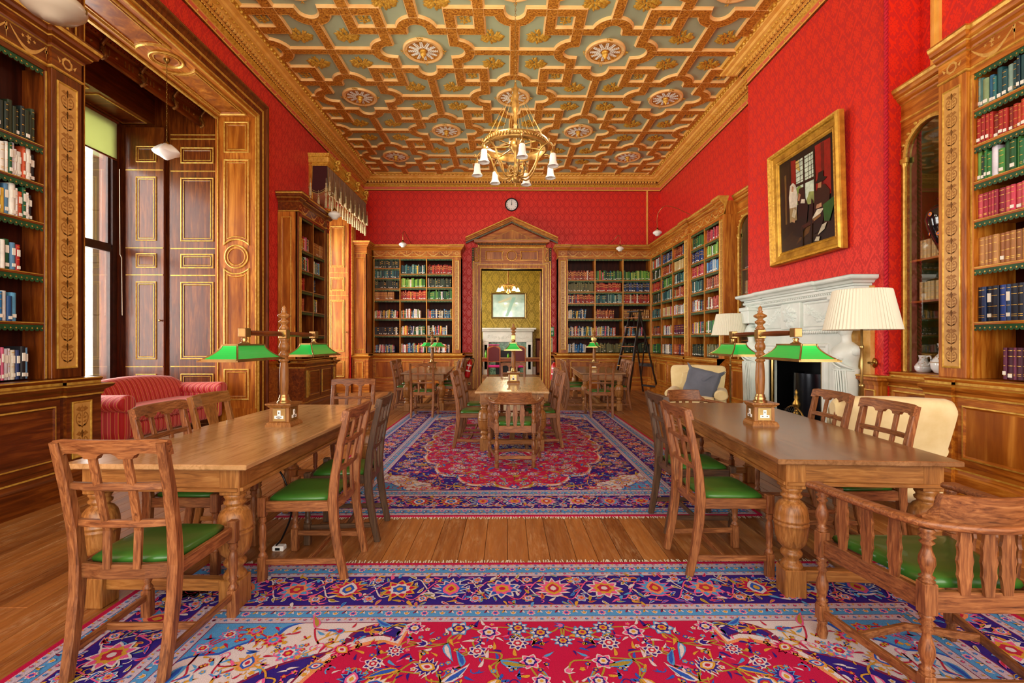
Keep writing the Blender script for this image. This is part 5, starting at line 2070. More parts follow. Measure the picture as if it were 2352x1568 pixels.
# bell handle
e = empty('bell_lever', TM(XBR, 5.36, 1.13, R(-90))); tag(e, 'brass bell lever mounted low on the red wall by the crimson cord', 'bell pull')
b = MB(); b.lathe([(.055, 0), (.06, .01), (.045, .025), (.02, .03)], 18, T=TM(rx=R(90))); b.build('rose', 'obrass', e)
b = MB(); b.tube([(0, -.03, 0), (.0, -.06, .0), (.06, -.07, 0), (.09, -.07, -.02)], [.012, .014, .012, .016], 8); b.build('lever', 'obrass', e)
# ------------------------------------------------------------------ painting
PT = empty('framed_painting', TM(XBR, 6.52, 3.34, R(-90) , R(0)) @ TM(0, -.045, 0, 0, R(1.6)))
tag(PT, 'large gilt-framed oil painting of robed figures by a leaded window, on the chimney breast', 'painting')
W2, H2 = .775, .84
b = MB()
vsweep(b, [(W2 - .19, -H2 + .19), (W2 - .19, H2 - .19), (-W2 + .19, H2 - .19), (-W2 + .19, -H2 + .19)],
       [(0, .0), (0, .02), (.02, .035), (.03, .025), (.045, .03), (.05, .04), (.11, .045), (.12, .06), (.13, .075), (.15, .10), (.17, .105), (.185, .08), (.19, .06), (.19, 0)],
       [0, 0, 1, 0, 0, 0, 1, 0, 1, 1, 0, 0, 0], True)
M['frame'] = plain('painting_frame_gold', '#cf9f38', .38, .55, c2='#9a6e1e', vs=8)
b.build('gilt_frame', ['frame', 'gorn'], PT)
w, h = W2 - .19, H2 - .19
PC = {}


def pc(hx):
    if hx not in PC:
        PC[hx] = (len(PC), plain('oil_paint_' + hx[1:], hx, .35, c2=tuple(c * .6 for c in lin(hx)[:3]), vs=12, coat=.2))
    return PC[hx][0]


b = MB()
lv = [0]


def pp(hx, pts):
    """flat painted shape; u 0..1 across from the left, v 0..1 up"""
    lv[0] += 1
    q = [(-w + 2 * w * u, -.012 - .0003 * lv[0], -h + 2 * h * v) for u, v in pts]
    ar = sum(pts[i][0] * pts[(i + 1) % len(pts)][1] - pts[(i + 1) % len(pts)][0] * pts[i][1] for i in range(len(pts)))
    if ar < 0:
        q = q[::-1]
    b.add(q, [tuple(range(len(q)))], pc(hx))


pp('#120c06', [(0, 0), (1, 0), (1, 1), (0, 1)])
pp('#2a1a0a', [(0, .12), (.25, .2), (.9, .3), (.9, .1), (.3, 0), (0, 0)])
pp('#5a3a14', [(.3, .04), (.55, .12), (.62, .22), (.5, .2)])
pp('#1f160c', [(.02, .2), (.2, .3), (.22, .95), (.02, .95)])
pp('#6a4c22', [(.1, .3), (.13, .3), (.14, .85), (.1, .85)])
pp('#8a1410', [(.24, .62), (.33, .60), (.34, .95), (.24, .97)])
pp('#9a1a12', [(.70, .45), (.95, .42), (.96, .96), (.70, .97)])
pp('#6a0f0c', [(.80, .45), (.84, .45), (.86, .96), (.80, .96)])
pp('#cfe0c8', [(.34, .46), (.68, .42), (.68, .93), (.34, .93)])
pp('#7f9a4a', [(.34, .46), (.48, .45), (.50, .58), (.40, .66), (.34, .64)])
pp('#c8b060', [(.34, .85), (.42, .80), (.40, .93), (.34, .93)])
pp('#8f9c58', [(.50, .42), (.68, .40), (.68, .52), (.58, .54)])
for k in range(5):
    pp('#3a2a1a', [(.34, .70 + k * .05), (.68, .70 + k * .05), (.68, .706 + k * .05), (.34, .706 + k * .05)])
for u in (.42, .58, .63):
    pp('#3a2a1a', [(u, .66), (u + .006, .66), (u + .006, .93), (u, .93)])
pp('#1c120a', [(.48, .40), (.51, .40), (.51, .94), (.48, .94)])
pp('#1c120a', [(.33, .655), (.69, .64), (.69, .67), (.33, .685)])
pp('#1c120a', [(.67, .38), (.70, .38), (.70, .94), (.67, .94)])
# white-veiled figure
pp('#d8cfb8', [(.20, .42), (.34, .40), (.37, .55), (.33, .68), (.28, .72), (.22, .70), (.19, .58)])
pp('#b58a68', [(.245, .63), (.285, .62), (.295, .67), (.26, .69)])
pp('#9a8458', [(.20, .30), (.34, .30), (.34, .44), (.20, .46)])
pp('#c9bd9c', [(.24, .36), (.30, .33), (.34, .40), (.28, .44)])
# seated dark figure
pp('#0d0907', [(.24, .16), (.34, .28), (.38, .44), (.36, .52), (.50, .52), (.56, .40), (.52, .20), (.40, .10)])
pp('#2a1a10', [(.36, .50), (.40, .62), (.48, .62), (.51, .52), (.44, .47)])
pp('#a87452', [(.37, .50), (.40, .49), (.43, .55), (.39, .58)])
pp('#e0d8c0', [(.42, .46), (.50, .44), (.51, .48), (.44, .50)])
pp('#b08860', [(.24, .30), (.30, .28), (.31, .31), (.26, .33)])
# figure with black hat
pp('#2c1a0c', [(.66, .30), (.92, .30), (.94, .46), (.86, .54), (.76, .55), (.68, .48)])
pp('#0a0706', [(.64, .08), (.78, .10), (.86, .32), (.66, .34)])
pp('#b07a54', [(.74, .53), (.80, .52), (.81, .58), (.76, .60)])
pp('#070505', [(.70, .585), (.74, .62), (.76, .68), (.84, .68), (.84, .62), (.90, .60), (.86, .58), (.78, .575)])
pp('#ded4b8', [(.62, .24), (.78, .27), (.84, .31), (.72, .32)])
pp('#8a6232', [(.60, .20), (.78, .24), (.78, .265), (.61, .235)])
pp('#b88a64', [(.70, .33), (.80, .33), (.80, .37), (.72, .37)])
# table with green cloth, papers
pp('#1c5a22', [(.82, .34), (1, .38), (1, .30), (.92, .16), (.84, .18)])
pp('#c8c0a4', [(.72, .06), (.84, .10), (.88, .16), (.80, .15)])
pp('#bdb598', [(.66, .01), (.74, .0), (.76, .04), (.70, .05)])
pp('#3a160c', [(.42, .17), (.66, .20), (.66, .23), (.44, .22)])
pp('#140b06', [(.58, .0), (.61, .0), (.66, .42), (.63, .46)])
pp('#140b06', [(.42, .0), (.445, .0), (.47, .2), (.44, .2)])
pb = b.build('canvas', [v[1] for v in sorted(PC.values(), key=lambda z: z[0])], PT)
# -------------------------------------------------------------- vase and jugs in the cabinet
b = MB()
b.lathe([(.07, 0), (.085, .01), (.075, .03), (.10, .10), (.165, .26), (.185, .36), (.17, .44), (.11, .50), (.07, .515), (.065, .545), (.095, .56), (.09, .575), (.05, .57), (0, .50)], 28)
vs_ = b.build('tall_vase', 'chip', None, TM(4.40, 4.74, 2.24))
tag(vs_, 'tall glossy black vase with small flower roundels in the arched cabinet', 'vase')
b = MB()
for a, z in ((PI, .40), (PI + .7, .40), (PI - .5, .22), (PI + .3, .2)):
    rr = .186 if z > .3 else .148
    b.lathe([(.022, 0), (.018, .003), (0, .004)], 10, 0, TM(rr * math.cos(a), rr * math.sin(a), z) @ Matrix.Rotation(a, 4, 'Z') @ Matrix.Rotation(R(90), 4, 'Y'), cap=False)
    b.lathe([(.010, 0.004), (0, .008)], 8, 1, TM(rr * math.cos(a), rr * math.sin(a), z) @ Matrix.Rotation(a, 4, 'Z') @ Matrix.Rotation(R(90), 4, 'Y'), cap=False)
b.build('flower_roundel', [plain('orange_enamel', '#e0802a', .3), plain('blue_enamel', '#4a6ac0', .3)], vs_)
M['china'] = plain('white_china', '#eef4f2', .18, coat=.4)
M['sprig'] = plain('painted_sprig', '#b08a3c', .3)


def jug(T, s, label):
    e = empty('china_jug', T @ Matrix.Scale(s, 4)); tag(e, label, 'jug', 'floral china jugs')
    b = MB(); b.lathe([(.06, 0), (.09, .01), (.115, .05), (.12, .10), (.095, .15), (.062, .19), (.055, .24), (.07, .29), (.064, .29), (.05, .24), (0, .2)], 24)
    b.build('body', 'china', e)
    b = MB(); b.tube(bez([(0, -.06, .26), (0, -.13, .28), (0, -.15, .20), (0, -.10, .13)], 6), .012, 8); b.build('handle', 'china', e)
    b = MB()
    rr = random.Random(5)
    for k in range(26):
        a = PI + rr.uniform(-1.3, 1.3)
        z = rr.uniform(.13, .26)
        r0 = .122 if z < .12 else .06 + .055 * max(0, (.21 - z) / .09) ** 1.2
        r0 = [.0, .0][0] or (.0985 - (z - .15) * .9 if .15 <= z <= .19 else (.113 if z < .15 else .063 + max(0, z - .24) * .15))
        L = .014
        b.lathe([(L * .5, 0), (0, .0015)], 5, 0, TM(r0 * math.cos(a), r0 * math.sin(a), z) @ Matrix.Rotation(a, 4, 'Z') @ Matrix.Rotation(R(90), 4, 'Y'), cap=False)
    b.build('painted_sprig', 'sprig', e)
    b = MB(); b.lathe([(.119, .108), (.1225, .11), (.119, .113)], 24, cap=False); b.build('rim_line', 'sprig', e)


jug(TM(4.36, 4.985, 1.046), .62, 'small white china jug painted with gold sprigs, behind glass')
jug(TM(4.38, 4.74, 1.046), 1.05, 'big white china jug with gilt sprigs and wide belly, behind glass')


# ================================================================== rugs
RC = {'crim': '#b4003f', 'navy': '#260f7c', 'blue': '#4a93cc', 'cream': '#d0c6c8', 'gold': '#c9962e', 'pink': '#d9568c', 'mid': '#1f52b4', 'plum': '#7d1240', 'olive': '#a08a2c', 'red': '#b01c3c', 'salm': '#d98a5a', 'lilac': '#7a62b4', 'lil': '#bdb0c0'}
RK = list(RC)


def rugmat(name, h):
    m, t, b_ = newmat(name)
    v = objco(t, (1, 1, 1), False)
    n1 = noise(t, v, 420, 2, .5)
    n2 = noise(t, v, 3.0, 4, .6)
    c = lin(h)
    col = ramp(t, [(.35, tuple(x * .62 for x in c[:3])), (.65, tuple(min(1, x * 1.15) for x in c[:3]))], n1)
    col2 = mixc(t, .06, col, '#a08890')
    col = mixc(t, n2, col, col2)
    t.links.new(col, b_.inputs['Base Color'])
    b_.inputs['Roughness'].default_value = .9
    b_.inputs['Specular IOR Level'].default_value = .12
    bump(t, b_, n1, .25, .003)
    return m


RMATS = [rugmat('rug_wool_' + k, RC[k]) for k in RK]
RI = {k: i for i, k in enumerate(RK)}
DZ = .00035


class Rug:
    def __init__(s, rng):
        s.b = MB()
        s.r = rng
        s.tf = [(1, 1)]

    def poly(s, pts, lv, col):
        m = RI[col]
        for fx, fy in s.tf:
            q = [(x * fx, y * fy) for x, y in pts]
            ar = sum(q[i][0] * q[(i + 1) % len(q)][1] - q[(i + 1) % len(q)][0] * q[i][1] for i in range(len(q)))
            if ar < 0:
                q = q[::-1]
            s.b.add([(x, y, .008 + lv * DZ) for x, y in q], [tuple(range(len(q)))], m)

    def lobes(s, x, y, r, n, dep, lv, col, rot=0, sx=1, pts=4):
        N = n * pts
        s.poly([(x + sx * r * (1 - dep * (.5 + .5 * math.cos(2 * PI * k / pts))) * math.cos(rot + 2 * PI * k / N), y + r * (1 - dep * (.5 + .5 * math.cos(2 * PI * k / pts))) * math.sin(rot + 2 * PI * k / N)) for k in range(N)], lv, col)

    def ribbon(s, P, w, lv, col):
        L, Rr = [], []
        for i, p in enumerate(P):
            a = Vector(P[max(i - 1, 0)][:2])
            c = Vector(P[min(i + 1, len(P) - 1)][:2])
            d = (c - a)
            if d.length < 1e-7:
                continue
            d.normalize()
            L.append((p[0] - d.y * w, p[1] + d.x * w))
            Rr.append((p[0] + d.y * w, p[1] - d.x * w))
        m = RI[col]
        n = len(L)
        for fx, fy in s.tf:
            fl = fx * fy < 0
            vs = [(x * fx, y * fy, .008 + lv * DZ) for x, y in Rr + L]
            s.b.add(vs, [((i, i + n, i + 1 + n, i + 1) if fl else (i, i + 1, i + 1 + n, i + n)) for i in range(n - 1)], m)

    def leaf(s, x, y, L, rot, bend, lv, c1, c2=None, w=.3):
        c, si = math.cos(rot), math.sin(rot)

        def P(u, v):
            v += bend * u * u * L
            return (x + (u * L) * c - v * si, y + (u * L) * si + v * c)
        up = [P(u, w * L * .5 * math.sin(PI * u ** .8)) for u in (0, .15, .35, .55, .75, .9, 1)]
        dn = [P(u, -w * L * .5 * math.sin(PI * u ** .8)) for u in (.9, .75, .55, .35, .15)]
        s.poly(up + dn, lv, c1)
        if c2:
            up = [P(u, w * L * .28 * math.sin(PI * u ** .8)) for u in (.1, .3, .55, .75, .88)]
            dn = [P(u, -w * L * .28 * math.sin(PI * u ** .8)) for u in (.75, .55, .3)]
            s.poly(up + dn, lv + .5, c2)

    def rosette(s, x, y, r, lv, cols, n=8):
        ro = s.r.random() * PI
        s.lobes(x, y, r, n, .34, lv, cols[0], ro)
        s.lobes(x, y, r * .84, n, .38, lv + 1, cols[1], ro)
        s.lobes(x, y, r * .60, n, .22, lv + 2, cols[2], ro + .3)
        s.lobes(x, y, r * .40, 6, .2, lv + 3, cols[3], ro)
        s.lobes(x, y, r * .18, 5, .1, lv + 4, cols[4], ro)

    def palmette(s, x, y, r, rot, lv, cols):
        c, si = math.cos(rot), math.sin(rot)

        def T(p, k):
            return [(x + k * (a * c - b_ * si) * r, y + k * (a * si + b_ * c) * r) for a, b_ in p]
        fan = [(-.15, -.9), (-.55, -.75), (-.35, -.55), (-.95, -.45), (-.6, -.2), (-1.15, .05), (-.65, .2), (-1.0, .6), (-.5, .55), (-.5, 1.0), (-.18, .8), (0, 1.3)]
        fan = fan + [(-a, b_) for a, b_ in fan[-2::-1]]
        s.poly(T(fan, 1), lv, cols[0])
        s.poly(T(fan, .84), lv + 1, cols[1])
        core = [(0, -.7), (.42, -.35), (.5, .1), (.28, .5), (0, .8), (-.28, .5), (-.5, .1), (-.42, -.35)]
        s.poly(T(core, 1), lv + 2, cols[2])
        s.poly(T(core, .68), lv + 3, cols[3])
        s.poly(T(core, .36), lv + 4, cols[4])

    def tulip(s, x, y, r, rot, lv, c1, c2):
        c, si = math.cos(rot), math.sin(rot)
        sh = [(0, -.6), (.5, -.3), (.75, .6), (.3, .25), (0, .9), (-.3, .25), (-.75, .6), (-.5, -.3)]
        for k, cc, l in ((1, c1, 0), (.66, c2, 1)):
            s.poly([(x + k * (a * c - b_ * si) * r, y + k * (a * si + b_ * c) * r) for a, b_ in sh], lv + l, cc)


def pip(pt, poly):
    x, y = pt
    ins = False
    j = len(poly) - 1
    for i in range(len(poly)):
        xi, yi = poly[i]
        xj, yj = poly[j]
        if (yi > y) != (yj > y) and x < (xj - xi) * (y - yi) / (yj - yi) + xi:
            ins = not ins
        j = i
    return ins


def make_rug(name, W, L, a, bb, seed, T, label, fine=1.0, group=None):
    g = Rug(random.Random(seed))
    rg = g.r
    hw, hl = W / 2, L / 2
    root = empty(name, T)
    tag(root, label, 'rug', group)
    # body
    g.b.box(-hw, hw, -hl, hl, 0, .008, 0, RI['crim'])
    rect = lambda i, lv, col: g.poly([(-hw + i, -hl + i), (hw - i, -hl + i), (hw - i, hl - i), (-hw + i, hl - i)], lv, col)
    sc = fine
    st = [(.016, 'lil'), (.058, 'plum'), (.062, 'blue'), (.118, 'plum'), (.122, 'lil'), (.160, 'plum'), (.166, 'navy'), (.462, 'plum'), (.468, 'lil'), (.514, 'plum'), (.518, 'blue'), (.572, 'plum'), (.576, 'lil'), (.618, 'plum'), (.625, 'navy')]
    for k, (i, c) in enumerate(st):
        rect(i * sc, k + 1, c)
    lv0 = 17
    # guard stripes: little hearts and flowers, all four sides
    def side(i0, i1, step, fn):
        ic = (i0 + i1) / 2 * sc
        for (Ls, horiz) in ((W, True), (L, False)):
            half = Ls / 2 - ic
            n = max(2, int(2 * half / step))
            for k in range(n + 1):
                t = -half + 2 * half * k / n
                for s in (-1, 1):
                    if horiz:
                        fn(t, s * (hl - ic), k, 0 if s > 0 else PI)
                    else:
                        fn(s * (hw - ic), t, k, -PI / 2 if s > 0 else PI / 2)
    hearts = lambda x, y, k, r: (g.tulip(x, y, .013, r + (PI if k % 2 else 0), lv0, ('plum', 'mid')[k % 2], ('pink', 'blue')[k % 2]),
                                 g.leaf(x + .024 * math.cos(r), y + .024 * math.sin(r), .018, r + 1.0, 0, lv0, ('salm', 'gold')[k % 2], w=.5))
    for i0, i1 in ((.016, .058), (.122, .16), (.468, .514), (.576, .618)):
        side(i0, i1, .055, hearts)

    def bl(x, y, k, r):
        if k % 2 == 0:
            g.lobes(x, y, .024, 8, .35, lv0, 'cream', r)
            g.lobes(x, y, .018, 8, .35, lv0 + 1, 'pink', r)
            g.lobes(x, y, .009, 5, .1, lv0 + 2, 'mid', r)
        else:
            g.tulip(x, y, .022, r, lv0, 'cream', 'gold')
        dx, dy = .03 * math.cos(r), .03 * math.sin(r)
        g.leaf(x + dx, y + dy, .034, r + .7, .4, lv0, 'plum' if k % 2 else 'gold', w=.35)
        g.leaf(x - dx, y - dy, .034, r + PI - .7, -.4, lv0, 'cream', w=.35)
    for i0, i1 in ((.062, .118), (.518, .572)):
        side(i0, i1, .088, bl)
    # main border
    ic = (.166 + .462) / 2 * sc
    bw = (.462 - .166) / 2 * sc
    combos = [('cream', 'pink', 'gold', 'red', 'cream'), ('pink', 'blue', 'salm', 'red', 'gold'), ('gold', 'crim', 'cream', 'mid', 'gold'), ('cream', 'mid', 'pink', 'gold', 'crim')]
    for (Ls, horiz) in ((W, True), (L, False)):
        half = Ls / 2 - ic
        n = max(2, 2 * int(round(half / .27)))
        for s in (-1, 1):
            def XY(t, o):
                """t along, o across (outward +)"""
                return (t, s * (hl - ic + o)) if horiz else (s * (hw - ic + o), t)
            rot0 = (0 if s > 0 else PI) if horiz else (-PI / 2 if s > 0 else PI / 2)
            for k in range(n + 1):
                t = -half + 2 * half * k / n
                st_ = 2 * half / n
                x, y = XY(t, 0)
                if k % 2 == 0:
                    g.rosette(x, y, .102, lv0 + 4, combos[(k // 2) % 4], 9)
                else:
                    g.palmette(x, y, .094, rot0, lv0 + 4, combos[(k // 2 + 1) % 4])
                if k < n:
                    for o in (-1, 1):
                        pts = bez([XY(t, o * .03) + (0,), XY(t + st_ * .3, o * bw * .72) + (0,), XY(t + st_ * .5, o * bw * .15) + (0,), XY(t + st_ * .72, -o * bw * .55) + (0,), XY(t + st_, -o * .02) + (0,)], 5)
                        g.ribbon(pts, .0038, lv0 + 1, 'cream' if o > 0 else 'pink')
                        cx, cy = XY(t + st_ * .5, o * bw * .66)
                        g.rosette(cx, cy, .036, lv0 + 3, ('cream', 'blue', 'pink', 'gold', 'crim') if k % 2 else ('gold', 'pink', 'cream', 'mid', 'gold'), 6)
                        for tt, oo, ln in ((.25, .75, .06), (.75, .70, .06), (.36, .25, .06), (.64, .28, .06), (.12, .85, .05), (.88, .82, .05), (.42, .85, .05), (.6, .9, .045), (.5, .35, .05), (.3, .5, .05), (.7, .52, .05)):
                            cx, cy = XY(t + st_ * tt, o * bw * oo)
                            g.leaf(cx, cy, ln, rg.random() * 6.3, .5, lv0 + 2, rg.choice(('gold', 'cream', 'pink', 'blue')), rg.choice(('red', 'mid', 'olive', None)), .4)
    for q in range(int(900 * (W + L) / 10)):
        horiz = rg.random() < W / (W + L)
        Ls = W if horiz else L
        t = rg.uniform(-Ls / 2 + .17, Ls / 2 - .17)
        o = rg.uniform(-bw * .93, bw * .93)
        s = rg.choice((-1, 1))
        x, y = (t, s * (hl - ic + o)) if horiz else (s * (hw - ic + o), t)
        a0 = rg.random() * 6.28
        if rg.random() < .45:
            r_ = rg.uniform(.014, .03)
            n_ = 7
            P_ = [(x + r_ * (1 - k * .09) * math.cos(a0 + k * .6), y + r_ * (1 - k * .09) * math.sin(a0 + k * .6), 0) for k in range(n_)]
            g.ribbon(P_, .0028, lv0 + .5, rg.choice(('pink', 'pink', 'cream', 'salm', 'gold')))
        else:
            g.leaf(x, y, rg.uniform(.02, .05), a0, rg.choice((-.8, .8)), lv0 + .7, rg.choice(('pink', 'gold', 'blue', 'lilac', 'red', 'cream')), None, .4)
    # field
    fw, fl = hw - .625 * sc, hl - .625 * sc
    # corner spandrels
    for cxs in (-1, 1):
        for cys in (-1, 1):
            n = 30
            lx, ly = fw * .50, fl * .27
            arc = []
            for k in range(n + 1):
                th = PI / 2 * k / n
                rr = 1 - .10 * abs(math.sin(th * 6))
                arc.append((cxs * (fw - lx * math.cos(th) ** 1.5 * rr), cys * (fl - ly * math.sin(th) ** 1.5 * rr)))
            g.poly(arc + [(cxs * fw, cys * fl)], lv0, 'plum')
            q = [(cxs * fw + (x - cxs * fw) * .97, cys * fl + (y - cys * fl) * .97) for x, y in arc]
            g.poly(q + [(cxs * fw, cys * fl)], lv0 + 1, 'cream')
            q = [(cxs * fw + (x - cxs * fw) * .52, cys * fl + (y - cys * fl) * .5) for x, y in arc]
            g.poly(q + [(cxs * fw, cys * fl)], lv0 + 2, 'mid')
            q = [(cxs * fw + (x - cxs * fw) * .49, cys * fl + (y - cys * fl) * .47) for x, y in arc]
            g.poly(q + [(cxs * fw, cys * fl)], lv0 + 3, 'blue')

    def med(k_, aa, b_, nl=9, dep=.075):
        out = []
        N = 180
        for k in range(N):
            th = 2 * PI * k / N
            r_ = 1 - dep * (1 - abs(math.sin(th * nl / 2 * 2 + PI / 2 * 0)) ** .7)
            x = k_ * aa * r_ * math.copysign(abs(math.cos(th)) ** .92, math.cos(th))
            y = k_ * b_ * r_ * math.copysign(abs(math.sin(th)) ** 1.0, math.sin(th))
            out.append((max(-fw, min(fw, x)), max(-fl, min(fl, y))))
        return out
    for kk, cc, l in ((1.035, 'plum', 4), (1.028, 'cream', 5), (1.012, 'salm', 6), (1.0, 'crim', 7)):
        g.poly(med(kk, a, bb), lv0 + l, cc)
    mp_ = med(1.0, a, bb)
    # centre medallion
    for kk, cc, l in ((.40, 'cream', 8), (.385, 'navy', 9), (.2, 'cream', 10), (.185, 'crim', 11)):
        g.poly(med(kk, a, bb * .8, 8, .16), lv0 + l, cc)
    ym = bb * .8 * .40
    for s in (-1, 1):
        y0 = s * (ym + .25)
        g.tf = [(1, 1)]
        for kk, cc, l in ((1.1, 'cream', 8), (1, 'navy', 9), (.6, 'pink', 10), (.35, 'blue', 11)):
            g.poly([(kk * .16 * math.copysign(abs(math.cos(t)) ** 1.6, math.cos(t)), y0 + kk * .22 * math.copysign(abs(math.sin(t)) ** 1.4, math.sin(t))) for t in [2 * PI * k / 24 for k in range(24)]], lv0 + l, cc)
    # scattered flowers with stems; mirrored four ways
    g.tf = [(1, 1), (-1, 1), (1, -1), (-1, -1)]
    pts = []
    tries = 0
    step = .108
    while tries < 22000:
        tries += 1
        x, y = rg.uniform(.0, fw - .03), rg.uniform(.0, fl - .03)
        if x < .07:
            x = 0
        if all((x - p[0]) ** 2 + (y - p[1]) ** 2 > step * step for p in pts) and (x == 0 or x > .09):
            pts.append((x, y))
    for (x, y) in pts:
        g.tf = [(1, 1), (1, -1)] if x == 0 else [(1, 1), (-1, 1), (1, -1), (-1, -1)]
        inm = pip((x, y), mp_)
        on_corner = (not inm) and (fw - x) / (fw * .50) + (fl - y) / (fl * .27) < .72
        navy = not inm and not on_corner
        base = lv0 + (9 if inm else 4)
        if (x / a) ** 2 + (y / (bb * .8)) ** 2 < .17:
            base = lv0 + 13
        # stems to neighbours
        ns = sorted(pts, key=lambda p: (p[0] - x) ** 2 + (p[1] - y) ** 2)[1:3]
        for (u, v) in ns:
            mx, my = (x + u) / 2 + rg.uniform(-.05, .05), (y + v) / 2 + rg.uniform(-.05, .05)
            g.ribbon(bez([(x, y, 0), (max(mx, 0), my, 0), (u, v, 0)], 4), .0042, base, 'olive' if inm else ('gold' if navy else 'red'))
        t = rg.random()
        s_ = rg.uniform(.8, 1.2)
        if t < .34:
            cs = rg.choice([('cream', 'navy', 'cream', 'red', 'cream'), ('blue', 'cream', 'navy', 'gold', 'red'), ('cream', 'pink', 'navy', 'cream', 'gold')]) if inm else rg.choice([('gold', 'crim', 'pink', 'blue', 'gold'), ('cream', 'mid', 'pink', 'gold', 'red'), ('pink', 'blue', 'cream', 'crim', 'gold')])
            g.rosette(x, y, .052 * s_, base + 3, cs, rg.choice((6, 8, 9)))
        elif t < .58:
            cs = rg.choice([('cream', 'navy', 'gold', 'cream', 'red'), ('blue', 'navy', 'pink', 'cream', 'gold'), ('gold', 'cream', 'mid', 'red', 'gold')]) if inm else rg.choice([('pink', 'crim', 'gold', 'cream', 'red'), ('gold', 'salm', 'mid', 'cream', 'red')])
            g.palmette(x, y, .050 * s_, rg.choice((0, PI, 1.2, 2.2, -1.2)), base + 3, cs)
        elif t < .8:
            g.tulip(x, y, .034 * s_, rg.random() * 6.28, base + 3, rg.choice(('cream', 'blue', 'mid') if inm else ('pink', 'gold', 'blue')), rg.choice(('navy', 'gold', 'pink') if inm else ('red', 'cream', 'crim')))
        else:
            g.leaf(x, y, .12 * s_, rg.random() * 6.28, rg.choice((-.6, .6)), base + 3, rg.choice(('gold', 'cream', 'blue') if inm else ('gold', 'pink', 'blue')), rg.choice(('cream', 'mid', 'olive')), .36)
        for q in range(7):
            th = rg.random() * 6.28
            d = rg.uniform(.05, .085)
            cx, cy = x + d * math.cos(th), y + d * math.sin(th)
            if cx < 0 or cy < 0 or cx > fw - .02 or cy > fl - .02:
                continue
            cols = ('gold', 'cream', 'blue', 'mid', 'navy', 'pink') if inm else (('gold', 'pink', 'blue', 'cream', 'red') if navy else ('red', 'mid', 'gold', 'crim'))
            if rg.random() < .65:
                g.leaf(cx, cy, rg.uniform(.025, .05), th + rg.uniform(-1, 1), rg.choice((-.8, .8)), base + 2, rg.choice(cols), None, .42)
            else:
                g.lobes(cx, cy, .014, 5, .35, base + 2, rg.choice(cols), th)
                g.lobes(cx, cy, .006, 5, .1, base + 3, 'gold', th)
    g.tf = [(1, 1), (-1, 1), (1, -1), (-1, -1)]
    for q in range(int(150 * fw * fl)):
        x, y = rg.uniform(.03, fw - .03), rg.uniform(.03, fl - .03)
        inm = pip((x, y), mp_)
        onc = (not inm) and (fw - x) / (fw * .50) + (fl - y) / (fl * .27) < .72
        base = lv0 + (8.3 if inm else 3.6)
        if (x / a) ** 2 + (y / (bb * .8)) ** 2 < .17:
            base = lv0 + 12.3
        a0 = rg.random() * 6.28
        cols = ('pink', 'gold', 'mid', 'blue', 'navy', 'cream') if inm else (('red', 'mid', 'plum', 'blue', 'gold') if onc else ('pink', 'pink', 'gold', 'blue', 'lilac', 'red', 'cream'))
        if rg.random() < .4:
            r_ = rg.uniform(.014, .034)
            g.ribbon([(x + r_ * (1 - k * .09) * math.cos(a0 + k * .6), y + r_ * (1 - k * .09) * math.sin(a0 + k * .6), 0) for k in range(7)], .0028, base, rg.choice(cols))
        else:
            g.leaf(x, y, rg.uniform(.02, .055), a0, rg.choice((-.8, .8)), base + .2, rg.choice(cols), None, .4)
    g.tf = [(1, 1)]
    g.b.build('pile', RMATS, root)
    # selvedge and fringe
    b = MB()
    for s in (-1, 1):
        b.box(s * hw, s * (hw + .014), -hl, hl, 0, .0085, 0)
    for s in (-1, 1):
        b.box(-hw, hw, s * hl, s * (hl + .012), 0, .0085, 0)
    b.build('selvedge', [RMATS[RI['crim']]], root)
    b = MB()
    n = int(W / .014)
    for s in (-1, 1):
        for k in range(n):
            x = -hw + W * (k + .5) / n + rg.uniform(-.003, .003)
            L_ = rg.uniform(.03, .055)
            dx = rg.uniform(-.015, .015)
            y = s * (hl + .01)
            b.add([(x - .0035, y, .004), (x + .0035, y, .004), (x + dx + .003, y + s * L_, .003), (x + dx - .003, y + s * L_, .003)], [(0, 1, 2, 3) if s > 0 else (3, 2, 1, 0)], 0)
    b.build('fringe', ['linen'], root)['kind'] = 'stuff'
    return root


make_rug('rug', 4.55, 5.5, 1.5, 2.42, 3, TM(.25, .19, 0), 'large crimson and indigo floral rug running out of view beneath the two front tables')
make_rug('rug', 3.86, 5.70, 1.12, 2.15, 8, TM(.06, 6.60, 0), 'crimson medallion rug lying under the middle table in the centre of the room')
# ================================================================== chairs


def trapz(w0, w1, d0, d1, z):
    return [(-w0, d0, z), (w0, d0, z), (w1, d1, z), (-w1, d1, z)]


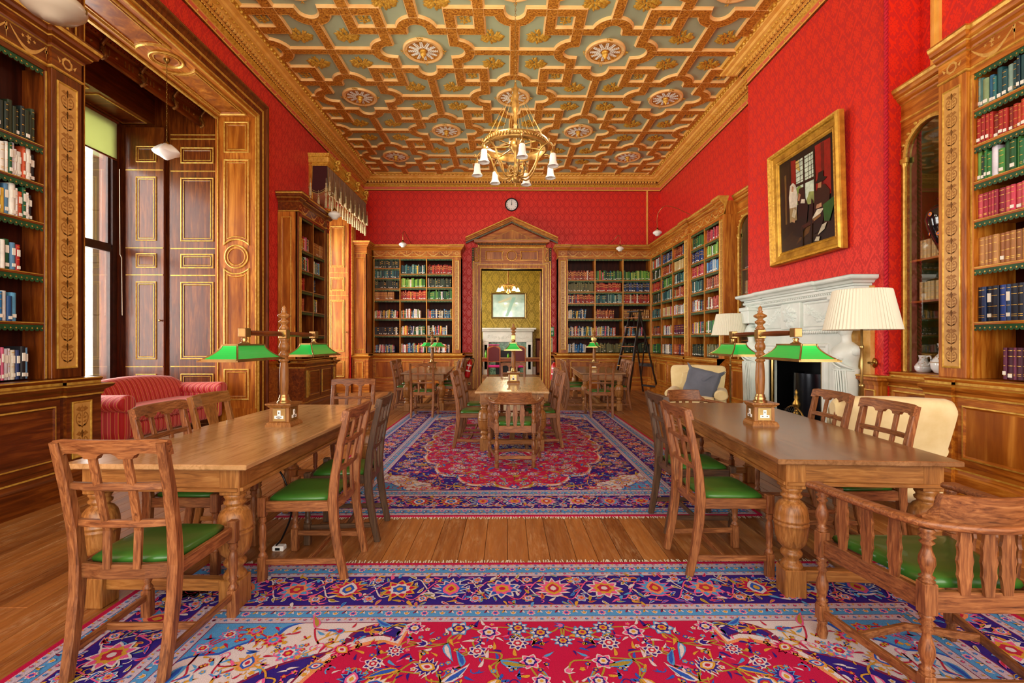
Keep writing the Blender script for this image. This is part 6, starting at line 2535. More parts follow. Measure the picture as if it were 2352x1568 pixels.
def make_chair(kind='lattice', tone='oak'):
    """front faces local -y; back at +y; origin on the floor under the seat"""
    ax = lambda a: tone + a
    root = empty('dining_chair')
    for s in (-1, 1):
        b = MB()
        b.bar([(.192 * s, .265, 0), (.195 * s, .232, .16), (.198 * s, .207, .33), (.20 * s, .20, .46), (.202 * s, .212, .60), (.205 * s, .245, .78), (.208 * s, .29, .975)],
              [.036, .039, .041, .042, .040, .038, .036], [.040, .045, .050, .052, .046, .040, .034])
        b.build('leg', ax('Z'), root)
        b = MB()
        x, y = .21 * s, -.195
        b.box(x - .022, x + .022, y - .022, y + .022, 0, .145, .004)
        b.box(x - .022, x + .022, y - .022, y + .022, .375, .485, .005)
        b.lathe([(.020, .145), (.024, .155), (.018, .165), (.013, .175), (.021, .195), (.016, .205), (.019, .24), (.021, .30), (.017, .325), (.012, .335), (.022, .35), (.018, .36), (.022, .375)], 14, 0, TM(x, y, 0))
        b.build('leg', ax('Z'), root)
        b = MB()
        b.bar([(.205 * s, -.175, .43), (.198 * s, .19, .43)], .024, .058, side=(1, 0, 0))
        b.build('seat_rail', ax('Y'), root)
        b = MB()
        b.bar([(.208 * s, -.175, .115), (.196 * s, .225, .115)], .018, .032, side=(1, 0, 0))
        b.build('stretcher', ax('Y'), root)
    b = MB(); b.bar([(-.19, -.195, .43), (.19, -.195, .43)], .024, .058, side=(0, 1, 0)); b.build('seat_rail', ax('X'), root)
    b = MB(); b.bar([(-.185, .197, .43), (-.09, .213, .43), (.09, .213, .43), (.185, .197, .43)], .022, .060, side=(0, 1, 0)); b.build('seat_rail', ax('X'), root)
    b = MB(); b.bar([(-.20, .06, .115), (.20, .06, .115)], .018, .030, side=(0, 1, 0)); b.build('stretcher', ax('X'), root)
    # seat pad
    b = MB()
    rings = []
    for z, k in ((.450, .96), (.462, .98), (.472, .965), (.481, .90), (.487, .78), (.490, .5)):
        q = []
        for u, v in [(-1, -1), (-.5, -1), (0, -1), (.5, -1), (1, -1), (1, -.5), (1, 0), (1, .5), (1, 1), (.5, 1), (0, 1), (-.5, 1), (-1, 1), (-1, .5), (-1, 0), (-1, -.5)]:
            wx = .198 - .014 * (v + 1) / 2
            yy = -.178 * (1 if v < 0 else -1) * abs(v)
            cr = .94 if abs(u) == 1 and abs(v) == 1 else 1
            q.append((u * wx * k * cr, (v * .185 + .002) * k * cr, z))
        rings.append(q)
    b.loft(rings, 0, True)
    b.build('seat', 'green_leather', root)
    # crest
    def yb(z):
        return .20 + (.012 if z < .6 else 0) + max(0, (z - .6)) * .21 - (.0 if z > .6 else 0)
    bow = lambda x: .022 * (1 - (x / .2) ** 2)
    b = MB()
    rings = []
    if kind == 'lattice':
        prof = [(-.226, .918), (-.188, .920), (-.176, .928), (-.12, .930), (-.104, .922), (-.094, .908), (-.044, .908), (-.034, .922), (-.018, .930), (.018, .930), (.034, .922), (.044, .908), (.094, .908), (.104, .922), (.12, .930), (.176, .928), (.188, .920), (.226, .918)]
    else:
        prof = [(-.22, .90), (-.1, .90), (0, .90), (.1, .90), (.22, .90)]
    for x, z0 in prof:
        top = .985 - (.006 if abs(x) > .2 else 0)
        y0, y1 = yb(z0) + bow(x), yb(.985) + bow(x)
        rings.append([(x, y0 - .013, z0), (x, y0 + .013, z0), (x, y1 + .015, top - .006), (x, y1 + .008, top), (x, y1 - .006, top), (x, y1 - .012, top - .006)])
    b.loft(rings)
    b.build('crest_rail', ax('X'), root)
    if kind == 'lattice':
        for x in (-.068, .068):
            b = MB()
            b.bar([(x * .9, .205 + bow(x), .445), (x * .93, yb(.6) + bow(x), .60), (x, yb(.78) + bow(x), .78), (x, yb(.93) + bow(x), .93)], .031, .016)
            b.build('splat', ax('Z'), root)
        for z in (.63, .79):
            b = MB()
            b.bar([(xx, yb(z) + bow(xx), z) for xx in (-.198, -.12, -.04, .04, .12, .198)], .022, .030, side=(0, 1, 0))
            b.build('back_rail', ax('X'), root)
    else:
        b = MB()
        rings = []
        for z, w in ((.445, .06), (.50, .055), (.62, .04), (.74, .045), (.82, .06), (.905, .075)):
            y = yb(z) + .015
            rings.append([(-w, y - .007, z), (w, y - .007, z), (w, y + .007, z), (-w, y + .007, z)])
        b.loft(rings)
        b.build('splat', ax('Z'), root)
    tag(root, 'x', 'chair')
    return root


PROT = {}
used = set()


def chair(x, y, rz, label, group, tone='oak', kind='lattice'):
    T = TM(x, y, 0, R(rz))
    key = (kind, tone)
    if key not in PROT:
        PROT[key] = make_chair(kind, tone)
        o = PROT[key]
        o.matrix_basis = T
        o['label'] = label
        o['group'] = group
        return o
    return dup(PROT[key], T, label, group)


def turned(b, x, y, z0, z1, r, T=None, n=14, mat=0):
    """bobbin-turned post"""
    h = z1 - z0
    P = [(.75, 0), (.95, .03), (.6, .06), (.95, .10), (.55, .14), (.7, .22), (1.0, .36), (.95, .46), (.6, .60), (.5, .68), (.9, .74), (.55, .79), (1.0, .85), (.6, .90), (.95, .95), (.75, 1)]
    b.lathe([(r * a, z0 + h * t) for a, t in P], n, mat, TM(x, y, 0) if T is None else T @ TM(x, y, 0))


def wavy_splat(w, z0, z1, t=.010):
    pts = []
    n = 14
    f = lambda k: w * (.62 + .38 * math.sin(PI * k / n) + (.16 if k in (4, 7, 10) else 0))
    R_ = [(f(k), z0 + (z1 - z0) * k / n) for k in range(n + 1)]
    return R_ + [(-x, z) for x, z in R_[::-1]]


def make_captain():
    root = empty('captain_chair')
    tag(root, 'x', 'chair')
    F = [(.29, -.235), (-.29, -.235)]
    Bk = [(.198, .225), (-.198, .225)]
    for (x, y) in F + Bk:
        b = MB()
        b.lathe([(.010, 0), (.018, .012), (.024, .04), (.016, .075), (.022, .085), (.02, .095)], 14, 0, TM(x, y, 0))
        b.box(x - .022, x + .022, y - .022, y + .022, .095, .165, .004)
        turned(b, x, y, .165, .385, .026)
        b.box(x - .024, x + .024, y - .024, y + .024, .385, .50, .004)
        turned(b, x, y, .50, .695, .027)
        b.build('post', 'oakZ', root)
    for (a, c) in ((F[0], Bk[0]), (F[1], Bk[1]), (F[0], F[1]), (Bk[0], Bk[1])):
        b = MB(); b.bar([(a[0], a[1], .43), (c[0], c[1], .43)], .026, .075, side=(Vector((0, 0, 1)).cross(Vector((c[0] - a[0], c[1] - a[1], 0)))))
        b.build('seat_rail', 'oakX' if a[1] == c[1] else 'oakY', root)
    for (a, c) in ((F[0], Bk[0]), (F[1], Bk[1]), (Bk[0], Bk[1])):
        b = MB(); b.bar([(a[0], a[1], .128), (c[0], c[1], .128)], .020, .036, side=(Vector((0, 0, 1)).cross(Vector((c[0] - a[0], c[1] - a[1], 0)))))
        b.build('stretcher', 'oakX' if a[1] == c[1] else 'oakY', root)
    b = MB()
    for s in (-1, 1):
        b.bar([(.26 * s, -.05, .13), (0, -.13, .13)], .02, .03, side=(.3, 1, 0))
    b.build('stretcher', 'oakX', root)
    b = MB()
    rings = []
    for z, k in ((.463, .97), (.478, 1.0), (.492, .98), (.502, .92), (.508, .78), (.510, .4)):
        q = []
        for u, v in [(-1, -1), (-.5, -1), (0, -1), (.5, -1), (1, -1), (1, -.5), (1, 0), (1, .5), (1, 1), (.5, 1), (0, 1), (-.5, 1), (-1, 1), (-1, .5), (-1, 0), (-1, -.5)]:
            wx = .262 - .092 * (v + 1) / 2
            q.append((u * wx * k, (v * .205 - .005) * k, z))
        rings.append(q)
    b.loft(rings, 0, True)
    b.build('seat', 'green_leather', root)
    # arm bow
    P = bez([(.31, -.27, .705), (.30, -.12, .71), (.275, .06, .715), (.215, .215, .715), (.08, .275, .715), (-.08, .275, .715), (-.215, .215, .715), (-.275, .06, .715), (-.30, -.12, .71), (-.31, -.27, .705)], 5)
    b = MB()
    rings = []
    for i, p in enumerate(P):
        d = Vector(P[min(i + 1, len(P) - 1)]) - Vector(P[max(i - 1, 0)])
        d.z = 0
        d.normalize()
        nrm = Vector((d.y, -d.x, 0))
        e = abs(i - (len(P) - 1) / 2) / ((len(P) - 1) / 2)
        w = .026 + (.012 if e > .93 else 0)
        c = Vector(p)
        rings.append([tuple(c + nrm * u * w + Vector((0, 0, v * .014))) for u, v in ((-1, -.5), (-.7, -1), (.7, -1), (1, -.5), (1, .5), (.7, 1), (-.7, 1), (-1, .5))])
    b.loft(rings, 0, True)
    b.build('arm_rail', 'oakX', root)
    # crest
    b = MB()
    rings = []
    for t, dz in [(-1.25, .085), (-1.12, .07), (-1.03, .045), (-1, .012), (-.97, 0)] + [(-.85 + 1.7 * k / 16, 0) for k in range(17)] + [(.97, 0), (1, .012), (1.03, .045), (1.12, .07), (1.25, .085)]:
        x = .175 * t
        y = .278 - .045 * t * t
        top = .828 - dz
        rings.append([(x, y - .016, .725), (x, y + .014, .725), (x * 1.02, y + .030, top - .004), (x * 1.02, y + .024, top), (x * 1.02, y + .012, top), (x * 1.02, y + .004, top - .004)])
    b.loft(rings, 0, False)
    b.build('crest_rail', 'oakX', root)
    for x in (-.075, 0, .075):
        b = MB(); b.prism(wavy_splat(.025, .46, .705), .225, .237, 0, T=TM(x * 1.0, .018 * (1 - (x / .1) ** 2) - .002, 0))
        b.build('splat', 'oakZ', root)
    for s in (-1, 1):
        for k in range(3):
            t = .25 + k * .25
            x = .29 + (.198 - .29) * t
            y = -.235 + .46 * t
            b = MB(); b.prism(wavy_splat(.025, .46, .705), -.006, .006, 0, T=TM(s * (x + .005), y, 0, s * R(101)))
            b.build('splat', 'oakZ', root)
    return root


# ================================================================== tables
def make_table(W, L, top='ttop', tone='loak'):
    """long axis y; origin floor centre"""
    root = empty('refectory_table')
    H = .755
    b = MB()
    nb = 3
    b.box(-W / 2, W / 2, -L / 2, L / 2, H - .028, H, .005)
    b.build('tabletop', top, root)
    lx, ly = W / 2 - .115, L / 2 - .10
    for s in (-1, 1):
        b = MB(); b.box(s * (lx + .035) - .014, s * (lx + .035) + .014, -ly, ly, .625, H - .028, .002)
        b.box(s * (lx + .045) - .016, s * (lx + .045) + .022, -ly - .045, ly + .045, .605, .625, .003)
        b.build('apron', tone + 'Y', root)
        b = MB(); b.box(-lx, lx, s * (ly + .035) - .014, s * (ly + .035) + .014, .625, H - .028, .002)
        b.box(-lx - .045, lx + .045, s * (ly + .045) - .016, s * (ly + .045) + .022, .605, .625, .003)
        b.build('apron', tone + 'X', root)
        for t in (-1, 1):
            x, y = s * lx, t * ly
            b = MB()
            b.box(x - .055, x + .055, y - .055, y + .055, 0, .155, .005)
            b.box(x - .052, x + .052, y - .052, y + .052, .585, H - .028, .004)
            b.lathe([(.052, .155), (.056, .165), (.050, .178), (.040, .188), (.036, .205), (.052, .222), (.055, .235), (.046, .248), (.040, .255), (.052, .268), (.068, .285), (.078, .32), (.083, .37), (.083, .385), (.086, .388), (.086, .396), (.080, .40), (.080, .407), (.086, .411), (.086, .419),
                     (.083, .423), (.082, .45), (.074, .485), (.058, .508), (.042, .518), (.040, .526), (.052, .535), (.054, .545), (.044, .553), (.046, .563), (.054, .575), (.05, .585)], 28, 0, TM(x, y, 0))
            b.build('leg', tone + 'Z', root)
        b = MB(); b.box(-lx + .05, lx - .05, s * ly - .028, s * ly + .028, .085, .145, .006); b.build('stretcher', tone + 'X', root)
    b = MB(); b.box(-.035, .035, -ly, ly, .085, .145, .006); b.build('stretcher', tone + 'Y', root)
    tag(root, 'x', 'table')
    return root


def table(cx, cy, rz, W, L, label, top='ttop', tone='loak'):
    o = make_table(W, L, top, tone)
    o.matrix_basis = TM(cx, cy, 0, R(rz))
    o['label'] = label
    return o


def lamp(cx, cy, rz, label):
    z0 = .755
    T = TM(cx, cy, z0, R(rz))
    global LP0
    if LP0 is not None:
        return dup(LP0, T, label, 'twin-shaded reading lamps')
    e = empty('reading_lamp', T)
    tag(e, label, 'lamp', 'twin-shaded reading lamps')
    b = MB()
    b.sweep([(-.072, .072), (-.072, -.072), (.072, -.072), (.072, .072), (-.072, .072)][::1], [(0, 0), (.022, 0), (.022, .012), (.012, .03), (.0, .036), (-.002, .135), (.006, .14), (.012, .15), (.022, .158), (.022, .168), (-.072, .168)], 0, T=None)
    b.build('base', 'loakZ', e)
    for k in range(4):
        a = k * PI / 2
        b = MB(); b.box(-.048, .048, -.074, -.069, .04, .132, .002)
        p = b.build('socket_plate', 'brass', e, TM(rz=a))
        b = MB()
        b.box(-.033, .033, -.077, -.073, .058, .080, .001); b.box(-.012, .012, -.077, -.073, .058, .118, .001)
        q = b.build('socket_insert', 'white', p)
        b = MB()
        for xx, zz, w_, h_ in ((0, .10, .003, .006), (-.016, .070, .005, .0025), (.016, .070, .005, .0025)):
            b.box(xx - w_, xx + w_, -.0775, -.0765, zz - h_, zz + h_)
        b.build('pin_hole', 'black', p)
    b = MB(); b.lathe([(.05, .168), (.048, .178), (.036, .186), (.04, .196), (.034, .206), (.03, .225)], 18); b.build('collar', 'brass', e)
    b = MB()
    b.lathe([(.026, .222), (.03, .26), (.033, .33), (.031, .40), (.027, .455), (.024, .462), (.033, .470), (.035, .478), (.026, .486), (.022, .494), (.032, .51), (.036, .522), (.024, .536), (.022, .545), (.034, .56), (.037, .58), (.030, .60), (.024, .612), (.03, .622), (.03, .635), (.024, .64)], 20)
    b.lathe([(.024, .70), (.034, .712), (.024, .725), (.018, .738), (.034, .752), (.038, .762), (.022, .774), (.016, .782), (.044, .798), (.046, .808), (.022, .822), (.014, .832), (.022, .838), (.010, .845), (.015, .856), (.012, .868), (.005, .874), (0, .884)], 20)
    b.build('post', 'loakZ', e)
    b = MB(); b.box(-.03, .03, -.03, .03, .638, .702, .003); b.lathe([(.022, -.045), (.022, .045)], 14, 0, TM(0, 0, .67, rx=R(90)))
    b.build('hub', 'brass', e)
    for s in (-1, 1):
        b = MB(); b.lathe([(.017, .04), (.019, .25), (.016, .44)], 12, 0, TM(0, 0, .67, rx=R(-90 * s))); b.build('arm', 'dwalY', e)
        cy_ = .50 * s
        b = MB(); b.box(-.024, .024, cy_ - .032, cy_ + .032, .643, .70, .003)
        b.lathe([(.012, .64), (.02, .632), (.014, .622), (.018, .612), (.035, .60), (.05, .595)], 14, 0, TM(0, cy_, 0))
        b.build('bracket', 'brass', e)
        # shade: curved pyramid, glass sides in a brass frame
        sd = empty('lamp_shade', TM(0, cy_, 0), e)
        zt, zb = .595, .500
        tx, ty, bx, by = .045, .15, .115, .265
        def ring(t, k=0):
            q = t ** 1.7
            hx, hy = tx + (bx - tx) * q + k, ty + (by - ty) * q + k
            return hx, hy, zt + (zb - zt) * t
        for k in range(4):
            b = MB()
            N = 8
            for i in range(N):
                h0, v0, z0_ = ring(i / N); h1, v1, z1_ = ring((i + 1) / N)
                if k % 2 == 0:
                    sg = 1 if k == 0 else -1
                    q = [(sg * h0, -v0 * .999, z0_), (sg * h0, v0 * .999, z0_), (sg * h1, v1 * .999, z1_), (sg * h1, -v1 * .999, z1_)]
                    q2 = [(x - sg * .004, y, z - .002) for x, y, z in q]
                else:
                    sg = 1 if k == 1 else -1
                    q = [(-h0 * .999, sg * v0, z0_), (h0 * .999, sg * v0, z0_), (h1 * .999, sg * v1, z1_), (-h1 * .999, sg * v1, z1_)]
                    q2 = [(x, y - sg * .004, z - .002) for x, y, z in q]
                flip = (sg > 0) == (k % 2 == 1)
                b.add(q, [(3, 2, 1, 0) if not flip else (0, 1, 2, 3)][::1], 0, True)
                b.add(q2, [(0, 1, 2, 3) if not flip else (3, 2, 1, 0)], 0, True)
            b.build('glass_panel', 'glassgreen', sd)
        b = MB()
        for sx in (-1, 1):
            for sy in (-1, 1):
                b.tube([(sx * ring(i / 8)[0], sy * ring(i / 8)[1], ring(i / 8)[2]) for i in range(9)], .0055, 6)
        def rect(hx, hy, z, w):
            b.box(-hx, hx, -hy - w, -hy + w, z - .005, z + .005); b.box(-hx, hx, hy - w, hy + w, z - .005, z + .005)
            b.box(-hx - w, -hx + w, -hy - w, hy + w, z - .005, z + .005); b.box(hx - w, hx + w, -hy - w, hy + w, z - .005, z + .005)
        rect(bx, by, zb, .006); rect(tx, ty, zt, .005)
        h, v, z = ring(.93)
        rect(h, v, z, .0035)
        b.box(-tx, tx, -ty, ty, zt - .003, zt + .004)
        b.build('shade_frame', 'brass', sd)
    LP0 = e
    return e


LP0 = None
M['brass'] = M['brass']
# tables and their chairs ---------------------------------------------------------
G1, G2, G3, G4, G5 = ['oak chairs at ' + s for s in ('the table by the red sofa', 'the table by the marble fireplace', 'the middle table', 'the far table by the extinguisher', 'the far table by the step ladder')]
table(-1.735, 3.55, -2.0, .945, 2.28, 'pale oak refectory table with bulbous legs near the red striped sofa')
table(1.955, 3.62, -4.0, .925, 2.34, 'brown oak refectory table with bulbous legs facing the marble fireplace', 'ttop2')
table(.075, 7.12, -1.0, .92, 2.45, 'pale oak refectory table standing alone in the middle of the crimson rug')
table(-1.70, 10.60, 2.5, .90, 2.42, 'oak refectory table in front of the bookcase beside the tilted extinguisher', 'ttop2')
table(1.93, 10.58, -3.0, .90, 2.42, 'oak refectory table in front of the bookcase with the step ladder', 'ttop2')
lamp(-1.645, 3.54, -2, 'twin green-shaded reading lamp on the table near the red sofa')
lamp(1.875, 3.54, -4, 'twin green-shaded reading lamp on the table facing the fireplace')
lamp(.085, 7.05, -1, 'twin green-shaded reading lamp on the middle table, seen end-on before the doorway')
lamp(-1.66, 10.55, 22, 'twin green-shaded reading lamp on the far table beside the tilted extinguisher')
lamp(1.90, 10.5, -14, 'twin green-shaded reading lamp on the far table by the step ladder')
# T1
chair(-1.57, 2.19, 180, 'weathered oak lattice-back chair, its back to us, at the end of the sofa-side table', G1)
chair(-1.20, 2.95, 90 - 180, 'oak lattice-back chair tucked into the aisle side of the sofa-side table, the nearer of two', G1)
chair(-1.17, 3.47, 90 - 176, 'dark weathered lattice-back chair on the aisle side of the sofa-side table, beyond a paler one', G1, 'dkoak')
chair(-1.90, 3.02, 90, 'oak lattice-back chair between the red sofa and the table, in front of the splat-back one', G1)
chair(-1.96, 3.62, 90, 'oak chair with one broad plain splat, against the sofa', G1, 'loak', 'splat')
chair(-1.60, 4.72, 0, 'grey-lit lattice-back chair facing us at the far end of the sofa-side table', G1)
# T2
chair(1.32, 2.97, 90, 'oak lattice-back chair on the aisle side of the fireplace-side table, the nearer of two', G2)
chair(1.40, 3.60, 90, 'oak lattice-back chair partly hidden by its neighbour on the aisle side of the fireplace-side table', G2, 'dkoak')
chair(2.20, 3.10, -90, 'oak lattice-back chair in front of the cream armchair back', G2)
chair(2.25, 3.72, -92, 'oak lattice-back chair in front of the mesh fire screen', G2)
CAP = make_captain()
CAP.matrix_basis = TM(1.725, 1.94, 0, R(180 - 2))
tag(CAP, 'low captain chair with turned posts and wavy splats at the end of the fireplace-side table', 'chair', G2)
dup(CAP, TM(1.98, 5.08, 0, R(4)), 'captain chair whose curved crest shows over the far end of the fireplace-side table', G2)
# T3
dup(CAP, TM(.08, 5.36, 0, R(180)), 'captain chair in the middle of the room, at the end of the middle table', G3)
chair(-.42, 6.28, 88, 'oak lattice-back chair on the sofa side of the middle table, nearest its captain chair', G3)
chair(-.40, 6.98, 90, 'oak lattice-back chair on the sofa side of the middle table, farther along', G3)
chair(.40 + .03, 6.28, -88, 'oak lattice-back chair on the fireplace side of the middle table, nearest its captain chair', G3)
chair(.43, 6.98, -90, 'oak lattice-back chair on the fireplace side of the middle table, farther along', G3)
chair(.10, 8.50, 0, 'oak lattice-back chair facing us across the middle table, before the doorway', G3)
# T4
chair(-1.53, 8.85, 178, 'oak lattice-back chair turned from us at the end of the table by the tilted extinguisher', G4)
chair(-2.04, 9.72, 93, 'oak chair on the window side of the extinguisher-side table, nearer its end', G4)
chair(-2.10, 10.45, 92, 'oak chair on the window side of the extinguisher-side table, nearer the bookcase', G4)
chair(-1.30, 10.0, -86, 'oak chair on the doorway side of the extinguisher-side table, nearer its end', G4)
chair(-1.30, 10.9, -84, 'oak chair on the doorway side of the extinguisher-side table, nearer the bookcase', G4)
# T5
chair(1.68, 8.80, 181, 'oak lattice-back chair turned from us at the end of the table by the step ladder', G5)
chair(1.42, 9.70, 88, 'oak chair on the doorway side of the ladder-side table, nearer its end', G5)
chair(1.46, 10.45, 88, 'oak chair on the doorway side of the ladder-side table, nearer the bookcase', G5)
chair(2.20, 9.72, -92, 'oak chair on the armchair side of the ladder-side table, nearer its end', G5)
chair(2.30, 10.6, -92, 'oak chair on the armchair side of the ladder-side table, nearer the step ladder', G5)


# ================================================================== soft furniture
def soft(b, x0, x1, y0, y1, z0, z1, r, mat=0, T=None, n=6, puff=0.0):
    """cushion-like box with rounded edges; puff bulges the faces"""
    c = ((x0 + x1) / 2, (y0 + y1) / 2, (z0 + z1) / 2)
    h = (abs(x1 - x0) / 2, abs(y1 - y0) / 2, abs(z1 - z0) / 2)
    r = min(r, *h)
    core = [q - r for q in h]
    vid = {}
    vs = []
    fs = []

    def vert(p):
        k = tuple(round(t, 5) for t in p)
        if k in vid:
            return vid[k]
        q = [max(-core[i], min(core[i], p[i] * h[i] * 1.0)) for i in range(3)]
        d = Vector([p[i] * h[i] - q[i] for i in range(3)])
        if d.length > 1e-9:
            d.normalize()
        w = [q[i] + d[i] * r for i in range(3)]
        if puff:
            m = 1
            for i in range(3):
                if abs(abs(p[i]) - 1) > 1e-6:
                    m *= (1 - p[i] ** 2)
            for i in range(3):
                if abs(abs(p[i]) - 1) < 1e-6:
                    w[i] += puff * m * (1 if p[i] > 0 else -1)
        vid[k] = len(vs)
        vs.append((c[0] + w[0], c[1] + w[1], c[2] + w[2]))
        return vid[k]
    ts = [math.sin((-1 + 2 * i / n) * PI / 2) for i in range(n + 1)]
    for a in range(3):
        o1, o2 = [(1, 2), (2, 0), (0, 1)][a]
        for sg in (-1, 1):
            for i in range(n):
                for j in range(n):
                    q = []
                    for u, v in ((i, j), (i + 1, j), (i + 1, j + 1), (i, j + 1)):
                        p = [0, 0, 0]
                        p[a] = sg
                        p[o1] = ts[u]
                        p[o2] = ts[v]
                        q.append(vert(p))
                    fs.append(q if sg > 0 else q[::-1])
    b.add(vs, fs, mat, True, T)


def armchair(T, label):
    e = empty('armchair', T)
    tag(e, label, 'armchair', 'cream armchairs by the fireplace')
    b = MB()
    soft(b, -.40, .40, -.40, .36, .14, .36, .05)
    b.build('seat_base', 'cream', e)
    b = MB(); soft(b, -.27, .27, -.44, .22, .35, .52, .06, puff=.02); b.build('seat_cushion', 'cream', e)
    for s in (-1, 1):
        b = MB()
        soft(b, s * .27, s * .43, -.40, .34, .14, .56, .05)
        rings = []
        for y, k in ((-.43, .85), (-.425, 1), (-.40, 1.05), (.1, 1.0), (.34, .95)):
            rings.append([(s * .355 + .095 * k * math.cos(t), y, .56 + .075 * k * math.sin(t)) for t in [2 * PI * j / 18 for j in range(18)]])
        b.loft(rings, 0, True)
        b.build('armrest', 'cream', e)
    b = MB()
    prof = [(.16, .36), (.19, .60), (.25, .80), (.33, .93), (.40, .97), (.47, .93), (.46, .80), (.40, .50), (.36, .16)]
    rings = []
    for x, k in ((-.42, .9), (-.40, .97), (-.36, 1.0), (0, 1.02), (.36, 1.0), (.40, .97), (.42, .9)):
        rings.append([(x, .31 + (y - .31) * k, .5 + (z - .5) * (k if z > .5 else 1)) for y, z in bez([(p[0], p[1], 0) for p in prof] , 3) for y, z in [(y, z)]] if False else [(x * (.80 + .22 * min(1, q[1] / .9)), .31 + (q[0] - .31) * k + .05 * max(0, q[1] - .5), .5 + (q[1] - .5) * (k if q[1] > .5 else 1)) for q in bez([(p[0], p[1], 0) for p in prof], 3)])
    b.loft(rings, 0, True)
    b.build('backrest', 'cream', e)
    b = MB(); soft(b, -.26, .26, .10, .28, .50, .90, .08, puff=.03, T=Matrix.Translation((0, .0, 0)) @ Matrix.Shear('XZ', 4, (0, 0)) if False else TM(0, .02, .12, 0, R(-10)) @ TM(0, 0, -.12))
    b.build('back_cushion', 'cream', e)
    for sx in (-1, 1):
        for sy in (-.34, .30):
            b = MB(); b.lathe([(.014, .02), (.02, .08), (.026, .15)], 10, 0, TM(sx * .34, sy, 0)); b.lathe([(.0, 0), (.016, .004), (.018, .02), (.012, .03)], 10, 1, TM(sx * .34, sy, 0))
            b.build('leg', ['dwalZ', 'brass'], e)
    return e


armchair(TM(3.02, 7.62, 0, R(-24)), 'cream rolled-arm armchair with a grey cushion beyond the fireplace')
armchair(TM(3.0, 3.98, 0, R(164)) @ Matrix.Diagonal((.9, 1, .98, 1)), 'cream armchair with its back to us, facing the fireplace')
cu_ = MB()
soft(cu_, -.2, .2, -.055, .055, -.2, .2, .05, puff=.035)
for i, p in enumerate(cu_.v):
    k = 1 + .25 * (abs(p[0]) / .2) ** 2 * (abs(p[2]) / .2) ** 2
    cu_.v[i] = (p[0] * k, p[1], p[2] * k)
cu_.add([(-.02, -.10, .05), (.03, -.10, .03), (.12, -.085, .15), (.09, -.09, .17)], [(0, 1, 2, 3)], 0)
tag(cu_.build('throw_cushion', 'greyf', None, TM(3.03, 7.46, .70, R(-24)) @ Matrix.Rotation(R(-22), 4, 'X') @ Matrix.Rotation(R(14), 4, 'Y')), 'grey square scatter cushion propped on the cream armchair', 'cushion')
# sofa: faces +x; local front -y
SF = empty('sofa', TM(-5.12, 6.92, 0, R(90)))
tag(SF, 'red and gold striped sofa with rolled arms standing in the window bay', 'sofa')
b = MB(); soft(b, -1.0, 1.0, -.40, .34, .14, .36, .05); b.build('seat_base', 'stripe', SF)
b = MB(); soft(b, -.88, .88, -.44, .2, .35, .50, .06, puff=.02); b.build('seat_cushion', 'stripe', SF)
for s in (-1, 1):
    b = MB()
    soft(b, s * .88, s * 1.04, -.42, .30, .14, .58, .05)
    rings = []
    for y, k in ((-.46, .8), (-.455, 1), (-.42, 1.06), (.1, 1.0), (.36, 1.0)):
        rings.append([(s * .98 + .115 * k * math.cos(t), y, .60 + .105 * k * math.sin(t)) for t in [2 * PI * j / 20 for j in range(20)]])
    b.loft(rings, 0, True)
    b.build('armrest', 'stripe', SF)
b = MB()
rings = []
for k in range(13):
    x = -.98 + 1.96 * k / 12
    zt = .80 + .07 * math.sin(PI * k / 12) - (.04 if k in (0, 12) else 0)
    prof = [(.14, .36), (.17, .6), (.22, zt - .06), (.30, zt), (.40, zt - .04), (.42, .6), (.36, .16)]
    rings.append([(x, q[0], q[1]) for q in bez([(p[0], p[1], 0) for p in prof], 3)])
b.loft(rings, 0, True)
b.build('backrest', 'stripe', SF)
for sx in (-1, 1):
    for sy in (-.36, .28):
        b = MB(); b.lathe([(.018, 0), (.03, .03), (.022, .06), (.036, .10), (.03, .15)], 12, 0, TM(sx * .92, sy, 0)); b.build('leg', 'dwalZ', SF)
# ================================================================== floor lamps
FL = empty('floor_lamp', TM(3.20, 4.30, 0))
tag(FL, 'brass floor lamp with wide pleated cream shade in front of the marble fireplace', 'lamp')
b = MB(); b.lathe([(.13, 0), (.13, .015), (.10, .03), (.03, .045), (.018, .07)], 24); b.build('base', 'brass', FL)
b = MB(); b.lathe([(.016, .06), (.016, .95), (.024, .96), (.024, .985), (.012, .99), (.012, 1.30), (.018, 1.31), (.018, 1.33), (.010, 1.34), (.010, 1.66)], 14); b.build('pole', 'brass', FL)
b = MB()
n = 120
rings = [[((r_ + (.004 if k % 2 else -.004)) * math.cos(2 * PI * k / n), (r_ + (.004 if k % 2 else -.004)) * math.sin(2 * PI * k / n), z) for k in range(n)] for r_, z in ((.302, 1.475), (.296, 1.48), (.222, 1.83), (.215, 1.835))]
b.loft(rings, 0, False, False)
b.loft([[(x * .985, y * .985, z) for x, y, z in r_] for r_ in rings[::-1]], 0, False, False)
b.build('lamp_shade', 'linen', FL)
b = MB(); b.lathe([(.03, 1.60), (.045, 1.64), (.04, 1.70), (.0, 1.74)], 14); b.tube([(-.22, 0, 1.80), (.22, 0, 1.80)], .003, 5); b.tube([(0, 0, 1.66), (0, 0, 1.84)], .005, 6); b.build('bulb_holder', 'frost', FL)
dup(FL, TM(3.76, 8.05, 0), 'brass floor lamp with pleated cream shade beside the armchair with the grey cushion')
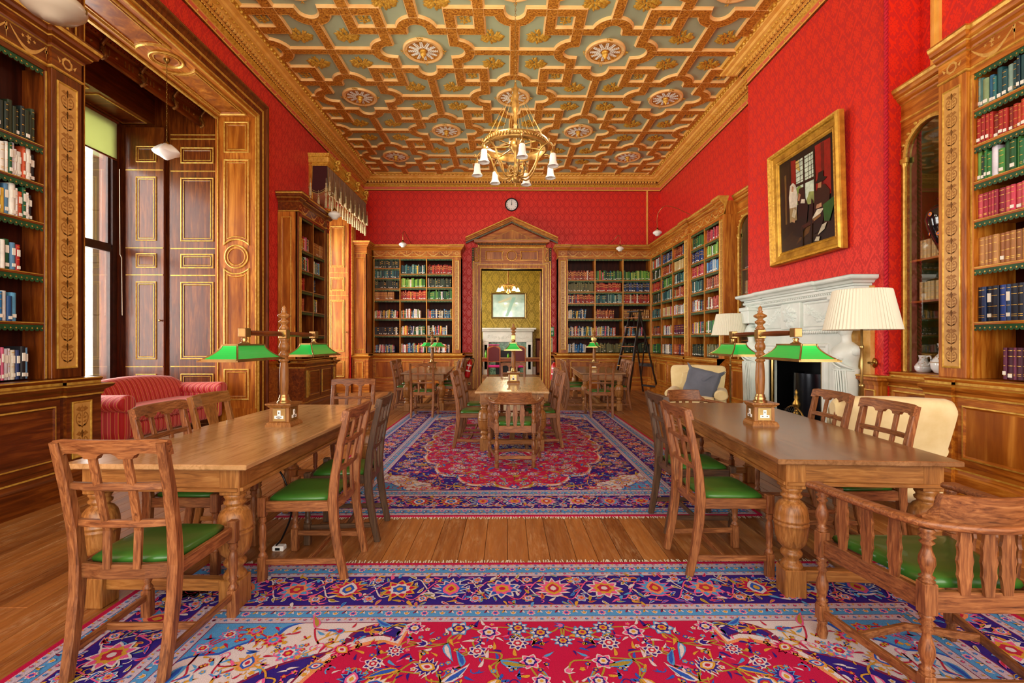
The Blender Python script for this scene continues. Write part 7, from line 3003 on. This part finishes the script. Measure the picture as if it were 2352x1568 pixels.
# ================================================================== chandelier
CH = empty('chandelier', TM(.10, 6.17, 0))
tag(CH, 'large gilt ring chandelier with bell-shaped frosted shades hanging over the room', 'chandelier')
M['chgold'] = plain('chandelier_gilt', '#c49a50', .34, .6, c2='#8a6630', vs=12)
b = MB()
b.lathe([(.385, 3.83), (.415, 3.84), (.425, 3.86), (.41, 3.875), (.42, 3.90), (.425, 3.925), (.40, 3.935), (.385, 3.93), (.375, 3.88), (.385, 3.83)], 64, cap=False)
for k in range(64):
    a = 2 * PI * k / 64
    b.lathe([(0, -.024), (.014, -.01), (.014, .01), (0, .024)], 6, 0, TM(.422 * math.cos(a), .422 * math.sin(a), 3.887, a, 0, R(0)))
b.build('ring', 'chgold', CH)
b = MB()
b.lathe([(0, 3.36), (.008, 3.375), (.012, 3.40), (.006, 3.41), (.03, 3.42), (.05, 3.45), (.055, 3.48), (.04, 3.51), (.022, 3.53), (.03, 3.55), (.03, 3.60), (.016, 3.64), (.016, 3.74), (.028, 3.76), (.02, 3.79), (.06, 3.83), (.085, 3.88), (.075, 3.94), (.03, 3.97), (.018, 4.0), (.022, 4.14), (.03, 4.16), (.016, 4.19), (.03, 4.26), (.022, 4.30), (.04, 4.34), (.05, 4.42), (.038, 4.50), (.05, 4.54), (.03, 4.58), (.045, 4.62), (.02, 4.65), (.012, 4.70)], 24)
b.build('stem', 'chgold', CH)
b = MB()
for k in range(14):
    a = 2 * PI * k / 14
    b.tube([(.05 * math.cos(a), .05 * math.sin(a), 4.60), (.39 * math.cos(a), .39 * math.sin(a), 3.93)], .0022, 4)
b.build('stay_chain', 'chgold', CH)['kind'] = 'stuff'
b = MB()
for k in range(7):
    a = 2 * PI * k / 7 + .3
    b.tube([(.07 * math.cos(a), .07 * math.sin(a), 3.88), (.38 * math.cos(a), .38 * math.sin(a), 3.88)], .008, 6)
b.build('spoke', 'chgold', CH)['kind'] = 'stuff'
b = MB()
nl = 40
for k in range(nl):
    z = 4.69 + k * (6.02 - 4.69) / nl
    pts = [(.009 * math.cos(t), 0, z + .018 + .022 * math.sin(t)) for t in [2 * PI * j / 8 for j in range(9)]]
    b.tube(pts, .003, 4, T=TM(rz=R(90) * (k % 2)))
b.build('chain', 'chgold', CH)
SHP = [(.022, 0), (.034, -.01), (.040, -.05), (.044, -.10), (.052, -.13), (.068, -.155), (.072, -.165), (.066, -.16), (.05, -.13), (.041, -.10), (.036, -.05), (.03, -.02)]
for k, ang in enumerate((278, 334, 24, 72, 122, 166, 221)):
    a = R(ang)
    ca, sa = math.cos(a), math.sin(a)
    b = MB()
    pts = bez([(.05, 0, 3.50), (.16, 0, 3.47), (.27, 0, 3.60), (.33, 0, 3.76), (.40, 0, 3.83), (.47, 0, 3.845), (.515, 0, 3.80), (.54, 0, 3.80), (.545, 0, 3.83)], 6)
    b.tube(pts, .011, 7)
    b.tube(bez([(.04, 0, 3.55), (.09, 0, 3.52), (.11, 0, 3.58), (.08, 0, 3.62), (.06, 0, 3.59)], 5), .008, 6)
    arm = b.build('arm', 'chgold', CH, TM(rz=a))
    b = MB()
    b.lathe([(.012, .06), (.022, .045), (.03, .02), (.03, 0)], 12, 0, TM(.515, 0, 3.70)); b.tube([(.515, 0, 3.81), (.515, 0, 3.75)], .008, 6)
    b.build('gallery', 'chgold', CH, TM(rz=a))
    b = MB()
    n = 24
    rings = [[(r_ * (1 + (.06 * math.cos(6 * 2 * PI * j / n) if r_ > .06 else 0)) * math.cos(2 * PI * j / n), r_ * (1 + (.06 * math.cos(6 * 2 * PI * j / n) if r_ > .06 else 0)) * math.sin(2 * PI * j / n), z) for j in range(n)] for r_, z in SHP]
    b.loft(rings, 0, True, False)
    b.build('lamp_shade', 'frost', CH, TM(rz=a) @ TM(.515, 0, 3.71))
for k in range(3):  # lights added to brighten the ceiling; the chandelier's own shades stay unlit
    l = bpy.data.lights.new('added_ceiling_fill', 'POINT')
    l.energy = 24
    l.color = (1, .87, .66)
    l.shadow_soft_size = .12
    o = bpy.data.objects.new('added_ceiling_fill', l)
    COL.objects.link(o)
    o.location = (.10 + .5 * math.cos(k * 2.1), 6.17 + .5 * math.sin(k * 2.1), 4.15)
# small chandelier of the next room
C2 = empty('chandelier', TM(.02, 16.6, 0))
tag(C2, 'small lit brass chandelier hanging in the olive-papered next room', 'chandelier')
M['glow'] = plain('lit_lamp_glass', '#fff0d0', .4, emit=7, emc='#ffd890')
b = MB()
b.lathe([(.03, 3.02), (.05, 3.06), (.02, 3.12), (.02, 3.35), (.03, 3.4), (.015, 3.45), (.02, 3.7), (.01, 3.9), (.01, 5.0)], 12)
b.lathe([(.24, 3.28), (.26, 3.30), (.24, 3.33), (.22, 3.30), (.24, 3.28)], 24, cap=False)
b.build('stem', 'chgold', C2)
for k in range(5):
    a = 2 * PI * k / 5 + .3
    b = MB()
    b.tube(bez([(.02, 0, 3.08), (.16, 0, 3.12), (.24, 0, 3.3), (.34, 0, 3.3), (.35, 0, 3.24)], 5), .009, 6)
    b.build('arm', 'chgold', C2, TM(rz=a))
    b = MB()
    b.lathe([(.02, 0), (.04, -.03), (.06, -.09), (.085, -.13), (.08, -.128), (.05, -.08), (.03, -.02)], 14, 0, TM(.35, 0, 3.24), cap=False)
    b.build('lamp_shade', 'glow', C2, TM(rz=a))
l = bpy.data.lights.new('next_room_bulb', 'POINT'); l.energy = 60; l.color = (1, .8, .5); l.shadow_soft_size = .2
o = bpy.data.objects.new('next_room_bulb', l); COL.objects.link(o); o.location = (.02, 16.4, 2.7)
# ================================================================== wall and pendant glass lamps
BOWL = [(.0, -.085), (.05, -.08), (.06, -.055), (.10, -.03), (.115, .0), (.09, .03), (.05, .055), (.035, .06)]


def glasslamp(T, label, path, r=1.0, flip=False):
    e = empty('glass_lamp', T)
    tag(e, label, 'lamp')
    b = MB()
    b.lathe([(a * r, z * r) for a, z in BOWL], 24, 0)
    b.build('glass_bowl', 'frost', e)
    b = MB(); b.lathe([(.036 * r, .058 * r), (.045 * r, .07 * r), (.03 * r, .09 * r), (.012, .12 * r)], 14); b.build('cap', 'obrass', e)
    b = MB(); b.tube(bez([(p[0], p[1], p[2]) for p in path], 6), .007, 6); b.build('bracket', 'brass', e)
    return e


glasslamp(TM(-2.86, 13.10, 4.02), 'frosted glass lamp on a gooseneck over the three-column bookcase by the doorway', [(0, 0, .11), (0, .0, .28), (.02, .12, .38), (.06, .35, .26), (.12, .62, .12)], .95)
glasslamp(TM(3.08, 13.10, 3.92), 'frosted glass lamp on a gooseneck over the bookcase behind the step ladder', [(0, 0, .11), (0, 0, .3), (-.03, .12, .38), (-.12, .3, .28), (-.22, .6, .2)], .95)
glasslamp(TM(3.92, 12.5, 4.22), 'frosted glass lamp hanging in the room corner on a curved brass wire', [(0, 0, .11), (0, 0, .45), (.1, -.2, .62), (.2, -.6, .5), (.35, -1.2, .18), (.45, -1.4, .05)], 1.05)
glasslamp(TM(-3.62, 10.05, 4.02), 'frosted glass lamp on a brass gooseneck in front of the fringed pelmet', [(0, 0, .11), (0, 0, .38), (-.06, -.1, .46), (-.2, -.3, .30), (-.3, -.5, .1), (-.3, -.7, .06)], 1.15)
# bay pendant on its chain
e = empty('pendant_lamp', TM(-4.54, 6.42, 0))
tag(e, 'small wavy white glass pendant lamp on a long chain in the window bay', 'lamp')
b = MB()
n = 28
rings = []
for r_, z in ((.03, 3.99), (.06, 3.985), (.12, 3.93), (.155, 3.885), (.15, 3.87), (.10, 3.845), (.05, 3.81), (.02, 3.79), (.0, 3.785)):
    rings.append([(r_ * (1 + .07 * math.cos(5 * 2 * PI * j / n)) * math.cos(2 * PI * j / n), r_ * (1 + .07 * math.cos(5 * 2 * PI * j / n)) * math.sin(2 * PI * j / n), z + .008 * math.cos(5 * 2 * PI * j / n) * (r_ / .15)) for j in range(n)])
b.loft(rings, 0, True, False)
b.build('lamp_shade', 'frost', e)
b = MB()
nl = 34
for k in range(nl):
    z = 4.02 + k * (5.09 - 4.02) / nl
    b.tube([(.007 * math.cos(t), 0, z + .014 + .018 * math.sin(t)) for t in [2 * PI * j / 8 for j in range(9)]], .0025, 4, T=TM(rz=R(90) * (k % 2)))
b.lathe([(.02, 3.98), (.03, 4.0), (.012, 4.03)], 12); b.lathe([(.012, 5.07), (.035, 5.10), (.04, 5.13)], 12)
b.build('chain', 'obrass', e)
# large bowl light cropped by the top of the picture, hung from the ceiling
e = empty('pendant_lamp', TM(-2.84, 3.02, 0))
tag(e, 'large shallow frosted bowl lamp hanging high over the half-empty bookcase', 'lamp')
b = MB(); b.lathe([(.0, 3.37), (.05, 3.372), (.06, 3.385), (.12, 3.41), (.16, 3.45), (.165, 3.47), (.15, 3.50), (.09, 3.55), (.03, 3.58)], 36); b.build('glass_bowl', plain('smoky_frosted_glass', '#b8ac94', .35, coat=.3), e)
b = MB(); b.tube([(0, 0, 3.57), (0, 0, 6.1)], .01, 6); b.lathe([(.03, 3.56), (.05, 3.60), (.02, 3.66)], 14)
for k in range(3):
    a = k * 2.094 + .4
    b.box(.155 * math.cos(a) - .006, .155 * math.cos(a) + .012, .155 * math.sin(a) - .006, .155 * math.sin(a) + .006, 3.455, 3.485)
b.build('rod', 'obrass', e)
# ================================================================== pelmets
M['vel'] = plain('faded_brown_velvet', '#8f6a34', .9, c2='#6e4a20', vs=4, sheen=.3)
M['veld'] = plain('maroon_velvet', '#3c0c0c', .9, sheen=.2)
M['braid'] = plain('gold_braid', '#b09452', .7, c2='#8c7038', vs=60)
M['tassel'] = plain('cream_tassel', '#cdb988', .8, c2='#a89468', vs=30)
PM = empty('fringed_pelmet', TM(-4.2, 11.55, 0, R(90)))
tag(PM, 'gilt curtain pelmet with scrolled brackets, velvet lambrequin and cream tassels', 'pelmet')
# local: x along world Y (-1.4..1.4), front -y = world +X
hx, dp = 1.40, .40
b = MB()
b.sweep([(-hx, 0), (-hx, -dp), (hx, -dp), (hx, 0)], [(-.02, 5.08), (0, 5.08), (.012, 5.10), (.0, 5.12), (.0, 5.14), (.02, 5.16), (.015, 5.26), (.03, 5.27), (.045, 5.30), (.05, 5.335), (-.38, 5.34)], [0, 0, 0, 0, 0, 1, 0, 0, 0, 0])
for s in (-1,):
    for k in range(13):
        b.box(-hx - .028, -hx - .012, -dp + .015 + k * .03, -dp + .033 + k * .03, 5.165, 5.255, .003, 0)
for k in range(84):
    x = -hx + .03 + k * .033
    b.box(x - .009, x + .009, -dp - .028, -dp - .012, 5.165, 5.255, 0, 0)
for k in range(44):
    b.lathe([(0, -.012), (.014, 0), (0, .012)], 6, 0, TM(-hx + .03 + k * .0637, -dp - .045, 5.30))
for k in range(6):
    b.lathe([(0, -.012), (.014, 0), (0, .012)], 6, 0, TM(-hx - .045, -dp + .04 + k * .06, 5.30))
b.build('gilt_cornice', ['gorn', 'gplain'], PM)
for k in range(4):
    x = -hx + .35 + k * .70
    b = MB()
    b.tube(bez([(x, -dp - .02, 5.10), (x, -dp - .09, 5.11), (x, -dp - .10, 5.18), (x, -dp - .05, 5.22), (x, -dp - .06, 5.29), (x, -dp - .12, 5.30), (x, -dp - .13, 5.25), (x, -dp - .09, 5.245)], 5), .026, 8)
    bb = MB(); relief(bb, k, 22, .06)
    b.add(bb.v, bb.f, 0, True, TM(x, -dp - .06, 5.10, rx=R(40)))
    b.build('scroll_bracket', 'gorn', PM)


def lamb(x0, x1, T, n, seed, side):
    """scalloped velvet valance with braid"""
    b = MB()
    N = 12
    W_ = (x1 - x0) / n
    top = []
    bot = []
    for k in range(n * N + 1):
        x = x0 + W_ * k / N
        ph = (k % N) / N
        z = 4.62 - .13 * abs(math.sin(PI * k / N)) ** .6
        yw = .022 * math.sin(k * 1.7) if side else 0
        top.append((x, -.002 + yw * .3, 5.085))
        bot.append((x, -.012 + yw, z))
    m = len(top)
    b.add(bot + top, [(i, i + 1, i + 1 + m, i + m) for i in range(m - 1)], 0, True)
    b.add([(p[0], p[1] + .01, p[2]) for p in bot + top], [(i + m, i + 1 + m, i + 1, i) for i in range(m - 1)], 0, True)
    b.tube([(p[0], p[1] - .006, p[2] + .004) for p in bot], .009, 5, 1)
    b.tube([(p[0], p[1] - .006, p[2] + .045) for p in bot], .005, 4, 1)
    return b


lamb(-hx + .02, hx - .02, None, 8, 1, True).build('lambrequin', ['vel', 'braid'], PM, TM(0, -dp + .02, 0))
lamb(0, dp - .02, None, 1, 2, False).build('lambrequin', ['veld', 'braid'], PM, TM(-hx + .01, -.0, 0, R(-90)))
TPROF = [(.006, .10), (.016, .085), (.02, .065), (.010, .045), (.016, .03), (.024, -.02), (.028, -.17), (.02, -.175)]


def tassel(parent, x, y, z, s=1.0):
    b = MB()
    b.lathe([(a * s, c * s) for a, c in TPROF], 10)
    b.tube([(0, 0, .09 * s), (0, 0, .2 * s)], .004, 4)
    return b.build('tassel', 'tassel', parent, TM(x, y, z))


for k in range(17):
    x = -hx + .05 + k * (2 * hx - .1) / 16
    up = k % 2 == 0
    tassel(PM, x, -dp - .025, 4.66 if up else 4.40, 1.0)
    if k < 16:
        tassel(PM, x + .04, -dp - .01, 4.36 if up else 4.34, .9)
for x, z in ((0.03, 4.62), (.36, 4.62), (.03, 4.36), (.19, 4.36), (.36, 4.34)):
    tassel(PM, -hx - .01, -dp + x, z, 1.0)
# dark carved pelmet in the bay
PB = empty('carved_pelmet', TM(-5.24, 6.43, 0, R(90)))
tag(PB, 'dark carved curtain pelmet with gilt acanthus clasps high in the bay', 'pelmet')
b = MB()
b.sweep([(-1.7, 0), (-1.7, -.06), (1.72, -.06), (1.72, 0)], [(0, 4.98), (.02, 5.0), (.02, 5.03), (.0, 5.04), (.0, 5.20), (.03, 5.22), (.05, 5.26), (.05, 5.28), (-.06, 5.28)], 0)
for k in range(60):
    b.lathe([(0, -.014), (.014, 0), (0, .014)], 6, 1, TM(-1.66 + k * .057, -.10, 5.235))
for k in range(52):
    if k % 6 > 2:
        b.box(-1.66 + k * .065, -1.64 + k * .065, -.068, -.06, 5.08, 5.16, .003, 1)
    elif k % 6 == 1:
        b.lathe([(.022, 0), (.012, .012), (0, .014)], 8, 1, TM(-1.66 + k * .065, -.06, 5.12, rx=R(90)), cap=False)
M['dgilt'] = plain('tarnished_gilt', '#8a5a1c', .45, .5, c2='#5a3410', vs=20)
b.build('rail', ['dwalX', 'dgilt'], PB)
for k in range(6):
    x = -1.6 + k * .655
    b = MB()
    b.tube(bez([(x, -.07, 4.97), (x, -.13, 5.0), (x, -.10, 5.08), (x, -.08, 5.14), (x, -.13, 5.22), (x, -.16, 5.27), (x, -.12, 5.29)], 4), .024, 7)
    bb = MB(); relief(bb, k, 16, .05)
    b.add(bb.v, bb.f, 0, True, TM(x, -.11, 5.05, rx=R(60)))
    b.build('acanthus_clasp', 'dgilt', PB)
# ================================================================== step ladder
LD = empty('step_ladder', TM(3.36, 12.55, 0, R(-60)))
tag(LD, 'tall dark wooden library step ladder standing open in front of the corner bookcases', 'ladder')
M['dkwood'] = wood('ebonised_wood', ('#0d0806', '#1c100a', '#2c1910'), 'Z', 1, .35, '#120a06', .3, .05, .2)
H_ = 2.16
for s in (-1, 1):
    b = MB(); b.bar([(.30 * s, -.55, 0), (.17 * s, 0, H_)], .03, .075, side=(1, 0, 0)); b.build('front_rail', 'dkwood', LD)
    b = MB(); b.bar([(.27 * s, .55, 0), (.13 * s, .04, H_ - .1)], .028, .045, side=(1, 0, 0)); b.build('rear_leg', 'dkwood', LD)
for k in range(8):
    z = .24 + k * .25
    t = z / H_
    w_ = .30 - .13 * t
    b = MB(); b.box(-w_, w_, -.55 * (1 - t) - .05, -.55 * (1 - t) + .06, z - .012, z + .012, .003); b.build('tread', 'walX', LD)
b = MB(); b.box(-.2, .2, -.12, .10, H_ - .02, H_ + .01, .004); b.build('top_step', 'dkwood', LD)
b = MB(); b.bar([(-.26, .50, .18), (.26, .50, .18)], .025, .05, side=(0, 1, 0)); b.bar([(-.22, .36, .75), (.22, .36, .75)], .025, .09, side=(0, 1, 0)); b.bar([(-.24, .44, .35), (.17, .18, 1.5)], .02, .035, side=(0, 1, 0)); b.build('brace', 'dkwood', LD)
# ================================================================== cables
b = MB(); b.tube(bez([(-1.50, 3.05, .62), (-1.40, 3.02, .50), (-1.37, 3.05, .3), (-1.44, 3.08, .12), (-1.50, 3.12, .05)], 8), .006, 6)
tag(b.build('power_cable', 'black'), 'black flex hanging behind the bulbous leg of the sofa-side table', 'cable')
e = empty('floor_socket', TM(-1.50, 3.16, 0) @ Matrix.Scale(.75, 4)); tag(e, 'small pale cable outlet box on the floorboards behind the bulbous table leg', 'socket')
b = MB(); b.box(-.05, .05, -.035, .035, 0, .045, .008); b.build('housing', 'white', e)
b = MB(); b.box(-.02, .02, -.038, -.034, .012, .034); b.build('insert', 'black', e)
e = empty('floor_socket', TM(3.93, 3.66, .09, R(-90))); tag(e, 'dark socket with a yellow tag on the plinth of the bound-sets bookcase', 'socket')
b = MB(); b.box(-.07, .07, -.012, 0, -.05, .05, .004); b.build('plate', 'black', e)
b = MB(); b.box(-.075, -.045, -.016, -.012, .03, .045); b.build('tag', plain('yellow_tag', '#d8e020', .5), e)
# ================================================================== outside the bay window
M['stone'] = plain('pale_sandstone', '#a8966a', .85, c2='#94805a', vs=2, bmp=.05)
M['lstone'] = plain('light_facade_stone', '#a39c88', .85, c2='#8f8874', vs=1)
b = MB()
for k in range(9):
    b.box(-8.5, -7.35, 8.75, 9.4, -1 + k * .95, -.055 + k * .95, .01)
tag(b.build('stone_pier', 'stone'), 'pale sandstone pier of the house seen through the bay window', 'pier')
FC = empty('facade', TM(-19.6, 24, -.8))
tag(FC, 'pale stone house front with balustrade and arched sash window beyond the glass', 'building')
b = MB()
b.box(-9, 9, 0, .5, 0, 8.6)
b.build('wall', 'lstone', FC)
b = MB(); b.sweep([(-9, 0), (9, 0)], [(0, 7.3), (.15, 7.35), (.15, 7.5), (.3, 7.6), (.4, 7.9), (.5, 8.0), (.5, 8.15), (0, 8.2)], 0); b.sweep([(-9, 0), (9, 0)], [(0, 5.9), (.12, 5.95), (.12, 6.1), (0, 6.15)], 0); b.build('cornice', 'lstone', FC)
b = MB(); b.box(-9, 9, -.4, -.1, 9.5, 9.7, .02); b.box(-9, 9, -.45, -.05, 8.2, 8.4, .02); b.build('balustrade_rail', 'lstone', FC)
for k in range(30):
    b = MB(); b.lathe([(.12, 0), (.06, .1), (.05, .25), (.13, .6), (.12, .8), (.06, 1.0), (.11, 1.1)], 10)
    b.build('baluster', 'lstone', FC, TM(-4.2 + k * .36, -.25, 8.4))
b = MB()
for k in range(14):
    b.box(-9, 9, -.012, 0, .1 + k * .52, .58 + k * .52, .0, 0)
b.build('stone_course', 'lstone', FC)['kind'] = 'stuff'
M['fglass'] = plain('facade_window_glass', '#4a6a78', .2, c2='#6a8894', vs=.6, coat=.3)
for cx in (-3.0, -.2, 2.6):
    w_ = empty('window', TM(cx, 0, 0), FC)
    b = MB()
    out = [(-.95, 1.6), (-.95, 4.9)] + [(-.95 * math.cos(PI * k / 12), 4.9 + .95 * math.sin(PI * k / 12)) for k in range(1, 12)] + [(.95, 4.9), (.95, 1.6)]
    b.prism(out, -.06, -.02, 0); b.build('surround', 'stone', w_)
    inn2 = [(x * .8, 1.75 if z < 2 else (z - 4.9) * .8 + 4.9) for x, z in out]
    b = MB(); b.prism(inn2, -.075, -.06, 0); b.build('pane', 'fglass', w_)
    b = MB()
    for xx in (-.76, -.25, .25, .76 - .0):
        b.box(xx - .035, xx + .035, -.11, -.07, 1.75, 4.9)
    for k in range(7):
        b.box(-.76, .76, -.11, -.07, 1.75 + k * .52, 1.80 + k * .52)
    b.sweep([(-.76 * math.cos(PI * k / 12), 4.9 + .76 * math.sin(PI * k / 12)) for k in range(13)], [(-.03, .07), (-.03, .11), (.03, .11), (.03, .07)], 0, T=Matrix(((1, 0, 0, 0), (0, 0, -1, 0), (0, 1, 0, 0), (0, 0, 0, 1))))
    b.build('glazing_bar', 'white', w_)
b = MB(); b.box(-60, -7.2, -5, 60, -.9, -.8)
o = struct(b.build('ground', plain('pale_gravel', '#b0a890', .9, c2='#a09880', vs=1)))
